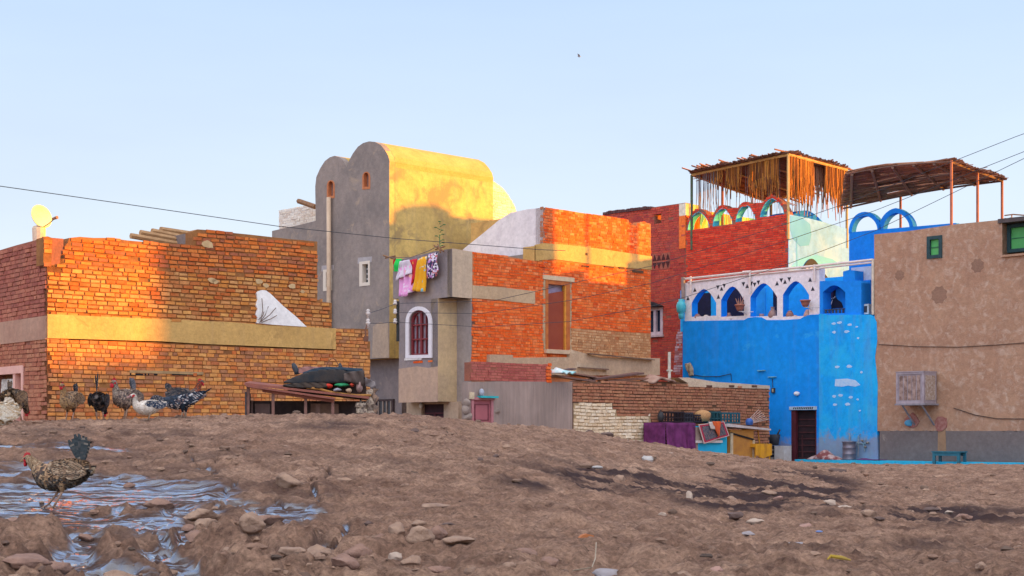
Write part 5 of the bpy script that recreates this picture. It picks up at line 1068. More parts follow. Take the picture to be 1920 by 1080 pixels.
for x in (t0_+.15, t1_-.12): m.tube([BL.pt(x, z0_-.03, front_o-.05), BL.pt(x, z0_-.62, .05)], .03, 6)
m.build('bracket', mat('grey_bracket', (.30, .28, .32), rough=.5), ac)
for (px, py, c_) in ((1711, 790, 0), (1766, 793, 0)):
    m = M()
    t, z = BL.uz(px, py); m.prism(BL, [(t+.24*random.uniform(.8, 1.1)*math.cos(k*.7), z+.26*random.uniform(.7, 1.1)*math.sin(k*.7)) for k in range(9)], .06, .02)
    if px < 1750: tt_, z_ = BL.uz(1708, 793); m.sphere(BL.pt(tt_, z_, .09), (.15, .05, .1), mi=1)
    m.build('wall_patch', [mat('red_daub', (.26, .08, .07), (.36, .18, .15), scale=10), mat('light_blue_daub', (.12, .40, .62))], bz)
# ================================================================== pergolas on the roofs
reed_cols = brickm('reed', [(.34, .16, .09), (.22, .10, .06), (.42, .22, .13), (.14, .065, .045), (.38, .18, .11)])
reed_gold = brickm('reed_hanging', [(.44, .17, .03), (.34, .12, .025), (.52, .23, .05), (.24, .08, .02), (.15, .06, .03)])
steel_y = mat('ochre_pole', (.62, .38, .14), (.5, .28, .1), rough=.5)
steel_r = mat('rust_pole', (.42, .13, .08), (.34, .10, .06), rough=.6)
steel_k = mat('dark_pole', (.10, .08, .07), rough=.6)
def reedroof(m, a, b, c, d, n, thick=.02, over=.25, jag=.18, miss=.04, seg=3, dropd=.0, gaps=()):
    """reed stems laid from edge a-b towards edge d-c"""
    for i in range(n):
        u = (i+random.random())/n
        if any(g0 < u < g1 for g0, g1 in gaps) and random.random() < .85: continue
        if random.random() < miss: continue
        p = a.lerp(b, u); q = d.lerp(c, u); dv = (q-p)
        s0 = -over*random.random()*(1+2*(random.random() < .15))-.02; L = dv.length; f0 = s0/L; f1 = 1+(jag*random.random()*(1+2.0*(random.random() < .2)))/L
        if random.random() < .3: 
            k = random.uniform(.25, .8)
            if random.random() < .5: f1 = k
            else: f0 = k
        p0 = p+dv*f0+Vector((0, 0, random.uniform(0, .05))); p1 = p+dv*f1+Vector((random.uniform(-.15, .15), random.uniform(-.1, .1), random.uniform(-.02, .08)))
        mid = (p0+p1)/2+Vector((0, 0, random.uniform(-.05, .03)))
        m.tube([p0, mid, p1], [thick, thick*1.1, thick*.5], 4, cap=False)
# first pergola: stands over the corner of the red house
zc1 = CZ+(HY-290)*52/F
Yl = RB.xy(RB.t(1296))[1]; K = Vector((R0[0], R0[1], zc1)); Lc = RB.pt(RB.t(1297), zc1-.1, 0); Rc = RR.pt(RR.t(1588), zc1-.1, 0); Bc = Lc+(Rc-K)*1.35; Bc.z -= .45; Lc.z -= .08
pg = thing('reed_pergola', 'reed-roofed roof shade hung with golden sunlit reed curtains above the red brick corner', 'pergola', (R0[0], R0[1], CZ+(HY-402)*52/F))
m = M(); reedroof(m, Lc+Vector((0, 0, .05)), K+Vector((0, 0, .05)), Rc+Vector((0, 0, .05)), Bc+Vector((0, 0, .05)), 330, .028, .28, .5)
reedroof(m, K+Vector((0, 0, .09)), Rc+Vector((0, 0, .09)), Bc+Vector((0, 0, .09)), Lc+Vector((0, 0, .09)), 150, .03, .12, .2, miss=.3); m.build('reed_roof', reed_cols, pg)
m = M()
for a, b in ((Lc, K), (K, Rc), (Rc, Bc), (Bc, Lc)): m.tube([a, b], .05, 6)
for u in (.33, .66): m.tube([Lc.lerp(K, u), Bc.lerp(Rc, u)], .035, 6)
m.build('roof_frame', steel_y, pg)
for nm, p, z1, mt in (('p', K, 402, steel_y), ('p', Lc, 0, mat('green_pole', (.06, .16, .08), (.1, .06, .05))), ('p', Rc, 0, steel_y), ('p', Bc, 0, steel_k), ('p', Lc.lerp(K, .38)+Vector((0, 1.2, 0)), 0, steel_r)):
    zb_ = CZ+(HY-432)*52/F-.3; m = M(); m.tube([p, Vector((p.x, p.y, zb_))], .05, 7); m.build('pole', mt, pg)
def curtain(a, b, u0, u1, n, zmin, zmax, name='reed_curtain', th=.022, parent=pg, mt=None, top=.02):
    m = M()
    for i in range(n):
        u = u0+(u1-u0)*(i+random.random())/n; p = a.lerp(b, u); L = random.uniform(zmin, zmax)*random.choice((1, 1, .85, .7, 1.15))
        o = Vector((random.uniform(-.02, .02), random.uniform(-.03, .03), 0))
        m.tube([p+o-Vector((0, 0, top)), p+o*1.5-Vector((random.uniform(-.03, .03), 0, L*.6)), p-Vector((random.uniform(-.05, .05), 0, L))], [th, th, th*.6], 4, cap=False)
    return m.build(name, mt or reed_gold, parent)
curtain(Lc, K, .60, .91, 50, .9, 1.5); curtain(Lc, K, .37, .53, 20, .7, 1.15); curtain(Lc, K, .22, .33, 13, .4, .8)
curtain(K, Rc, .03, .42, 70, 1.2, 1.75); curtain(K, Rc, .62, .97, 64, 1.1, 1.7); curtain(K+Vector((0, .4, 0)), Rc+Vector((0, .4, 0)), .4, .66, 26, .9, 1.7, mt=reed_cols)
curtain(Lc, Lc.lerp(K, .3), .15, 1., 17, 1.3, 1.9, 'hanging_string', .012, mt=mat('grey_string', (.20, .16, .17))); curtain(Bc, Lc, .4, .95, 12, 1.0, 1.9, 'hanging_string', .011, mt=mat('grey_string', (.2, .16, .17)))
curtain(Bc, Rc, .05, .95, 18, 1.2, 2.1, 'hanging_string', .01, mt=mat('grey_string', (.2, .16, .17))); curtain(K.lerp(Lc, .05)+Vector((0, .3, 0)), K.lerp(Lc, .42)+Vector((0, .3, 0)), 0, 1, 14, 1.7, 2.2, 'hanging_string', .01, mt=mat('grey_string', (.2, .16, .17)))
# second pergola over the blue and brown roofs
Bq = W(1784, 301, 46.0); zB = Bq.z; Yc2 = (zB-CZ-.05)*F/(HY-336)
Cq = W(1879, 336, Yc2); Cq.z = zB-.05
dLv = Vector((dL[0], dL[1], 0)).normalized()
Aq = Bq+dLv*0-dLv*0+Vector((0, 0, 0)); Aq = Bq+(-dLv if dLv.y < 0 else dLv)*3.75; Aq.z = zB+.08; Dq = Cq+(-dLv if dLv.y < 0 else dLv)*6.1; Dq.z = zB-.30
p2 = thing('reed_pergola', 'long sagging reed sunshade on thin rusty posts above the blue and brown roofs', 'pergola', (Bq.x, Bq.y, CZ+(HY-420)*46/F))
def bow(a, b, u, k=.25): p = a.lerp(b, u); p.z += .09*math.sin(math.pi*min(1, u)); return p
m = M(); N = 520
for i in range(N):
    v = (i+random.random())/N
    gap_ = [g for g in ((.2, .3, .7), (.36, .1, .5), (.47, .55, .9), (.61, .2, .6), (.74, .5, .95), (.86, .3, .6)) if abs(v-g[0]) < .024]
    if random.random() < .12: continue
    a0, b0 = Aq.lerp(Dq, v), Bq.lerp(Cq, v)
    k = random.random(); f0 = random.choice((-.02, .0, .25, .5)); f1 = min(1.03, f0+random.uniform(.45, .8))
    if gap_: f0, f1 = (-.02, gap_[0][1]) if random.random() < .5 else (gap_[0][2], 1.02)
    pts = []
    for j in range(4):
        u = f0+(f1-f0)*j/3; q = a0.lerp(b0, u); q.z += .09*math.sin(math.pi*max(0, min(1, u)))+.04*math.sin(v*9+u*7)+random.uniform(-.04, .05); q += (Dq-Aq).normalized()*random.uniform(-.03, .03); pts.append(q)
    m.tube(pts, .024, 4, cap=False)
for i in range(26):
    q = Bq.lerp(Cq, random.random()); m.tube([q-dLv*.6, q+dLv*random.uniform(.1, .35)+Vector((0, 0, random.uniform(-.06, .06)))], [.03, .01], 4)
m.build('reed_roof', reed_cols, p2)
m = M(); m.tube([Bq-Vector((0, 0, .05)), Cq-Vector((0, 0, .05))], .045, 6)
def ed(a, b, dz): return [bow(a, b, u/8, .35)+Vector((0, 0, dz)) for u in range(9)]
m.tube(ed(Aq, Bq, -.04), .02, 6); m.tube(ed(Dq, Cq, -.06), .035, 6)
for u in (.05, .25, .45, .65, .84): m.tube([bow(Aq, Bq, u, .35)-Vector((0, 0, .08)), bow(Dq, Cq, u, .35)-Vector((0, 0, .08))], .05, 6)
m.tube([Aq.lerp(Dq, .5), Bq.lerp(Cq, .5)+Vector((0, 0, .02))], .04, 6)
m.build('roof_frame', mat('frame_brown', (.20, .11, .08), rough=.6), p2)
for p, zz in ((Bq, 425), (Bq.lerp(Cq, .5), 425), (Cq, 425), (bow(Dq, Cq, .38), 440)):
    m = M(); zb_ = CZ+(HY-zz)*46/F-.4; m.tube([p, Vector((p.x, p.y, zb_))], .045, 7); m.build('pole', steel_r, p2)
m = M(); m.tube([W(1884, 404, 46), W(1900, 402, 45), W(1925, 404, 43)], .02, 5); m.tube([W(1897, 403, 45.4), W(1897, 412, 45.4)], .02, 5)
for k in range(16): m.tube([W(1880+14*random.random(), 413, 44.6), W(1884+16*random.random(), 409+3*random.random(), 44.2)], .03, 4)
tag(m.build('roof_sticks', woodm), 'bundle of dark sticks and a bent rod on the roof edge of the brown house', 'sticks')

# ================================================================== village beyond the frame on the sun's side
ss = Vector((SUN.x, SUN.y, 0)).normalized(); sp = Vector((-ss.y, ss.x, 0))
base_c = Vector((C0[0], C0[1], 0))+ss*58
lime = plaster('village_render', (.50, .36, .24), (.42, .30, .2), big=.5)
far = [(-46, 12, 9.9), (-34, 12, 9.3), (-22, 12, 9.7), (-10, 9, 9.1), (-1, 9, 9.45), (8, 10, 9.9), (18, 12, 9.3), (30, 14, 9.8)]
for i, (a, wd, h) in enumerate(far):
    p = base_c+sp*(a+wd/2); pl = Pl((p.x, p.y), (sp.x, sp.y)) ; o = thing('village_house', 'plain rendered village house outside the picture on the right, number %s along its street' % ('one', 'two', 'three', 'four', 'five', 'six', 'seven', 'eight')[i], 'house', (p.x, p.y, GZ-.3), 'village houses on the sunny side')
    holes = [[(-wd/2+1+k*2.6, z), (-wd/2+2+k*2.6, z), (-wd/2+2+k*2.6, z+1.3), (-wd/2+1+k*2.6, z+1.3)] for k in range(int((wd-1.5)/2.6)) for z in (1.6, 4.9)]
    m = M(); m.prism(pl, [(-wd/2, -.2), (wd/2, -.2), (wd/2, h), (-wd/2, h)], .0, -.3, holes=holes); m.box(pl.par(-.3), -wd/2, wd/2, -.2, h-.4, -.1, -7); m.build('wall', lime, o)

# the tall neighbour whose corner the sun grazes
ts_ = math.tan(SUN_AZ); pMB = MR.xy(MR.t(1040))
XN = 19.5; yN1 = pMB[1]+(XN-pMB[0])*ts_; yN0 = pLB[1]+(XN-pLB[0])*ts_
tn = thing('tall_house', 'tall plain rendered house just outside the picture behind the brown house', 'house', (XN+3, (yN0+yN1)/2, GZ-.3))
NPl = Pl((XN, yN1), (0, -1)); hN = 10.75; LN = yN1-yN0
m = M(); m.prism(NPl, [(0, 0), (LN, 0), (LN, hN), (0, hN)], 0, -.3, holes=[[(1.5+k*2.7, z), (2.6+k*2.7, z), (2.6+k*2.7, z+1.3), (1.5+k*2.7, z+1.3)] for k in range(int((LN-3)/2.7)) for z in (1.3, 4.5, 7.6)]); m.box(NPl.par(-.3), .02, LN-.02, 0, hN-.3, -.1, -6); m.build('wall', lime, tn)
print('tall house', yN0, yN1)

# unseen tank on a stand beside it, added to shade the ochre wall
gA = GR.xy(GR.t(735)); gB = GR.xy(GR.t(832)); XT = 19.8
yA = gA[1]+(XT-gA[0])*ts_; yB = gB[1]+(XT-gB[0])*ts_; zT = CZ+(HY-400)*47/F+(XT-gA[0])*math.tan(SUN_EL)
wt = thing('shade_tank', 'unseen round tank on a tall steel stand, added to shade the vaulted house', 'water tank', (XT, (yA+yB)/2, GZ))
m = M(); m.lathe((XT, (yA+yB)/2, zT-.85), [((yB-yA)/2*.98, 0), ((yB-yA)/2, .05), ((yB-yA)/2, .8), ((yB-yA)/2*.6, .95), (.2, 1.0)], 20); m.build('tank', mat('tank_grey', (.3, .3, .32)), wt)
for sx_ in (-.6, .6):
    for sy_ in (-.6, .6): m = M(); m.tube([(XT+sx_, (yA+yB)/2+sy_, 0), (XT+sx_, (yA+yB)/2+sy_, zT-.84)], .035, 6); m.build('leg', steel_k, wt)
# ================================================================== things in front of the yard building
FP = LW.par(.95)
def gzt(pl, t, off=0): x, y = pl.xy(t, off); return gz(x, y)-.05
def fz(px, py, off=0): return FP.uz(px, py, off)
def fbox(m, x0, x1, y0, y1, d=.6, mi=0, o=0, foot=False):
    t0, _ = fz(x0, y0, o); t1, _ = fz(x1, y0, o); za = fz((x0+x1)/2, y1, o)[1]; zb2 = fz((x0+x1)/2, y0, o)[1]
    if foot: za = min(za, gzt(FP, t0)-.1)
    m.box(FP, t0, t1, za, zb2, o, o-d, mi)
# table under a purple cloth
t0, zt_ = fz(1249, 793); t1, _ = fz(1303, 793); zg = min(gzt(FP, t0), gzt(FP, t1))
def drape(u, v):
    t = t0+(t1-t0)*u; fold = .07*math.sin(u*15)+.05*math.sin(u*29+1)+.03*math.sin(u*53)
    if v < .25: return FP.pt(t, zt_+.01*math.sin(u*9), -.8*(1-v/.25)-.02)
    u2 = u
    k = (v-.25)/.75; return FP.pt(t+.05*k*math.sin(u*9+1)-(.06*k if u < .1 else 0), zt_-(zt_-zg-.02-.09*(u > .55))*k, -.02+.09*k*k+fold*k**.6)
m = M(); m.grid(drape, 48, 20); m.grid(lambda u, v: FP.pt(t0-.03-.05*v*v+.03*math.sin(u*14)*v, zt_-(zt_-zg-.02)*v, -.8+.79*u), 16, 10); m.grid(lambda u, v: FP.pt(t1+.03+.03*math.sin(u*14)*v, zt_-(zt_-zg-.1)*v, -.01-.79*u), 16, 10); tag(m.build('purple_cloth', mat('plum_cloth', (.17, .03, .14), (.09, .015, .075), scale=5), smooth=True, solid=.015), 'plum purple cloth draped to the ground over a table beside the whitewashed wall', 'cloth')
m = M(); m.box(FP, t0+.04, t1-.04, zt_-.06, zt_-.02, -.08, -.78)
tb_ = thing('table', 'table hidden under the plum purple cloth, crates standing on it', 'table', FP.pt((t0+t1)/2, zg, -.4))
m.build('tabletop', woodm, tb_)
for (a, b) in ((t0+.06, -.12), (t1-.1, -.12), (t0+.06, -.75), (t1-.1, -.75)):
    m = M(); m.box(FP, a, a+.05, zg-.1, zt_-.06, b, b-.05); m.build('leg', woodm, tb_)
def crate(x0, x1, y0, y1, cc, lb, o=-.25, d=.38, nx=5):
    t0, za = fz(x0, y1, o); t1, _ = fz(x1, y1, o); zb2 = fz(x0, y0, o)[1]; c = mat('crate%d' % (hash(cc) % 999), cc, rough=.5, bump=.05); th = .02; m = M()
    for (z0_, z1_) in ((za, za+.04), (za+.12, za+.15), (zb2-.05, zb2)):
        m.box(FP, t0, t1, z0_, z1_, o, o-th); m.box(FP, t0, t1, z0_, z1_, o-d+th, o-d); m.box(FP, t0, t0+th, z0_, z1_, o-th, o-d+th); m.box(FP, t1-th, t1, z0_, z1_, o-th, o-d+th)
    for k in range(nx+1):
        x = t0+(t1-t0-th*1.5)*k/nx
        for oo in (o-.003, o-d+th): m.box(FP, x, x+th*1.5, za+.04, zb2-.05, oo, oo-th+.004)
    for k in range(4):
        for x in (t0, t1-th): m.box(FP, x+.002, x+th-.002, za+.04, zb2-.05, o-.03-k*.09, o-.07-k*.09)
    m.box(FP, t0+th, t1-th, za, za+.012, o-th, o-d+th)
    tag(m.build('crate', c), lb, 'crate', 'plastic crates on the yard tables')
crate(1254, 1283, 771, 792, (.03, .02, .025), 'black slatted crate farthest left on the table under the plum cloth')
crate(1284, 1300, 773, 792, (.045, .045, .06), 'small dark grey crate second from the left on the cloth table', nx=3)
crate(1301, 1316, 777, 792, (.03, .025, .04), 'narrow black crate just left of the tan basket', nx=3)
crate(1326, 1352, 771, 793, (.02, .09, .11), 'dark teal crate just right of the tan basket', nx=4)
crate(1353, 1388, 773, 794, (.015, .11, .16), 'blue-teal crate at the right end of the crate row', nx=6)
m = M(); t, z = fz(1320, 790, -.3); m.lathe(FP.pt(t, z, -.35), [(.17, 0), (.23, .12), (.24, .24), (.16, .30), (.05, .33)], 14); tag(m.build('basket', mat('straw', (.56, .32, .14), (.42, .22, .1), scale=30, bump=.8), smooth=True), 'tan straw basket between the black and the teal crates', 'basket')
m = M(); t, z = fz(1239, 790, .0)
m.sphere(FP.pt(t, z+.12, 0), (.10, .10, .15)); m.tube([FP.pt(t-.06, z+.22, 0), FP.pt(t, z+.32, 0), FP.pt(t+.06, z+.22, 0)], .012, 5); tag(m.build('bag', mat('black_bag', (.03, .03, .035), rough=.5), smooth=True), 'small black bag hung on the dull brick wall left of the crates', 'bag')
# cabinet and rug
cb = thing('cabinet', 'low bright cyan cabinet with a grey-brown board front, rug hung over it', 'cabinet', FP.pt(fz(1335, 850)[0], zg, -.3))
m = M(); t0, _ = fz(1305, 800); t1, _ = fz(1366, 800); zc_ = fz(1335, 799)[1]; zg2 = gzt(FP, t1)-.15; zm = fz(1335, 829)[1]
m.box(FP, t0, t1, zg2, zc_, -.06, -.7); m.build('carcass', mat('cyan_board', (.02, .46, .76), (.02, .40, .70), scale=3, rough=.6), cb)
m = M(); m.box(FP, t0-.02, fz(1352, 800)[0], zm, zc_-.03, -.03, -.055); m.box(FP, t0-.03, t0+.01+.12, zg2, zm, -.035, -.06); m.build('board', mat('taupe_board', (.34, .26, .22), (.28, .2, .17)), cb)
m = M(); m.box(FP, t0-.04, fz(1354, 800)[0], zm-.02, zm+.05, .02, -.05); m.build('white_rail', mat('dirty_white', (.66, .62, .62), (.5, .45, .45)), cb)
def rugm():
    m_, nt, lk, b = nodes('rug'); b.inputs['Roughness'].default_value = .95
    at = nt.new('ShaderNodeAttribute'); at.attribute_name = 'rnd'; c = ramp(nt, lk, at.outputs['Fac'], [(0, (.07, .07, .10)), (.2, (.13, .12, .15)), (.4, (.22, .14, .13)), (.55, (.10, .10, .13)), (.7, (.36, .02, .06)), (.9, (.58, .42, .40))], 'CONSTANT')
    lk.new(c, b.inputs['Base Color']); return m_
ra, rb_, rc, rd = [fz(*p, .06) for p in ((1309, 796), (1357, 790), (1366, 817), (1319, 832))]
m = M(); n1, n2 = 34, 24
def rp_(u, v):
    t = (ra[0]*(1-u)+rb_[0]*u)*(1-v)+(rd[0]*(1-u)+rc[0]*u)*v; z = (ra[1]*(1-u)+rb_[1]*u)*(1-v)+(rd[1]*(1-u)+rc[1]*u)*v
    return FP.pt(t, z, .07+.02*math.sin(u*8)*v)
for j in range(n2):
    for i in range(n1):
        e = min(i, n1-1-i, j, n2-1-j)
        r = .95 if e == 0 else (.75 if e in (1, 2) else (.3 if e in (5,) else random.choice((.05, .1, .25, .45, .6, .1))))
        m.poly([rp_(i/n1, (j+1)/n2), rp_((i+1)/n1, (j+1)/n2), rp_((i+1)/n1, j/n2), rp_(i/n1, j/n2)], 0, r)
tag(m.build('rug', rugm(), solid=.015), 'dark patterned rug with crimson border hung askew over the cyan cabinet', 'rug')
def oc(u, v): w_ = 1-v**1.3*.9; px = 1343+(u-.5)*17*w_+3*v; return FP.pt(*fz(px, 790+27*v-2*math.sin(u*8)*(v > .3), .1), .12+.03*math.sin(u*10))
m = M(); m.grid(oc, 10, 10); tag(m.build('orange_cloth', mat('orange_cloth', (.66, .13, .03), (.5, .08, .04), scale=12), smooth=True, solid=.01), 'orange-red cloth hanging to a point over the patterned rug', 'cloth')
def oc2(u, v): px = 1328+9*u+4*v; return FP.pt(*fz(px, 791+14*v, .1), .11+.02*math.sin(u*9))
m = M(); m.grid(oc2, 6, 6); tag(m.build('white_cloth', mat('offwhite_cloth', (.66, .58, .54)), smooth=True, solid=.01), 'small off-white cloth beside the orange-red cloth on the rug', 'cloth')
# grey board, wooden box, yellow chair, bundle of rods
m = M(); t0, z0 = fz(1354, 797, -.1); t1, z1 = fz(1433, 804, -.1)
m.hexa([FP.pt(t0, z0-.05, .15), FP.pt(t1, z1-.05, .15), FP.pt(t1, z1, .15), FP.pt(t0, z0+.04, .15)], [FP.pt(t0, z0-.05, -.45), FP.pt(t1+.1, z1-.05, -.35), FP.pt(t1+.1, z1, -.35), FP.pt(t0, z0+.04, -.45)])
tag(m.build('board', mat('pale_grey_board', (.60, .56, .56), (.48, .42, .42), rough=.6)), 'long pale grey board lying across the wooden box, sloping to the right', 'board')
wb = thing('wooden_box', 'weathered orange-brown wooden box with a dark slanting strap under the grey board', 'box', FP.pt(fz(1390, 850)[0], gzt(FP, fz(1390, 850)[0])))
m = M(); t0, _ = fz(1369, 806); t1, _ = fz(1412, 806); zz1 = fz(1390, 806)[1]; zg3 = gzt(FP, t1)-.15
m.box(FP, t0, t1, zg3, zz1, .02, -.5); m.build('body', mat('orange_ply', (.50, .24, .05), (.38, .17, .05), scale=4), wb)
m = M(); m.hexa([FP.pt(t0, zz1-.12, .05), FP.pt(t1, zz1-.32, .05), FP.pt(t1, zz1-.27, .05), FP.pt(t0, zz1-.07, .05)], [FP.pt(t0, zz1-.12, .0), FP.pt(t1, zz1-.32, .0), FP.pt(t1, zz1-.27, .0), FP.pt(t0, zz1-.07, .0)]); m.build('strap', dark, wb)
m = M(); m.box(FP, t0-.02, t0+.07, zg3, zz1-.1, .06, .02); m.box(FP, t1-.06, t1+.01, zg3, zz1-.3, .06, .02); m.build('batten', mat('pale_batten', (.6, .48, .32)), wb)
ch = thing('chair', 'yellow chair with thin yellow back posts at the right end of the yard wall', 'chair', FP.pt(fz(1427, 850)[0], gzt(FP, fz(1427, 850)[0])))
ym = mat('chrome_yellow', (.68, .34, .02), (.55, .26, .03), scale=5, rough=.5); t0, _ = fz(1411, 830, .1); t1, _ = fz(1441, 830, .1); zs = fz(1426, 832, .1)[1]; zk = fz(1426, 806, .1)[1]; zg4 = gzt(FP, t1, .1)
m = M(); m.box(FP, t0, t1, zs-.1, zs, .2, -.25); m.grid(lambda u, v: FP.pt(t0+(t1-t0)*u, zs-.02-.42*v*(1-.25*abs(2*u-1)), .21+.02*math.sin(u*15)), 12, 4); m.build('seat', ym, ch, solid=.01)
for x in (t0+.04, t1-.04):
    m = M(); m.tube([FP.pt(x, zs, -.2), FP.pt(x+(.03 if x > t0+.1 else -.03), zk+.05, -.3)], .02, 6); m.build('back_post', ym, ch)
    for o_ in (.17, -.2): m = M(); m.tube([FP.pt(x, zs-.05, o_), FP.pt(x, zg4-.05, o_)], .02, 6); m.build('leg', ym, ch)
m = M(); m.box(FP, t0, t1, zk-.02, zk+.05, -.27, -.3); m.build('back_rail', ym, ch)
m = M()
for k in range(7): a = fz(1392+2*k, 794, -.6); b = fz(1430+3*k, 768+3*k, -.6); m.tube([FP.pt(a[0], a[1], -.5), FP.pt(b[0], b[1], -.75)], .012, 5)
tag(m.build('rod_bundle', mat('pinkish_rod', (.42, .24, .2), (.6, .5, .44)), ), 'fan of thin pinkish rods leaning on the right end of the dull brick wall', 'rods')
m = M(); t, z = fz(1405, 797, -.2); m.lathe(FP.pt(t, z, -.2), [(.1, 0), (.12, .12), (.08, .18), (.05, .2)], 10); tag(m.build('blue_can', mat('blue_can', (.04, .12, .40), rough=.5), smooth=True), 'small dark blue can standing on the pale grey board', 'can')
cb2 = Pl(BL.xy(0, .5), BL.d)
def bb(px, py, off): return BL.uz(px, py, off)
t0, z1 = bb(1452, 836, .5); t1, _ = bb(1470, 836, .5); g = gzt(BL, t0, .5)-.1; wc = thing('white_box', 'white appliance box with dark slotted side standing against the blue wall', 'box', BL.pt(t0, g, .3))
m = M(); m.box(BL, t0, t1, g, z1, .5, .1); m.build('case', mat('enamel_white', (.66, .64, .64), (.56, .52, .5), rough=.5), wc)
m = M(); ta, _ = bb(1443, 836, .5); m.box(BL, ta, t0-.003, g, z1, .48, .1); m.build('dark_side', mat('dark_side', (.03, .03, .04)), wc)
for k in range(4): m = M(); m.box(BL, ta+.03, t0-.05, z1-.15-.13*k, z1-.11-.13*k, .49, .478); m.build('slot', mat('grey_slot', (.4, .36, .36)), wc)
m = M(); t, z = bb(1450, 835, .35); m.lathe(BL.pt(t, z+.01, .3), [(.14, 0), (.17, .2), (.20, .34), (.18, .34), (.13, .05)], 12); m.tube([BL.pt(t+.1, z+.3, .3), BL.pt(t+.22, z+.5, .3)], .03, 5); tag(m.build('bucket', mat('charcoal_tub', (.05, .055, .07), rough=.6), smooth=True), 'charcoal tub with a stick in it, on the white box by the blue wall', 'tub')
# ---- on the turquoise ledge
tS0, _ = bb(1758, 850, .6); tS1, _ = bb(1811, 850, .6); zt2 = bb(1785, 846, .6)[1]
so_ = thing('stool', 'low teal wooden bench-stool in front of the grey dado of the brown house', 'stool', BL.pt((tS0+tS1)/2, ZL, .5))
tm = mat('teal_paint', (.03, .17, .24), (.025, .13, .19), scale=7, rough=.5)
m = M(); m.box(BL, tS0, tS1, zt2-.035, zt2, .95, .5); m.build('seat', tm, so_)
m = M(); m.box(BL, tS0+.03, tS1-.03, zt2-.13, zt2-.035, .92, .89); m.box(BL, tS0+.03, tS1-.03, zt2-.13, zt2-.035, .55, .52); m.build('apron', tm, so_)
for a in (tS0+.02, tS1-.10):
    for o_ in (.93, .59): m = M(); m.box(BL, a, a+.08, gzt(BL, a, .9) if o_ > .8 else ZL, zt2-.035, o_, o_-.06); m.build('leg', tm, so_)
t, _ = bb(1593, 860, .35); c = BL.pt(t, ZL, .38)
dr_ = thing('metal_drum', 'ribbed grey metal drum standing on the turquoise ledge by the blue wall', 'drum', c)
m = M(); m.lathe(c, [(.19, 0), (.205, .02), (.2, .04), (.2, .17), (.212, .185), (.2, .2), (.2, .36), (.212, .375), (.2, .39), (.2, .53), (.23, .55), (.23, .57), (.19, .57), (.18, .5)], 20); m.build('barrel', mat('zinc', (.24, .22, .26), (.18, .16, .2), rough=.45, metal=.5), dr_, smooth=True)
m = M(); m.tube([c+Vector((.2, -.05, .5)), c+Vector((.28, -.05, .4)), c+Vector((.26, -.05, .1))], .012, 5); m.build('handle', mat('wire_grey', (.3, .3, .32)), dr_)
def pile(u, v):
    px = 1519+63*u; h = .33*math.sin(math.pi*min(1, u*1.05))**.8*(1-.45*u*u)*(.75+.25*math.sin(u*14+v*3)); a = bb(px, 860, .4)[0]
    return BL.pt(a, ZL+h*math.sin(math.pi*v)**.7+.005, .15+.5*v)
m = M(); m.grid(pile, 26, 12); tag(m.build('cloth_pile', mat('maroon_bundle', (.20, .06, .06), (.50, .36, .34), scale=4, lo=.45, hi=.55), smooth=True, solid=.01), 'heap of maroon and pale cloth lying at the left end of the turquoise ledge', 'cloth')
m = M(); t, _ = bb(1612, 860, .4); m.grid(lambda u, v: BL.pt(t+.9*u*(1-.1*v), ZL+.02+.05*math.sin(u*6)*math.sin(math.pi*v)*(1-u), .3+.3*v), 12, 5); tag(m.build('purple_rag', mat('violet_rag', (.16, .03, .16)), smooth=True, solid=.015), 'flat violet rag on the turquoise ledge just right of the metal drum', 'cloth')
tp_ = thing('water_tap', 'cluster of pipes and taps on the blue wall beside the metal drum', 'tap', BL.pt(bb(1615, 840, .05)[0], bb(1615, 850, .05)[1], .05))
m = M()
for pts in (((1594, 826), (1594, 816), (1592, 812)), ((1610, 842), (1610, 818), (1614, 814)), ((1606, 830), (1620, 832), (1631, 830)), ((1622, 846), (1620, 832), (1624, 824))): m.tube([BL.pt(*bb(x, y, .08), .1) for x, y in pts], .02, 6)
m.build('pipe', mat('turq_pipe', (.12, .32, .42), (.3, .3, .32), rough=.5), tp_)
for (x, y) in ((1618, 826), (1628, 830), (1624, 838)): m = M(); m.sphere(BL.pt(*bb(x, y, .1), .14), (.05, .05, .035), seg=8, rings=5); m.build('valve', mat('brass_dull', (.28, .24, .2), rough=.4, metal=.5), tp_)

# ================================================================== coop under old tarpaulins on the crest
YS = 23.0
SP = Pl((0, YS), (1, .12))
def sp_(px, py, o=0): return SP.uz(px, py, o)
def spt(px, py, o=0): t, z = SP.uz(px, py, o); return SP.pt(t, z, o)
co = thing('animal_coop', 'low tumbledown coop with a slanting red-brown board roof on thin posts', 'coop', SP.pt(sp_(575, 783)[0], gz(*SP.xy(sp_(575, 783)[0]))))
rb1 = mat('red_brown_board', (.30, .10, .07), (.22, .08, .06), scale=8, bump=.4)
def slab(m, a, b, th, o0, o1, dz=0, mi=0):
    q = lambda o: [SP.pt(a[0], a[1]-th+dz*(o0-o), o), SP.pt(b[0], b[1]-th+dz*(o0-o), o), SP.pt(b[0], b[1]+dz*(o0-o), o), SP.pt(a[0], a[1]+dz*(o0-o), o)]
    m.hexa(q(o0), q(o1), mi)
m = M(); slab(m, sp_(459, 718), sp_(692, 744), .035, .12, -1.3, .05); slab(m, sp_(462, 722), sp_(628, 746), .03, .16, -.2); slab(m, sp_(492, 729), sp_(626, 749), .05, .05, .0); m.build('roof', rb1, co)
gS = lambda px, o=0: gz(*SP.xy(sp_(px, 783, o)[0], o))-.12
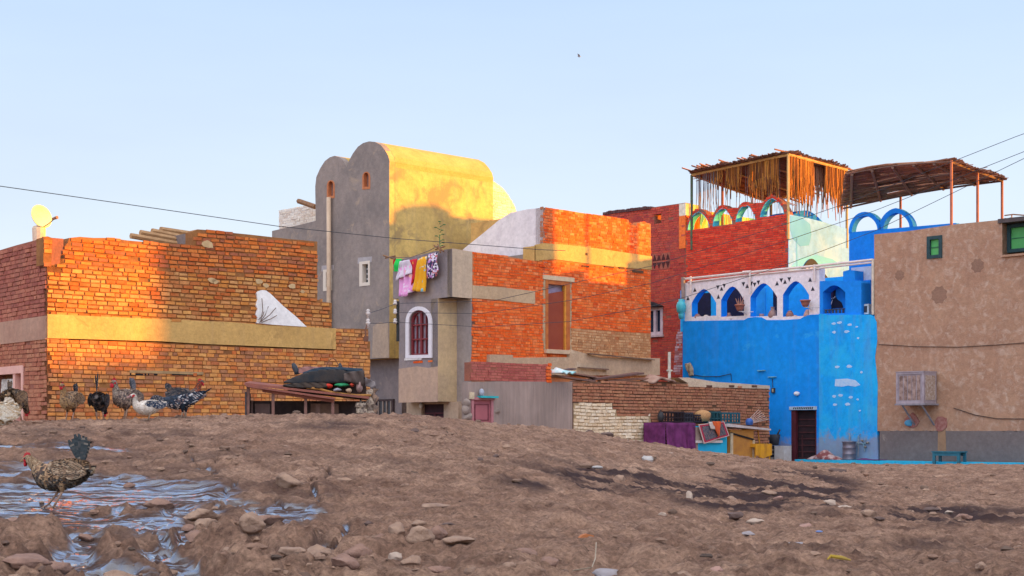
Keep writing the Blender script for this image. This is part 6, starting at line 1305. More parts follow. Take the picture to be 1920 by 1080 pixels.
for px, y0, o in ((465, 726, 0), (512, 733, .03), (573, 741, .0), (624, 748, .03), (466, 722, -1.2), (690, 744, -1.2)):
    m = M(); t, z = sp_(px, y0, o); m.box(SP, t-.022, t+.022, gS(px, o), z, o, o-.045); m.build('post', mat('pinkish_post', (.26, .13, .10), (.18, .09, .07)), co)
m = M(); t0, z0 = sp_(466, 745, -.9); t1, z1 = sp_(690, 752, -.9); m.box(SP, t0, t1, gS(575, -.9), z1, -.9, -.93); m.build('back_panel', mat('sooty_board', (.10, .065, .06), (.06, .04, .04)), co)
m = M(); t, z = sp_(462, 735); m.box(SP, t-.02, t, gS(462), z, .02, -1.2); m.build('side_panel', mat('dark_side_board', (.05, .05, .06)), co)
m = M(); t0, z0 = sp_(478, 757, -.3); t1, _ = sp_(506, 757, -.3); m.box(SP, t0, t1, gS(490, -.3), z0, -.3, -.34); m.box(SP, t0-.06, t0-.03, gS(480, -.3), z0+.05, -.25, -.3); m.build('inner_board', mat('brown_inner', (.17, .10, .085), (.12, .07, .06)), co)
m = M(); t0, z0 = sp_(592, 757, -.2); m.box(SP, t0, t0+.07, gS(595, -.2), z0, -.2, -.23); m.box(SP, t0-.08, t0+.35, gS(600, -.4), sp_(600, 757, -.4)[1], -.4, -.43); m.build('leaning_plank', mat('tan_plank2', (.24, .14, .10), (.18, .1, .08)), co)
m = M(); t0, z0 = sp_(540, 745, -.25); t1, z1 = sp_(688, 708, -.25); m.hexa([SP.pt(t0, z0+.1, -.2), SP.pt(t1, z0-.03, -.2), SP.pt(t1-.02, z1, -.2), SP.pt(t0+.05, z1-.1, -.2)], [SP.pt(t0, z0+.1, -.9), SP.pt(t1, z0-.03, -.9), SP.pt(t1-.02, z1, -.9), SP.pt(t0+.05, z1-.1, -.9)]); tag(m.build('sacking_heap', mat('sooty_sacking', (.05, .032, .028), (.09, .05, .04), scale=10, bump=.8)), 'dark heap of sacking packed between the coop roof and the tarpaulins', 'heap')
# tarpaulin-covered heap on the roof
def lens(m, top, bot, o0, o1, n=24, nv=10, crease=.02, mi=0):
    def ip(L, px):
        for a, b in zip(L, L[1:]):
            if a[0] <= px <= b[0]: u = (px-a[0])/(b[0]-a[0]+1e-6); return a[1]*(1-u)+b[1]*u
        return L[-1][1]
    x0, x1 = top[0][0], top[-1][0]
    def fn(u, v):
        px = x0+(x1-x0)*u; a, b = ip(top, px), ip(bot, px); v2 = 2*v if v <= .5 else 2*(1-v)
        py = b+(a-b)*math.sin(v2*math.pi/2); o = o0+(o1-o0)*(v if v > .5 else v*.35); t, z = sp_(px, py, o)
        return SP.pt(t, z, o+crease*math.sin(px*.35+v*9))
    m.grid(fn, n, nv, mi)
def tarp(name, cc, cc2, lb, top, bot, o0, o1, rough=.38):
    m = M(); lens(m, top, bot, o0, o1, 40, 14); return tag(m.build(name, mat('tarp_'+lb[:12], cc, cc2, scale=5, rough=.62, bump=.35, bs=9, spec=.12), smooth=True, solid=.015), lb, 'tarpaulin', 'tarpaulins on the coop roof')
tarp('tarpaulin', (.016, .019, .024), (.04, .03, .026), 'large black-grey tarpaulin humped like an upturned boat on the coop roof', [(532, 716), (556, 706), (575, 699), (600, 694), (630, 693), (660, 697), (683, 696)], [(532, 717), (556, 719), (600, 718), (640, 718), (665, 718), (683, 710)], .05, -.8)
tarp('tarpaulin', (.028, .027, .026), (.06, .04, .03), 'slim grey-brown rolled tarpaulin lying under the large black one', [(531, 722), (560, 718.5), (600, 718), (614, 719)], [(531, 724), (560, 727), (600, 728), (614, 726)], .12, -.2)
tarp('tarpaulin', (.01, .025, .045), (.02, .035, .05), 'dark blue tarpaulin edge folded over the top of the heap', [(568, 699), (590, 691), (612, 688.5), (640, 689), (680, 692)], [(568, 701), (590, 697), (612, 694), (640, 693.5), (680, 698)], -.1, -.9)
tarp('tarpaulin', (.11, .08, .07), (.06, .045, .04), 'worn brown-grey tarpaulin flap hanging at the right end of the heap', [(645, 701), (662, 697), (682, 695)], [(645, 714), (662, 718), (682, 724)], .12, .0, .6)
m = M(); lens(m, [(560, 690), (575, 687), (610, 688), (636, 689)], [(560, 700), (575, 700), (610, 696), (636, 694)], -.7, -1.0); tag(m.build('bundle', mat('dusky_pink_bundle', (.30, .14, .12), (.22, .1, .09)), smooth=True), 'dusky pink cloth bundle behind the tarpaulins on the coop', 'bundle')
for (pts, w_, lb) in ((((549, 681), (552, 688), (556, 696), (557, 702)), .045, 'curved black rubber flap standing up at the left of the tarpaulins'), (((637, 681), (638, 687), (638, 692)), .035, 'short black stub standing up behind the right of the tarpaulins')):
    m = M(); m.tube([spt(x, y, -.75) for x, y in pts], [w_*.5]+[w_]*(len(pts)-1), 7); tag(m.build('rubber_flap', mat('rubber', (.04, .045, .055), rough=.5), smooth=True), lb, 'rubber flap')
m = M(); m.tube([spt(x, y, -.5) for x, y in ((612, 688), (615, 679), (620, 673), (626, 672), (631, 677), (635, 686))], .008, 5); tag(m.build('wire_handle', mat('rusty_wire', (.25, .10, .05))), 'rusty wire hoop arching above the tarpaulins', 'wire hoop')
for (x0, x1, y0, y1, cc, lb, o) in ((610, 624, 719, 728, (.62, .04, .02), 'bright red plastic lump between tarpaulin and coop roof', .06), (627, 656, 719, 725, (.03, .30, .12), 'green rolled plastic sheet beside the red lump', .05), (657, 664, 719, 725, (.55, .06, .03), 'small red rag right of the green roll', .08), (648, 660, 728, 737, (.5, .34, .22), 'tan rag under the green roll on the coop roof', .1), (668, 680, 714, 736, (.34, .22, .2), 'crumpled pinkish-brown rags at the right of the coop roof', .06), (624, 640, 728, 734, (.36, .34, .38), 'grey metal angle lying under the red lump', .12)):
    m = M(); c = spt((x0+x1)/2, (y0+y1)/2, o); sx = (x1-x0)/2*YS/F; sz = (y1-y0)/2*YS/F; m.sphere(c, (sx, .08, sz), seg=12, rings=8)
    m.v = [tuple(Vector(v)+.014*mnoise.noise_vector(Vector(v)*14)) for v in m.v]
    tag(m.build('rag', mat('rag_'+lb[:14], cc, bump=.3), smooth=True), lb, 'scrap')
m = M(); m.tube([spt(x, y, .1) for x, y in ((575, 727), (598, 729), (620, 735), (645, 739), (668, 741), (696, 741))], .02, 6); tag(m.build('bent_pole', mat('ochre_bent', (.42, .20, .05), (.32, .14, .04)), smooth=True), 'bent ochre pole lying along the front of the coop roof', 'pole')
def gflap(u, v): return spt(684+19*u+3*v*u, 707+9*u*(1-v)+21*v-4*(1-u)*v, .05+.05*math.sin(u*6+v*4))
m = M(); m.grid(gflap, 10, 10); tag(m.build('grey_sheet', mat('grey_sheet', (.24, .21, .21), (.18, .15, .15), scale=6), smooth=True, solid=.012), 'pointed grey sheet hung over the rope-tied bale at the right of the coop', 'sheet')
for k, (px, y0, y1, r_, lb) in enumerate(((693, 730, 784, .07, 'knobbly pale bale tied with rope at the right corner of the coop'), (702, 728, 782, .055, 'narrow brown bale leaning against the rope-tied bale'), (677, 752, 784, .10, 'fat mottled bale of rags in the right mouth of the coop'))):
    m = M(); a = spt(px, y0, .05); b = spt(px+1, y1, .05); b.z = gz(b.x, b.y)-.05; n = 12; m.tube([a.lerp(b, i/n)+Vector((.015*math.sin(i*2.1+k), 0, 0)) for i in range(n+1)], [r_*(.8+.25*math.sin(i*1.9+k*2)) for i in range(n+1)], 10)
    m.v = [tuple(Vector(v)+.02*mnoise.noise_vector(Vector(v)*11)) for v in m.v]
    tag(m.build('bale', mat('bale%d' % k, (.46, .36, .27) if k != 1 else (.3, .19, .13), (.14, .10, .08), scale=16, lo=.42, hi=.58, bump=.6), smooth=True), lb, 'bale')
# post with insulators on the bay, bracket on the left house end
ip_ = thing('insulator_post', 'black post with three white insulators at the left edge of the grey bay', 'post', W(745, 672, 42.2))
m = M(); m.tube([W(746, 565, 42.2), W(746, 640, 42.2)], .05, 6); m.build('post', mat('black_post', (.04, .04, .04)), ip_)
for y in (569, 586, 604): m = M(); m.lathe(W(741, y+3, 42.1), [(.03, 0), (.06, .03), (.06, .06), (.035, .08), (.055, .11), (.03, .15)], 10); m.build('insulator', mat('porcelain', (.72, .64, .6), rough=.3, bump=0), ip_, smooth=True)
ib = thing('insulator_bracket', 'rusty bracket with two white insulators at the right end of the left brick house', 'bracket', W(690, 640, 29.4))
m = M(); m.tube([W(686, 640, 29.4), W(685, 618, 29.4), W(690, 606, 29.4)], .016, 5); m.tube([W(686, 640, 29.4), W(687, 630, 29.4)], .05, 6); m.build('rod', mat('rust_rod', (.2, .09, .06)), ib)
for y in (588, 606): m = M(); m.lathe(W(690, y+3, 29.4), [(.02, -.06), (.022, 0), (.045, .02), (.045, .05), (.025, .06), (.04, .09), (.02, .12)], 10); m.build('insulator', mat('porcelain', (.72, .64, .6)), ib, smooth=True)
# ---- wires
def wire(pts, Y0, Y1, lb, r=.007):
    P_ = []; x0, x1 = pts[0][0], pts[-1][0]
    for a, b in zip(pts, pts[1:]):
        for k in range(5): u = k/5; x = a[0]*(1-u)+b[0]*u; y = a[1]*(1-u)+b[1]*u; P_.append(W(x, y, Y0+(Y1-Y0)*(x-x0)/(x1-x0)))
    P_.append(W(pts[-1][0], pts[-1][1], Y1)); m = M(); m.tube(P_, r, 5); tag(m.build('overhead_wire', mat('wire_dark', (.07, .07, .08), bump=0)), lb, 'wire', 'overhead wires')
wire([(2000, 222), (1905, 256), (1587, 381), (1477, 419), (1221, 499), (1072, 531), (925, 564), (741, 569)], 31, 42.1, 'overhead wire running highest from the reed sunshade down past the tall door')
wire([(2000, 252), (1918, 285), (1640, 395), (1478, 450), (1221, 531), (1070, 563), (900, 588), (741, 586)], 31, 42.1, 'overhead wire running between the other two across the red brick face')
wire([(2000, 262), (1918, 298), (1640, 433), (1485, 492), (1285, 557), (1221, 574), (1066, 603), (900, 613), (741, 604)], 31, 42.1, 'overhead wire running lowest of three across the white arcade')
wire([(-2400, 40), (-900, 225), (-60, 341), (0, 349), (120, 366), (300, 392), (520, 424), (740, 447), (1010, 468), (1060, 470)], 9, 41.5, 'single overhead wire slanting across the open sky on the left', .009)
wire([(741, 570), (715, 580), (690, 588)], 42.1, 29.5, 'short slack wire from the bay post up to the bracket on the left house', .008)
wire([(741, 604), (715, 606), (690, 606)], 42.1, 29.5, 'short lower wire from the bay post to the bracket on the left house', .008)
# far bird
bd = W(1086, 106, 90.0); m = M(); m.sphere(bd, (.10, .05, .04), seg=8, rings=6); m.faces([bd+Vector((.05, 0, .02)), bd+Vector((-.06, 0, .02)), bd+Vector((-.16, .25, .14)), bd+Vector((-.02, .16, .08))], [(0, 1, 2, 3)]); m.faces([bd+Vector((.05, 0, .02)), bd+Vector((-.06, 0, .02)), bd+Vector((-.12, -.25, .12)), bd+Vector((.02, -.16, .07))], [(0, 1, 2, 3)])
tag(m.build('flying_bird', mat('bird_grey', (.34, .40, .48), bump=0)), 'tiny grey bird flying high in the open sky', 'bird')
# ================================================================== stones on the slope
rock_tan = mat('stone_tan', (.40, .26, .18), (.25, .155, .11), scale=11, bump=1., bs=34)
rock_red = mat('stone_red', (.34, .20, .145), (.21, .12, .09), scale=11, bump=1., bs=34)
rock_dark = mat('stone_dark', (.15, .095, .08), (.10, .065, .055), scale=7, bump=.7, bs=22)
rock_pale = mat('stone_pale', (.50, .39, .31), (.36, .26, .2), scale=7, bump=.5, bs=22)
rock_pink = mat('stone_pink', (.42, .25, .2), (.32, .18, .14), scale=7, bump=.5, bs=22)
rock_grey = mat('stone_grey', (.34, .31, .32), (.26, .22, .22), scale=7, bump=.5, bs=22)
def rock(px, py, w_, h_, mt, lb, flat=0, seed=None):
    """px, py: foot of the stone; w_, h_: size in photo pixels at its distance"""
    X, Y = ground_xy(px, py); s = Y/F; rx, rz = w_*s/2, h_*s/2; z = gz(X, Y)
    rnd = random.Random(int(px*7+py*13)); off = Vector((rnd.random()*90, rnd.random()*90, 0)); m = M()
    seg, rings = 30, 20; m.sphere((0, 0, 0), (1, 1, 1), seg=seg, rings=rings); out = []
    planes = [(Vector((rnd.uniform(-1, 1), rnd.uniform(-1, 1), rnd.uniform(-.7, 1))).normalized(), rnd.uniform(.45, .8)) for _ in range(13)]
    a = rnd.random()*6
    for v in m.v:
        v = Vector(v)
        for n, d in planes:
            k = v.dot(n)-d
            if k > 0: v -= n*k*.95
        v *= 1.22+.22*mnoise.noise(v*1.6+off)+.10*mnoise.noise(v*4.5+off)+.05*mnoise.noise(v*12+off)
        out.append((X+v.x*rx, Y+v.y*rx*.85, z+rz*.48+v.z*rz*.88))
    m.v = out; tag(m.build('stone', mt, smooth=True), lb, 'stone', 'stones scattered on the slope')
RK = [(378, 966, 68, 30, rock_tan, 'large flat-topped tan stone at the edge of the runnel right of the walking hen'), (300, 945, 64, 30, rock_red, 'wide red-brown stone between the hen and the flat-topped stone'), (543, 918, 52, 34, rock_tan, 'squarish tan block lying alone on the slope above the runnels'),
      (470, 1020, 58, 44, rock_tan, 'big rounded stone between the two forks of the runnel'), (392, 1003, 50, 34, rock_tan, 'rounded stone below the flat-topped stone'), (368, 1026, 42, 36, rock_red, 'reddish round stone just beside the rounded one, lower left of it'), (440, 1048, 48, 46, rock_tan, 'tall lump of a stone at the lower left of the big rounded stone'),
      (500, 978, 60, 30, rock_red, 'low reddish stone just under the bright runnel'), (600, 1068, 56, 30, rock_tan, 'tan stone in the bottom middle at the end of the thin runnel'), (674, 1048, 46, 36, rock_red, 'red-brown stone right of the end of the thin runnel'), (648, 1085, 60, 40, rock_red, 'red-brown lump cut by the bottom edge, right of centre runnel'),
      (745, 1012, 40, 36, rock_tan, 'upper left stone of the heap in the bottom middle'), (796, 1040, 56, 44, rock_tan, 'largest rounded stone of the heap in the bottom middle'), (822, 1012, 34, 34, rock_red, 'upright stone behind the largest stone of the heap'), (862, 1028, 58, 18, rock_tan, 'long flat slab at the right of the heap'), (742, 1046, 26, 22, rock_pale, 'small pale stone at the lower left of the heap'),
      (814, 950, 50, 11, rock_tan, 'thin flat slab lying by itself in mid slope'), (785, 992, 30, 18, rock_tan, 'small stone at the top of the heap'), (838, 990, 30, 10, rock_dark, 'dark thin slab above the heap'), (820, 1070, 60, 30, rock_red, 'wide red lump under the heap'),
      (780, 815, 16, 11, rock_dark, 'small dark stone on the crest below the basement door'), (900, 866, 12, 8, rock_dark, 'small dark stone left in the mid distance'), (930, 866, 15, 9, rock_dark, 'small dark stone right of its twin in the mid distance'),
      (1163, 901, 25, 17, rock_tan, 'round tan stone at the head of the dark damp hollow'), (1118, 848, 14, 11, rock_tan, 'small stone on the slope below the whitewashed corner'), (1105, 818, 16, 8, rock_dark, 'dark stone at the foot of the whitewashed corner, left one'), (1140, 824, 24, 12, rock_dark, 'dark stone at the foot of the whitewashed corner, right one'),
      (1293, 943, 14, 22, rock_pale, 'upright pale stone in the dark damp hollow'), (1242, 967, 20, 11, rock_pale, 'small flat pale stone below the damp hollow'), (1104, 979, 17, 12, rock_red, 'small rust-red stone in mid slope'), (1377, 973, 30, 22, rock_dark, 'dark clod right of the damp hollow'), (1416, 985, 30, 14, rock_pale, 'cream stone beside the dark clod'), (1350, 982, 24, 8, rock_pale, 'thin pale flake left of the cream stone'),
      (1442, 937, 26, 12, rock_tan, 'slanting flat stone at the right end of the damp hollow'), (1460, 951, 20, 8, rock_pink, 'small pinkish stone under the slanting flat one'), (1513, 992, 32, 24, rock_pink, 'pale pink pointed stone in the right foreground'), (1492, 1020, 28, 9, rock_grey, 'flat grey stone below the pink pointed one'), (1325, 1050, 32, 12, rock_grey, 'flat grey slab near the bottom right of centre'),
      (1405, 1003, 24, 10, rock_grey, 'purplish grey stone below the cream stone'), (1345, 1083, 26, 20, rock_pink, 'red-pink stone cut by the bottom edge'), (1556, 955, 22, 14, rock_pale, 'pale round stone right of the damp hollow, left of a pair'), (1576, 962, 36, 12, rock_pale, 'pale long stone, right one of the pair'), (1630, 988, 34, 18, rock_tan, 'tan stone with dark underside right of the pink one'), (1647, 990, 22, 9, rock_dark, 'black flat stone touching the tan one'),
      (1698, 1010, 36, 14, rock_red, 'red-brown stone with a dark foot, lower right'), (1703, 966, 40, 18, rock_tan, 'wedge-shaped tan stone in the right middle distance'), (1744, 966, 30, 10, rock_dark, 'dark low stone right of the wedge'), (1779, 964, 18, 8, rock_pale, 'small white stone between the dark one and a brown one'), (1804, 972, 32, 14, rock_red, 'brown stone right of the small white one'),
      (1575, 886, 36, 16, rock_dark, 'dark earth-coloured boulder at the foot of the turquoise ledge'), (1510, 924, 18, 11, rock_red, 'small brown stone right above the damp hollow'), (1370, 940, 30, 14, rock_tan, 'tan clod inside the damp hollow'), (1840, 1072, 26, 14, rock_tan, 'small tan stone near the bottom right corner'), (1260, 852, 22, 12, rock_pale, 'pale lump at the foot of the plum cloth'), (1232, 846, 14, 7, rock_red, 'reddish lump left of the plum cloth'),
      (30, 1010, 70, 40, rock_tan, 'big cracked clod in the bottom left corner'), (95, 1060, 70, 34, rock_red, 'broad red-brown clod at the bottom left between the runnels'), (45, 1086, 80, 30, rock_red, 'clod cut by the bottom edge at far left'), (225, 1080, 90, 36, rock_tan, 'broad clod between the left runnels at the bottom edge'),
      (1138, 1078, 60, 34, rock_grey, 'crumpled greyish lump at the bottom edge'), (1030, 1064, 36, 24, rock_red, 'brown clod at the bottom edge left of the greyish lump'), (1090, 1060, 44, 28, rock_tan, 'tan clod at the bottom edge behind the greyish lump'), (985, 1050, 44, 26, rock_red, 'rough brown clod left of the bottom brown one'), (1275, 1084, 40, 20, rock_tan, 'low tan lump cut by the bottom edge')]
for r_ in RK: rock(*r_)
# sherds, litter
X, Y = ground_xy(1100, 1028); m = M(); c = Vector((X, Y, gz(X, Y)+.02)); m.prism(Pl((c.x, c.y), (1, .2)), [(-.035, c.z), (.03, c.z+.003), (.032, c.z+.01), (0, c.z+.018), (-.02, c.z+.012)], .01, -.03); tag(m.build('sherd', mat('orange_sherd', (.5, .17, .06))), 'small orange pottery sherd in the lower middle of the slope', 'sherd')
X, Y = ground_xy(1215, 867); m = M(); m.sphere((X, Y, gz(X, Y)+.03), (.06, .05, .035), seg=8, rings=5); m.v = [tuple(Vector(v)+.02*mnoise.noise_vector(Vector(v)*20)) for v in m.v]; tag(m.build('litter', mat('white_litter', (.5, .46, .43))), 'scrap of white litter below the plum cloth', 'litter')
X, Y = ground_xy(1120, 882); m = M(); m.sphere((X, Y, gz(X, Y)+.02), (.05, .04, .015), seg=8, rings=5); tag(m.build('litter', mat('white_litter', (.5, .46, .43))), 'thin pale scrap left of the round tan stone', 'litter')
X, Y = ground_xy(1570, 1076); m = M(); z = gz(X, Y); m.tube([(X-.04, Y, z+.012), (X-.02, Y+.03, z+.022), (X+.02, Y, z+.018), (X+.05, Y-.02, z+.01)], [.003, .008, .009, .003], 6); tag(m.build('peel', mat('yellow_peel', (.42, .28, .03), (.3, .2, .05), scale=20)), 'curled yellow peel lying at the bottom right', 'peel')
X, Y = ground_xy(1536, 1004); m = M(); m.sphere((X, Y, gz(X, Y)+.01), (.022, .02, .006), seg=8, rings=5); tag(m.build('litter', mat('blue_litter', (.2, .3, .6))), 'tiny blue scrap right of the pink pointed stone', 'litter')
m = M(); P_ = [ground_xy(x, y) for x, y in ((1075, 1062), (1110, 1075), (1116, 1058), (1118, 1048))]; m.tube([(a, b, gz(a, b)+.01+.012*i) for i, (a, b) in enumerate(P_)], .0028, 5); tag(m.build('pale_stem', mat('straw_stem', (.45, .36, .26))), 'pale bent straw curling up beside the greyish lump at the bottom edge', 'straw')
# gravel and crumbs of earth too many to count
rng = np.random.RandomState(5); Ng = 5200
yy = 5.2+rng.rand(Ng)**1.4*22; aa = rng.uniform(-.37, .37, Ng); xx = aa*yy; keep = np.clip(.35+.9*fbm(xx*.9, yy*.9, 3, 123), .05, 1) > rng.rand(Ng)
zz, ww, _d = fields(xx, yy); keep &= (ww < .4) | (rng.rand(Ng) < .12); m = M()
U6 = [(math.cos(k*math.pi/3), math.sin(k*math.pi/3)) for k in range(6)]
for x, y, z in zip(xx[keep], yy[keep], zz[keep]):
    s = .005+.022*random.random()**3*(1+y/12); ex, ey, ez = random.uniform(.8, 1.4), random.uniform(.6, 1.), random.uniform(.4, .75); a = random.random()*6; ca, sa = math.cos(a), math.sin(a); vs = []
    for zr_, rr_ in ((-.3, .8), (.25, 1.), (.8, .55)):
        for u, v in U6: j = random.uniform(.75, 1.15); qx, qy, qz = u*rr_*ex*s*j, v*rr_*ey*s*j, (zr_+random.uniform(-.15, .15))*ez*s; vs.append((x+qx*ca-qy*sa, y+qx*sa+qy*ca, z+qz+s*.1))
    fs = [(r*6+k, r*6+(k+1) % 6, (r+1)*6+(k+1) % 6, (r+1)*6+k) for r in range(2) for k in range(6)]+[tuple(12+k for k in range(6))]
    m.faces(vs, fs, 0, random.random())
g = m.build('gravel', brickm('gravel_mix', [(.36, .23, .16), (.24, .15, .11), (.40, .26, .18), (.14, .09, .07), (.32, .20, .14), (.10, .07, .055), (.28, .17, .12)])); struct(g, 'stuff')
for r_ in [(352, 985, 26, 16, rock_red, 'small brown stone just left of the rounded pair by the runnel'), (415, 1078, 50, 26, rock_tan, 'tan stone half cut by the bottom edge, left of centre'), (520, 1050, 34, 22, rock_red, 'brown stone beside the right fork of the runnel'), (548, 1078, 44, 20, rock_tan, 'flat tan stone at the bottom edge beside the right fork'), (305, 1062, 44, 24, rock_tan, 'tan stone standing between the two left runnels near the bottom'), (590, 1015, 22, 12, rock_red, 'small red stone between the forks of the right runnel'), (712, 1030, 26, 18, rock_red, 'small brown stone at the left edge of the bottom heap'), (770, 1062, 34, 22, rock_tan, 'tan stone low in front of the bottom heap'), (880, 1052, 26, 12, rock_red, 'small brown stone under the long flat slab'), (160, 1006, 36, 18, rock_red, 'reddish stone beside the broad left runnel'), (30, 968, 34, 16, rock_red, 'low reddish stone in the seep at the left edge'), (245, 905, 24, 12, rock_red, 'small brown stone in the seep right of the walking hen'), (690, 990, 18, 9, rock_dark, 'small dark stone above left of the bottom heap'), (955, 1075, 30, 14, rock_tan, 'low tan stone at the bottom edge in the middle')]: rock(*r_)
# ================================================================== birds
def feathm(name, cols, under=None):
    if name in MC: return MC[name]
    m, nt, lk, b = nodes(name); b.inputs['Roughness'].default_value = .7; b.inputs['Specular IOR Level'].default_value = .25
    at = nt.new('ShaderNodeAttribute'); at.attribute_name = 'rnd'; n = len(cols)
    c = ramp(nt, lk, at.outputs['Fac'], [(i/n, cols[i]) for i in range(n)], 'CONSTANT')
    f = ramp(nt, lk, noise_n(nt, lk, 90, 4), [(.3, .75), (.7, 1.2)]); lk.new(mixc(nt, lk, 1., c, f, 'MULTIPLY'), b.inputs['Base Color'])
    MC[name] = m; return m
red = mat('comb_red', (.50, .012, .02), (.38, .01, .02), scale=60, rough=.5, bump=.2, bs=200)
beakm = mat('beak_horn', (.36, .22, .10), (.26, .15, .07), scale=60, bump=0)
eyem = mat('eye_black', (.01, .01, .01), rough=.1, bump=0)
legm = mat('leg_tan', (.42, .26, .18), (.32, .19, .13), scale=80, bump=.3, bs=300)
def bird(name, label, cat, px, py, size, yaw, spine, body_cols, neck=None, tail=None, wing=None, legs=(), head='hen', dens=1.0, group='poultry on the crest', belly=None, fl=.03, zoff=0, xyz=None, roll=0):
    """spine: list of (x, z, half width, half height); x forward, metres for a hen of size 1"""
    if xyz is not None: X, Y = xyz[:2]
    elif py < 800:
        Yc = np.linspace(13, 17.5, 90); k_ = int(np.argmax((fields((px-CX)*Yc/F, Yc)[0]-CZ)/Yc)); Y = float(Yc[k_])-.1+(.25 if cat == 'cockerel' else 0); X = (px-CX)*Y/F
    else: X, Y = ground_xy(px, py)
    if 'behind the black' in label: Y += .55; X = (px-CX)*Y/F
    z0 = (gz(X, Y) if xyz is None else xyz[2])+zoff
    if py < 800: z0 = max(z0, CZ+(HY-791)*Y/F)
    t = thing(name, label, cat, (X, Y, z0), group)
    rot = lambda v: Vector((v.x*math.cos(yaw)-v.y*math.sin(yaw), v.x*math.sin(yaw)+v.y*math.cos(yaw), v.z))
    T = lambda v: Vector((X, Y, z0))+rot(Vector(v))*size
    nS = len(spine); sub = 5; S = []
    def cr(p0, p1, p2, p3, u): return .5*((2*p1)+(-p0+p2)*u+(2*p0-5*p1+4*p2-p3)*u*u+(-p0+3*p1-3*p2+p3)*u**3)
    for i in range(nS-1):
        P4 = [spine[max(0, i-1)], spine[i], spine[i+1], spine[min(nS-1, i+2)]]
        for k in range(sub): S.append([cr(*[p[c] for p in P4], k/sub) for c in range(4)])
    S.append(list(spine[-1])); seg = 18; rings = []
    for i, (x, z, rw, rh) in enumerate(S):
        a, b = S[max(0, i-1)], S[min(len(S)-1, i+1)]; d = Vector((b[0]-a[0], 0, b[1]-a[1])).normalized(); up = Vector((-d.z, 0, d.x)); up = up if True else up
        rw, rh = max(rw, .004), max(rh, .004)
        rings.append([Vector((x, 0, z))+Vector((0, 1, 0))*rw*math.cos(2*math.pi*k/seg)+up*rh*math.sin(2*math.pi*k/seg) for k in range(seg)])
    m = M(); vs = [T(v) for g in rings for v in g]; fs = []
    for i in range(len(rings)-1):
        for k in range(seg): k2 = (k+1) % seg; fs.append((i*seg+k, i*seg+k2, (i+1)*seg+k2, (i+1)*seg+k))
    fs += [tuple(reversed(range(seg))), tuple((len(rings)-1)*seg+k for k in range(seg))]
    m.faces(vs, fs, 0)
    # overlapping contour feathers
    nr = len(rings); hn = spine[-1][0]; cnt = int(900*dens)
    ctr = [Vector((s[0], 0, s[1])) for s in S]
    for _ in range(cnt):
        i = random.random()*(nr-8 if head != 'none' else nr-3)+1; k = random.random()*seg; i0 = int(i); k0 = int(k); fu, fv = i-i0, k-k0
        q = lambda a, b: rings[min(a, nr-1)][b % seg]
        p = (q(i0, k0)*(1-fv)+q(i0, k0+1)*fv)*(1-fu)+(q(i0+1, k0)*(1-fv)+q(i0+1, k0+1)*fv)*fu
        nrm = (p-ctr[i0].lerp(ctr[min(i0+1, nr-1)], fu)).normalized(); back = (ctr[max(0, i0-1)]-ctr[min(nr-1, i0+1)]).normalized(); back = (back-nrm*back.dot(nrm)).normalized(); side = nrm.cross(back)
        back = (back+side*random.uniform(-.25, .25)+Vector((0, 0, -.12))).normalized()
        L = fl*random.uniform(.8, 1.25)*(.55 if i0 > nr*.62 else 1); wd = L*.36
        pb = p-nrm*.002; pt_ = p+back*L+nrm*.006; pm = p+back*L*.55+nrm*.006
        r = random.random()
        if neck and i0 > nr*.55: mi = 1
        elif belly and nrm.z < -.25: mi = 2
        else: mi = 0
        m.faces([T(pb), T(pm+side*wd), T(pt_), T(pm-side*wd)], [(0, 1, 2, 3)], mi, r)
        if r < .75:
            m.faces([T(pb+nrm*.0015), T(pb+back*L*.5+nrm*.0085+side*wd*.45), T(pb+back*L*.82+nrm*.0085), T(pb+back*L*.5+nrm*.0085-side*wd*.45)], [(0, 1, 2, 3)], mi, (r+.37) % 1)
    m.build('body', [feathm(name+label[:18], body_cols), feathm('n'+name+label[:18], neck or body_cols), feathm('b'+name+label[:18], belly or body_cols)], t, smooth=False)
    # tail
    if tail:
        m = M(); (tx, tz), ang, spread, L, n, wd, up_ = tail['root'], tail['ang'], tail['spread'], tail['len'], tail['n'], tail['w'], tail.get('flat', 0)
        for k in range(n):
            f = k/(n-1)-.5 if n > 1 else 0
            a = ang+f*spread; sd = (1 if k % 2 else -1)*tail.get('side', .02)*random.uniform(.6, 1.2)
            d = Vector((-math.cos(a), 0, math.sin(a))) if not up_ else Vector((-math.cos(ang)*math.cos(f*spread), math.sin(f*spread), math.sin(ang)*math.cos(f*spread)))
            s_ = Vector((d.z, 0, -d.x)) if not up_ else Vector((0, 1, 0)).cross(d).cross(d).normalized()
            if up_: s_ = Vector((math.sin(f*spread)*math.cos(ang), math.cos(f*spread), 0)).normalized()
            Lk = L*random.uniform(.88, 1.05)*(1-.25*abs(f)); p0 = Vector((tx, 0, tz)); bars = 15; bo = random.randint(0, 1)
            for b in range(bars):
                u0, u1 = b/bars, (b+1)/bars
                g_ = lambda u: wd*(.45+.75*math.sin(min(1, u*1.15)*math.pi*.72))*(1 if u < .9 else .55)
                q = lambda u, s: T(p0+d*Lk*u+s_*g_(u)*s+Vector((0, sd*u*(0 if up_ else 1), .0))+Vector((0, 0, 0 if not up_ else -.004*abs(k-n/2))))
                m.faces([q(u0, -1), q(u0, 1), q(u1, 1), q(u1, -1)], [(0, 1, 2, 3)], 0, (.1 if (b+bo) % 2 or abs(f) < .2 else .6)+random.uniform(-.1, .25))
        m.build('tail', feathm('t'+name+label[:18], tail['cols']), t, solid=.002)
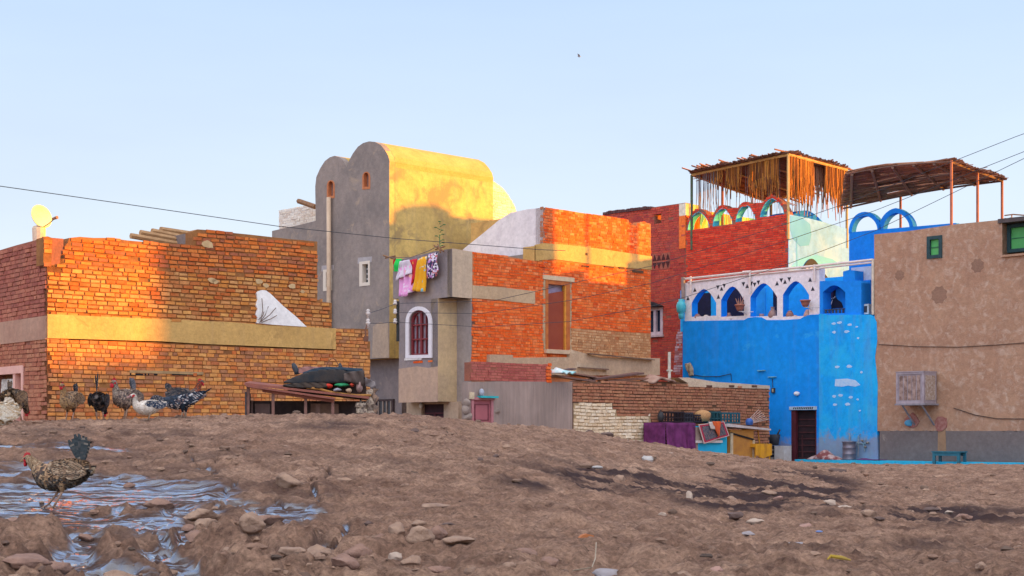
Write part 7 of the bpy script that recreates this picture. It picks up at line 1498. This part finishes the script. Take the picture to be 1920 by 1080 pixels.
    if wing:
        for sgn in (1, -1):
            m = M(); wx, wz, wl, wh, wy = wing['x'], wing['z'], wing['l'], wing['h'], wing['y']; n = int(170*dens)+60
            m.sphere((0, 0, 0), (1, 1, 1), seg=12, rings=8); m.v = [tuple(T(Vector((wx+v[0]*wl*.5*1, sgn*(wy+v[1]*.018), wz+v[2]*wh*.5-.12*wl*(-v[0])*wing.get('tilt', .6))))) for v in m.v]
            for _ in range(n):
                u = random.random()*2-1; v = random.random()*2-1
                if u*u+v*v > 1: continue
                L = fl*(1.1+.9*(u < -.1)); p = Vector((wx+u*wl*.5, sgn*(wy+.018*math.sqrt(max(0, 1-u*u-v*v))+.004), wz+v*wh*.5+.12*wl*u*wing.get('tilt', .6)))
                m.faces([T(p), T(p+Vector((-L*.5, sgn*.004, L*.3))), T(p+Vector((-L*1.2, sgn*.003, -.1*L))), T(p+Vector((-L*.5, sgn*.003, -L*.32)))], [(0, 1, 2, 3)], 0, random.random())
            for k in range(7):
                p = Vector((wx-wl*.1, sgn*(wy+.012+.002*k), wz-wh*.28+k*wh*.07-.05*wl)); e = Vector((wx-wl*(.72+.02*k), sgn*(wy-.005), wz-wh*.12+k*.006-.12*wl*.5*wing.get('tilt', .6))); s_ = Vector((0, 0, .011))
                m.faces([T(p-s_), T(e-s_*.6), T(e+s_*.6), T(p+s_)], [(0, 1, 2, 3)], 0, wing.get('prim', .5)+random.uniform(-.1, .1))
            m.build('wing', feathm('w'+name+label[:18], wing['cols']), t)
    hx, hz, hr, _ = spine[-3] if head != 'none' else (0, 0, 0, 0)
    if head in ('hen', 'cock', 'duck'):
        ex, ez = spine[-1][0], spine[-1][1]; dv = Vector((spine[-1][0]-spine[-3][0], 0, spine[-1][1]-spine[-3][1])).normalized(); fw = Vector((dv.x, 0, dv.z)); up = Vector((-fw.z, 0, fw.x))
        hc = Vector((spine[-3][0], 0, spine[-3][1])); k = 1 if head == 'hen' else 1.3
        if head != 'duck':
            m = M(); pr = []
            for i in range(9): u = i/8; pr.append((u, (.020+.013*(i % 2))*k*math.sin(math.pi*min(1, u+.12))**.5))
            for sgn in (1, -1):
                for (u0, h0), (u1, h1) in zip(pr, pr[1:]):
                    a0 = hc+fw*(-.022+.055*u0)*k+up*.018; a1 = hc+fw*(-.022+.055*u1)*k+up*.018
                    m.poly([T(a0+Vector((0, sgn*.004, 0))), T(a1+Vector((0, sgn*.004, 0))), T(a1+up*h1+Vector((0, sgn*.0015, 0))), T(a0+up*h0+Vector((0, sgn*.0015, 0)))][::sgn])
            m.build('comb', red, t)
            m = M()
            for sgn in (1, -1): m.sphere(T(hc+fw*.022-up*.028*k+Vector((0, sgn*.008, 0))), (.010*k*size, .006*size, .018*k*size), seg=8, rings=6); m.sphere(T(hc+fw*.010+Vector((0, sgn*.0195, -.004))), (.014*size, .005*size, .014*size), seg=8, rings=6)
            m.build('wattle', red, t, smooth=True)
            m = M(); m.tube([T(hc+fw*.028), T(hc+fw*.045-up*.003), T(hc+fw*.058-up*.010)], [.010*size, .006*size, .0015*size], 8); m.build('beak', beakm, t)
        else:
            m = M(); m.sphere(T(hc+fw*.012-up*.002), (.040*size, .026*size, .024*size), seg=12, rings=8); m.v = [tuple(Vector(v)+.006*size*mnoise.noise_vector(Vector(v)*60)) for v in m.v]; m.build('face', red, t, smooth=True)
            m = M(); a, b_ = hc+fw*.035, hc+fw*.098-up*.012; n = 6; vs = []
            m.tube([T(a), T(a.lerp(b_, .5)), T(b_)], [.015*size, .013*size, .010*size], 8); m.build('bill', mat('bill_pink', (.46, .25, .22), (.12, .1, .12), scale=40, bump=0), t, smooth=True)
        for sgn in (1, -1):
            m = M(); m.sphere(T(hc+fw*.012+up*.005+Vector((0, sgn*.0235, 0))), (.0055*size,)*3, seg=8, rings=6); m.build('eye', eyem, t, smooth=True)
    for (sy, hipx, kneex, kneez, footx, lift) in legs:
        m = M(); hip = Vector((hipx, sy, .20)); hock = Vector((kneex, sy, kneez)); ft = Vector((footx, sy, .012+lift))
        m.tube([T(hip), T(hip.lerp(hock, .45)), T(hock)], [.048*size, .034*size, .010*size], 10, mi=1)
        m.tube([T(hock), T(hock.lerp(ft, .5)), T(ft)], [.009*size, .0075*size, .008*size], 8)
        fd = -.55 if lift > .01 else 0
        for a, L in ((0, .055), (.5, .048), (-.5, .048), (math.pi, .022)):
            d = Vector((math.cos(a), math.sin(a), 0)); e = ft+d*L+Vector((0, 0, -.008 if not lift else fd*L)); m.tube([T(ft), T(ft.lerp(e, .5)+Vector((0, 0, .004))), T(e)], [.0065*size, .0055*size, .002*size], 6)
            if cat == 'duck' and abs(a) > .1 and abs(a) < 3: m.faces([T(ft), T(ft+Vector((.055, 0, -.006))), T(e)], [(0, 1, 2)], 0)
        m.build('leg', [legm if cat != 'duck' else mat('duck_leg', (.34, .24, .16), bump=0), feathm('l'+name+label[:18], body_cols)], t, smooth=True)
    return t
PI = math.pi
hen_sp = [(-.165, .285, .020, .020), (-.15, .28, .040, .045), (-.11, .262, .066, .072), (-.05, .245, .082, .088), (.02, .232, .088, .095), (.08, .235, .078, .088), (.115, .262, .058, .066), (.138, .300, .040, .043), (.152, .335, .029, .031), (.163, .365, .024, .026), (.178, .388, .0235, .026), (.196, .398, .018, .020), (.210, .396, .008, .010)]
# walking hen in front: head low and forward, tail fanned upright
fw_sp = [(-.180, .272, .018, .022), (-.160, .268, .040, .048), (-.12, .252, .066, .076), (-.055, .236, .084, .092), (.02, .222, .090, .098), (.085, .222, .080, .090), (.125, .248, .058, .066), (.155, .280, .041, .044), (.178, .303, .031, .033), (.196, .318, .026, .027), (.214, .328, .0245, .026), (.234, .326, .018, .019), (.247, .322, .008, .009)]
bird('hen', 'speckled brown and cream hen walking left over the wet mud, tail fanned upright', 'hen', 112, 944, .89, PI-.05, fw_sp,
     [(.40, .24, .13), (.28, .16, .09), (.10, .06, .045), (.48, .31, .18), (.08, .05, .04), (.34, .20, .11), (.06, .045, .035), (.22, .13, .08), (.42, .26, .14), (.05, .04, .035)],
     neck=[(.48, .33, .20), (.40, .26, .15), (.54, .40, .27), (.30, .19, .11)], belly=[(.10, .08, .07), (.22, .17, .13), (.05, .045, .045), (.30, .24, .19), (.08, .07, .06)],
     tail=dict(root=(-.150, .285), ang=R(97), spread=R(44), len=.215, n=13, w=.0135, side=.012, cols=[(.045, .055, .06), (.03, .04, .045), (.07, .07, .07), (.06, .065, .065), (.20, .17, .14), (.04, .05, .055), (.28, .23, .18)]),
     wing=dict(x=-.045, z=.262, l=.21, h=.105, y=.078, tilt=.5, prim=.86, cols=[(.34, .21, .13), (.46, .31, .20), (.10, .07, .05), (.24, .14, .085), (.07, .05, .04), (.50, .36, .24), (.38, .24, .14), (.06, .045, .035), (.30, .19, .11), (.54, .41, .28)]),
     legs=[(.035, -.02, -.03, .115, .03, 0), (-.035, -.02, .02, .115, .09, .014)], dens=2.6, fl=.027, group='poultry')
grey_h = [(.20, .14, .11), (.12, .085, .075), (.30, .21, .16), (.07, .055, .055), (.36, .26, .19), (.16, .11, .09)]
brown_h = [(.32, .19, .10), (.24, .14, .08), (.40, .26, .15), (.14, .09, .06), (.36, .22, .12), (.10, .07, .055)]
dk = [(.05, .05, .055), (.03, .035, .045), (.09, .08, .08), (.16, .13, .12), (.04, .04, .05), (.20, .13, .10)]
tl = lambda cols, ang=100, L=.16, sp=30, n=8, w=.018: dict(root=(-.150, .29), ang=R(ang), spread=R(sp), len=L, n=n, w=w, side=.015, cols=cols)
wg = lambda cols: dict(x=-.03, z=.262, l=.20, h=.11, y=.076, tilt=.5, cols=cols)
stand = [(.035, -.01, -.02, .11, .015, 0), (-.035, -.01, -.01, .11, .03, 0)]
bird('hen', 'ginger-faced brown hen facing the camera, second bird from the left on the crest', 'hen', 131, 793, 1.0, R(-100), hen_sp, brown_h, neck=[(.42, .24, .10), (.34, .18, .08), (.5, .3, .14)], belly=[(.5, .32, .14), (.42, .26, .12), (.46, .3, .16)], tail=tl(dk, 95, .14), wing=wg(brown_h), legs=stand)
bird('hen', 'dark hen seen from behind with its narrow black tail pointing straight up', 'hen', 188, 790, 1.0, R(92), [(-.17, .25, .02, .02)]+[(a, b-.035, c, d) for a, b, c, d in hen_sp[1:6]]+[(.12, .20, .05, .06), (.15, .17, .035, .04), (.17, .14, .028, .03), (.185, .11, .024, .026), (.2, .09, .022, .024), (.215, .075, .016, .018), (.225, .065, .008, .01)], dk, tail=tl(dk, 88, .22, 12, 8, .016), wing=dict(x=-.03, z=.22, l=.20, h=.12, y=.076, cols=dk), legs=[(.035, -.03, -.03, .09, .0, 0), (-.035, -.03, -.03, .09, .0, 0)])
bird('cockerel', 'tall grey-brown cockerel with a big red comb, standing in the middle of the flock', 'cockerel', 235, 793, 1.06, R(-115), hen_sp, grey_h, neck=[(.42, .34, .27), (.34, .27, .21), (.5, .42, .34), (.28, .2, .16)], tail=tl([(.14, .14, .16), (.08, .09, .11), (.2, .19, .2)], 108, .17, 20, 7, .02), wing=wg(grey_h), legs=[(.04, .01, .02, .12, .05, 0), (-.04, -.02, -.05, .11, -.02, 0)], head='cock')
bird('hen', 'speckled brown hen seen from behind before the pink door frame at far left', 'hen', 32, 795, .98, R(80), hen_sp[:6]+[(.12, .22, .05, .06), (.15, .19, .035, .04), (.17, .16, .028, .03), (.185, .13, .024, .026), (.2, .11, .022, .024), (.215, .095, .016, .018), (.225, .085, .008, .01)], [(.36, .24, .14), (.08, .06, .05), (.44, .30, .18), (.14, .1, .07), (.30, .19, .11), (.06, .05, .045)], belly=[(.3, .14, .06), (.5, .36, .2), (.04, .04, .05)], tail=tl([(.12, .09, .07), (.3, .2, .13), (.07, .055, .05)], 92, .13, 14, 8, .022), wing=wg(brown_h), legs=stand)
bird('hen', 'chestnut hen with red head raised, standing behind the black and white duck', 'hen', 345, 788, 1.0, R(8), hen_sp, [(.10, .07, .06), (.16, .10, .07), (.05, .045, .05)], neck=[(.36, .07, .03), (.26, .06, .03), (.40, .10, .04)], tail=tl(dk, 70, .10, 30), wing=wg(dk), legs=stand, head='hen', zoff=0)
# white and brown bird cut off at the left edge, nearer than the others
bird('hen', 'cream and ginger hen cut off by the left edge of the picture', 'hen', -14, 838, 1.1, R(200), hen_sp, [(.62, .50, .36), (.70, .62, .5), (.45, .28, .14), (.74, .68, .58), (.40, .24, .12), (.66, .56, .42)], tail=tl([(.6, .5, .4), (.4, .3, .2), (.7, .62, .5)], 130, .10, 40), wing=wg([(.62, .50, .36), (.5, .34, .2), (.7, .62, .5)]), legs=stand, group='poultry')
# ducks
duck_sp = [(-.26, .235, .012, .010), (-.20, .225, .045, .030), (-.13, .205, .078, .062), (-.05, .185, .098, .090), (.04, .172, .102, .098), (.12, .178, .085, .085), (.17, .205, .058, .060), (.19, .245, .038, .040), (.195, .285, .028, .030), (.200, .315, .026, .028), (.222, .330, .027, .028), (.250, .326, .020, .020), (.262, .322, .012, .012)]
bird('duck', 'white and dark muscovy duck with red face, low before the black duck', 'duck', 278, 794, .74, R(222), duck_sp, [(.62, .54, .46), (.54, .45, .38), (.70, .64, .56), (.66, .58, .50), (.5, .40, .32)], neck=[(.60, .52, .44), (.66, .6, .52), (.5, .42, .36)],
     tail=dict(root=(-.21, .225), ang=R(14), spread=R(50), len=.10, n=7, w=.016, flat=1, cols=[(.05, .06, .08), (.1, .1, .12)]), wing=dict(x=-.03, z=.215, l=.26, h=.10, y=.088, tilt=.2, cols=[(.03, .05, .09), (.05, .07, .11), (.6, .54, .48), (.02, .03, .06)]), legs=[(.045, .0, .0, .07, .02, 0), (-.045, -.03, -.04, .07, -.02, 0)], head='duck')
bow_sp = [(-.30, .345, .018, .012), (-.24, .315, .048, .030), (-.16, .27, .080, .062), (-.06, .232, .098, .088), (.04, .215, .100, .092), (.12, .215, .085, .080), (.18, .225, .060, .058), (.225, .240, .042, .042), (.262, .258, .032, .034), (.292, .268, .028, .030), (.320, .266, .029, .030), (.352, .252, .022, .022), (.366, .246, .012, .012)]
bird('duck', 'black muscovy duck with white wing flecks, bending forward with its tail raised', 'duck', 338, 791, .84, R(190), bow_sp, [(.015, .02, .035), (.02, .035, .06), (.01, .015, .025), (.025, .04, .07), (.02, .025, .045), (.015, .02, .035), (.03, .045, .07), (.01, .02, .03)], neck=[(.10, .09, .10), (.35, .30, .30), (.04, .05, .07)], belly=[(.5, .38, .34), (.03, .04, .06), (.6, .48, .42)],
     tail=dict(root=(-.22, .31), ang=R(28), spread=R(30), len=.20, n=9, w=.022, flat=1, cols=[(.01, .015, .03), (.02, .03, .05), (.015, .02, .04)]), wing=dict(x=-.07, z=.262, l=.30, h=.115, y=.090, tilt=-1.2, cols=[(.015, .025, .045), (.03, .05, .08), (.01, .015, .03), (.02, .03, .055), (.22, .15, .14), (.02, .03, .05), (.015, .02, .035), (.02, .03, .05), (.6, .58, .58)]), legs=[(.045, -.03, -.03, .09, -.01, 0), (-.045, -.06, -.07, .09, -.06, 0)], head='duck')
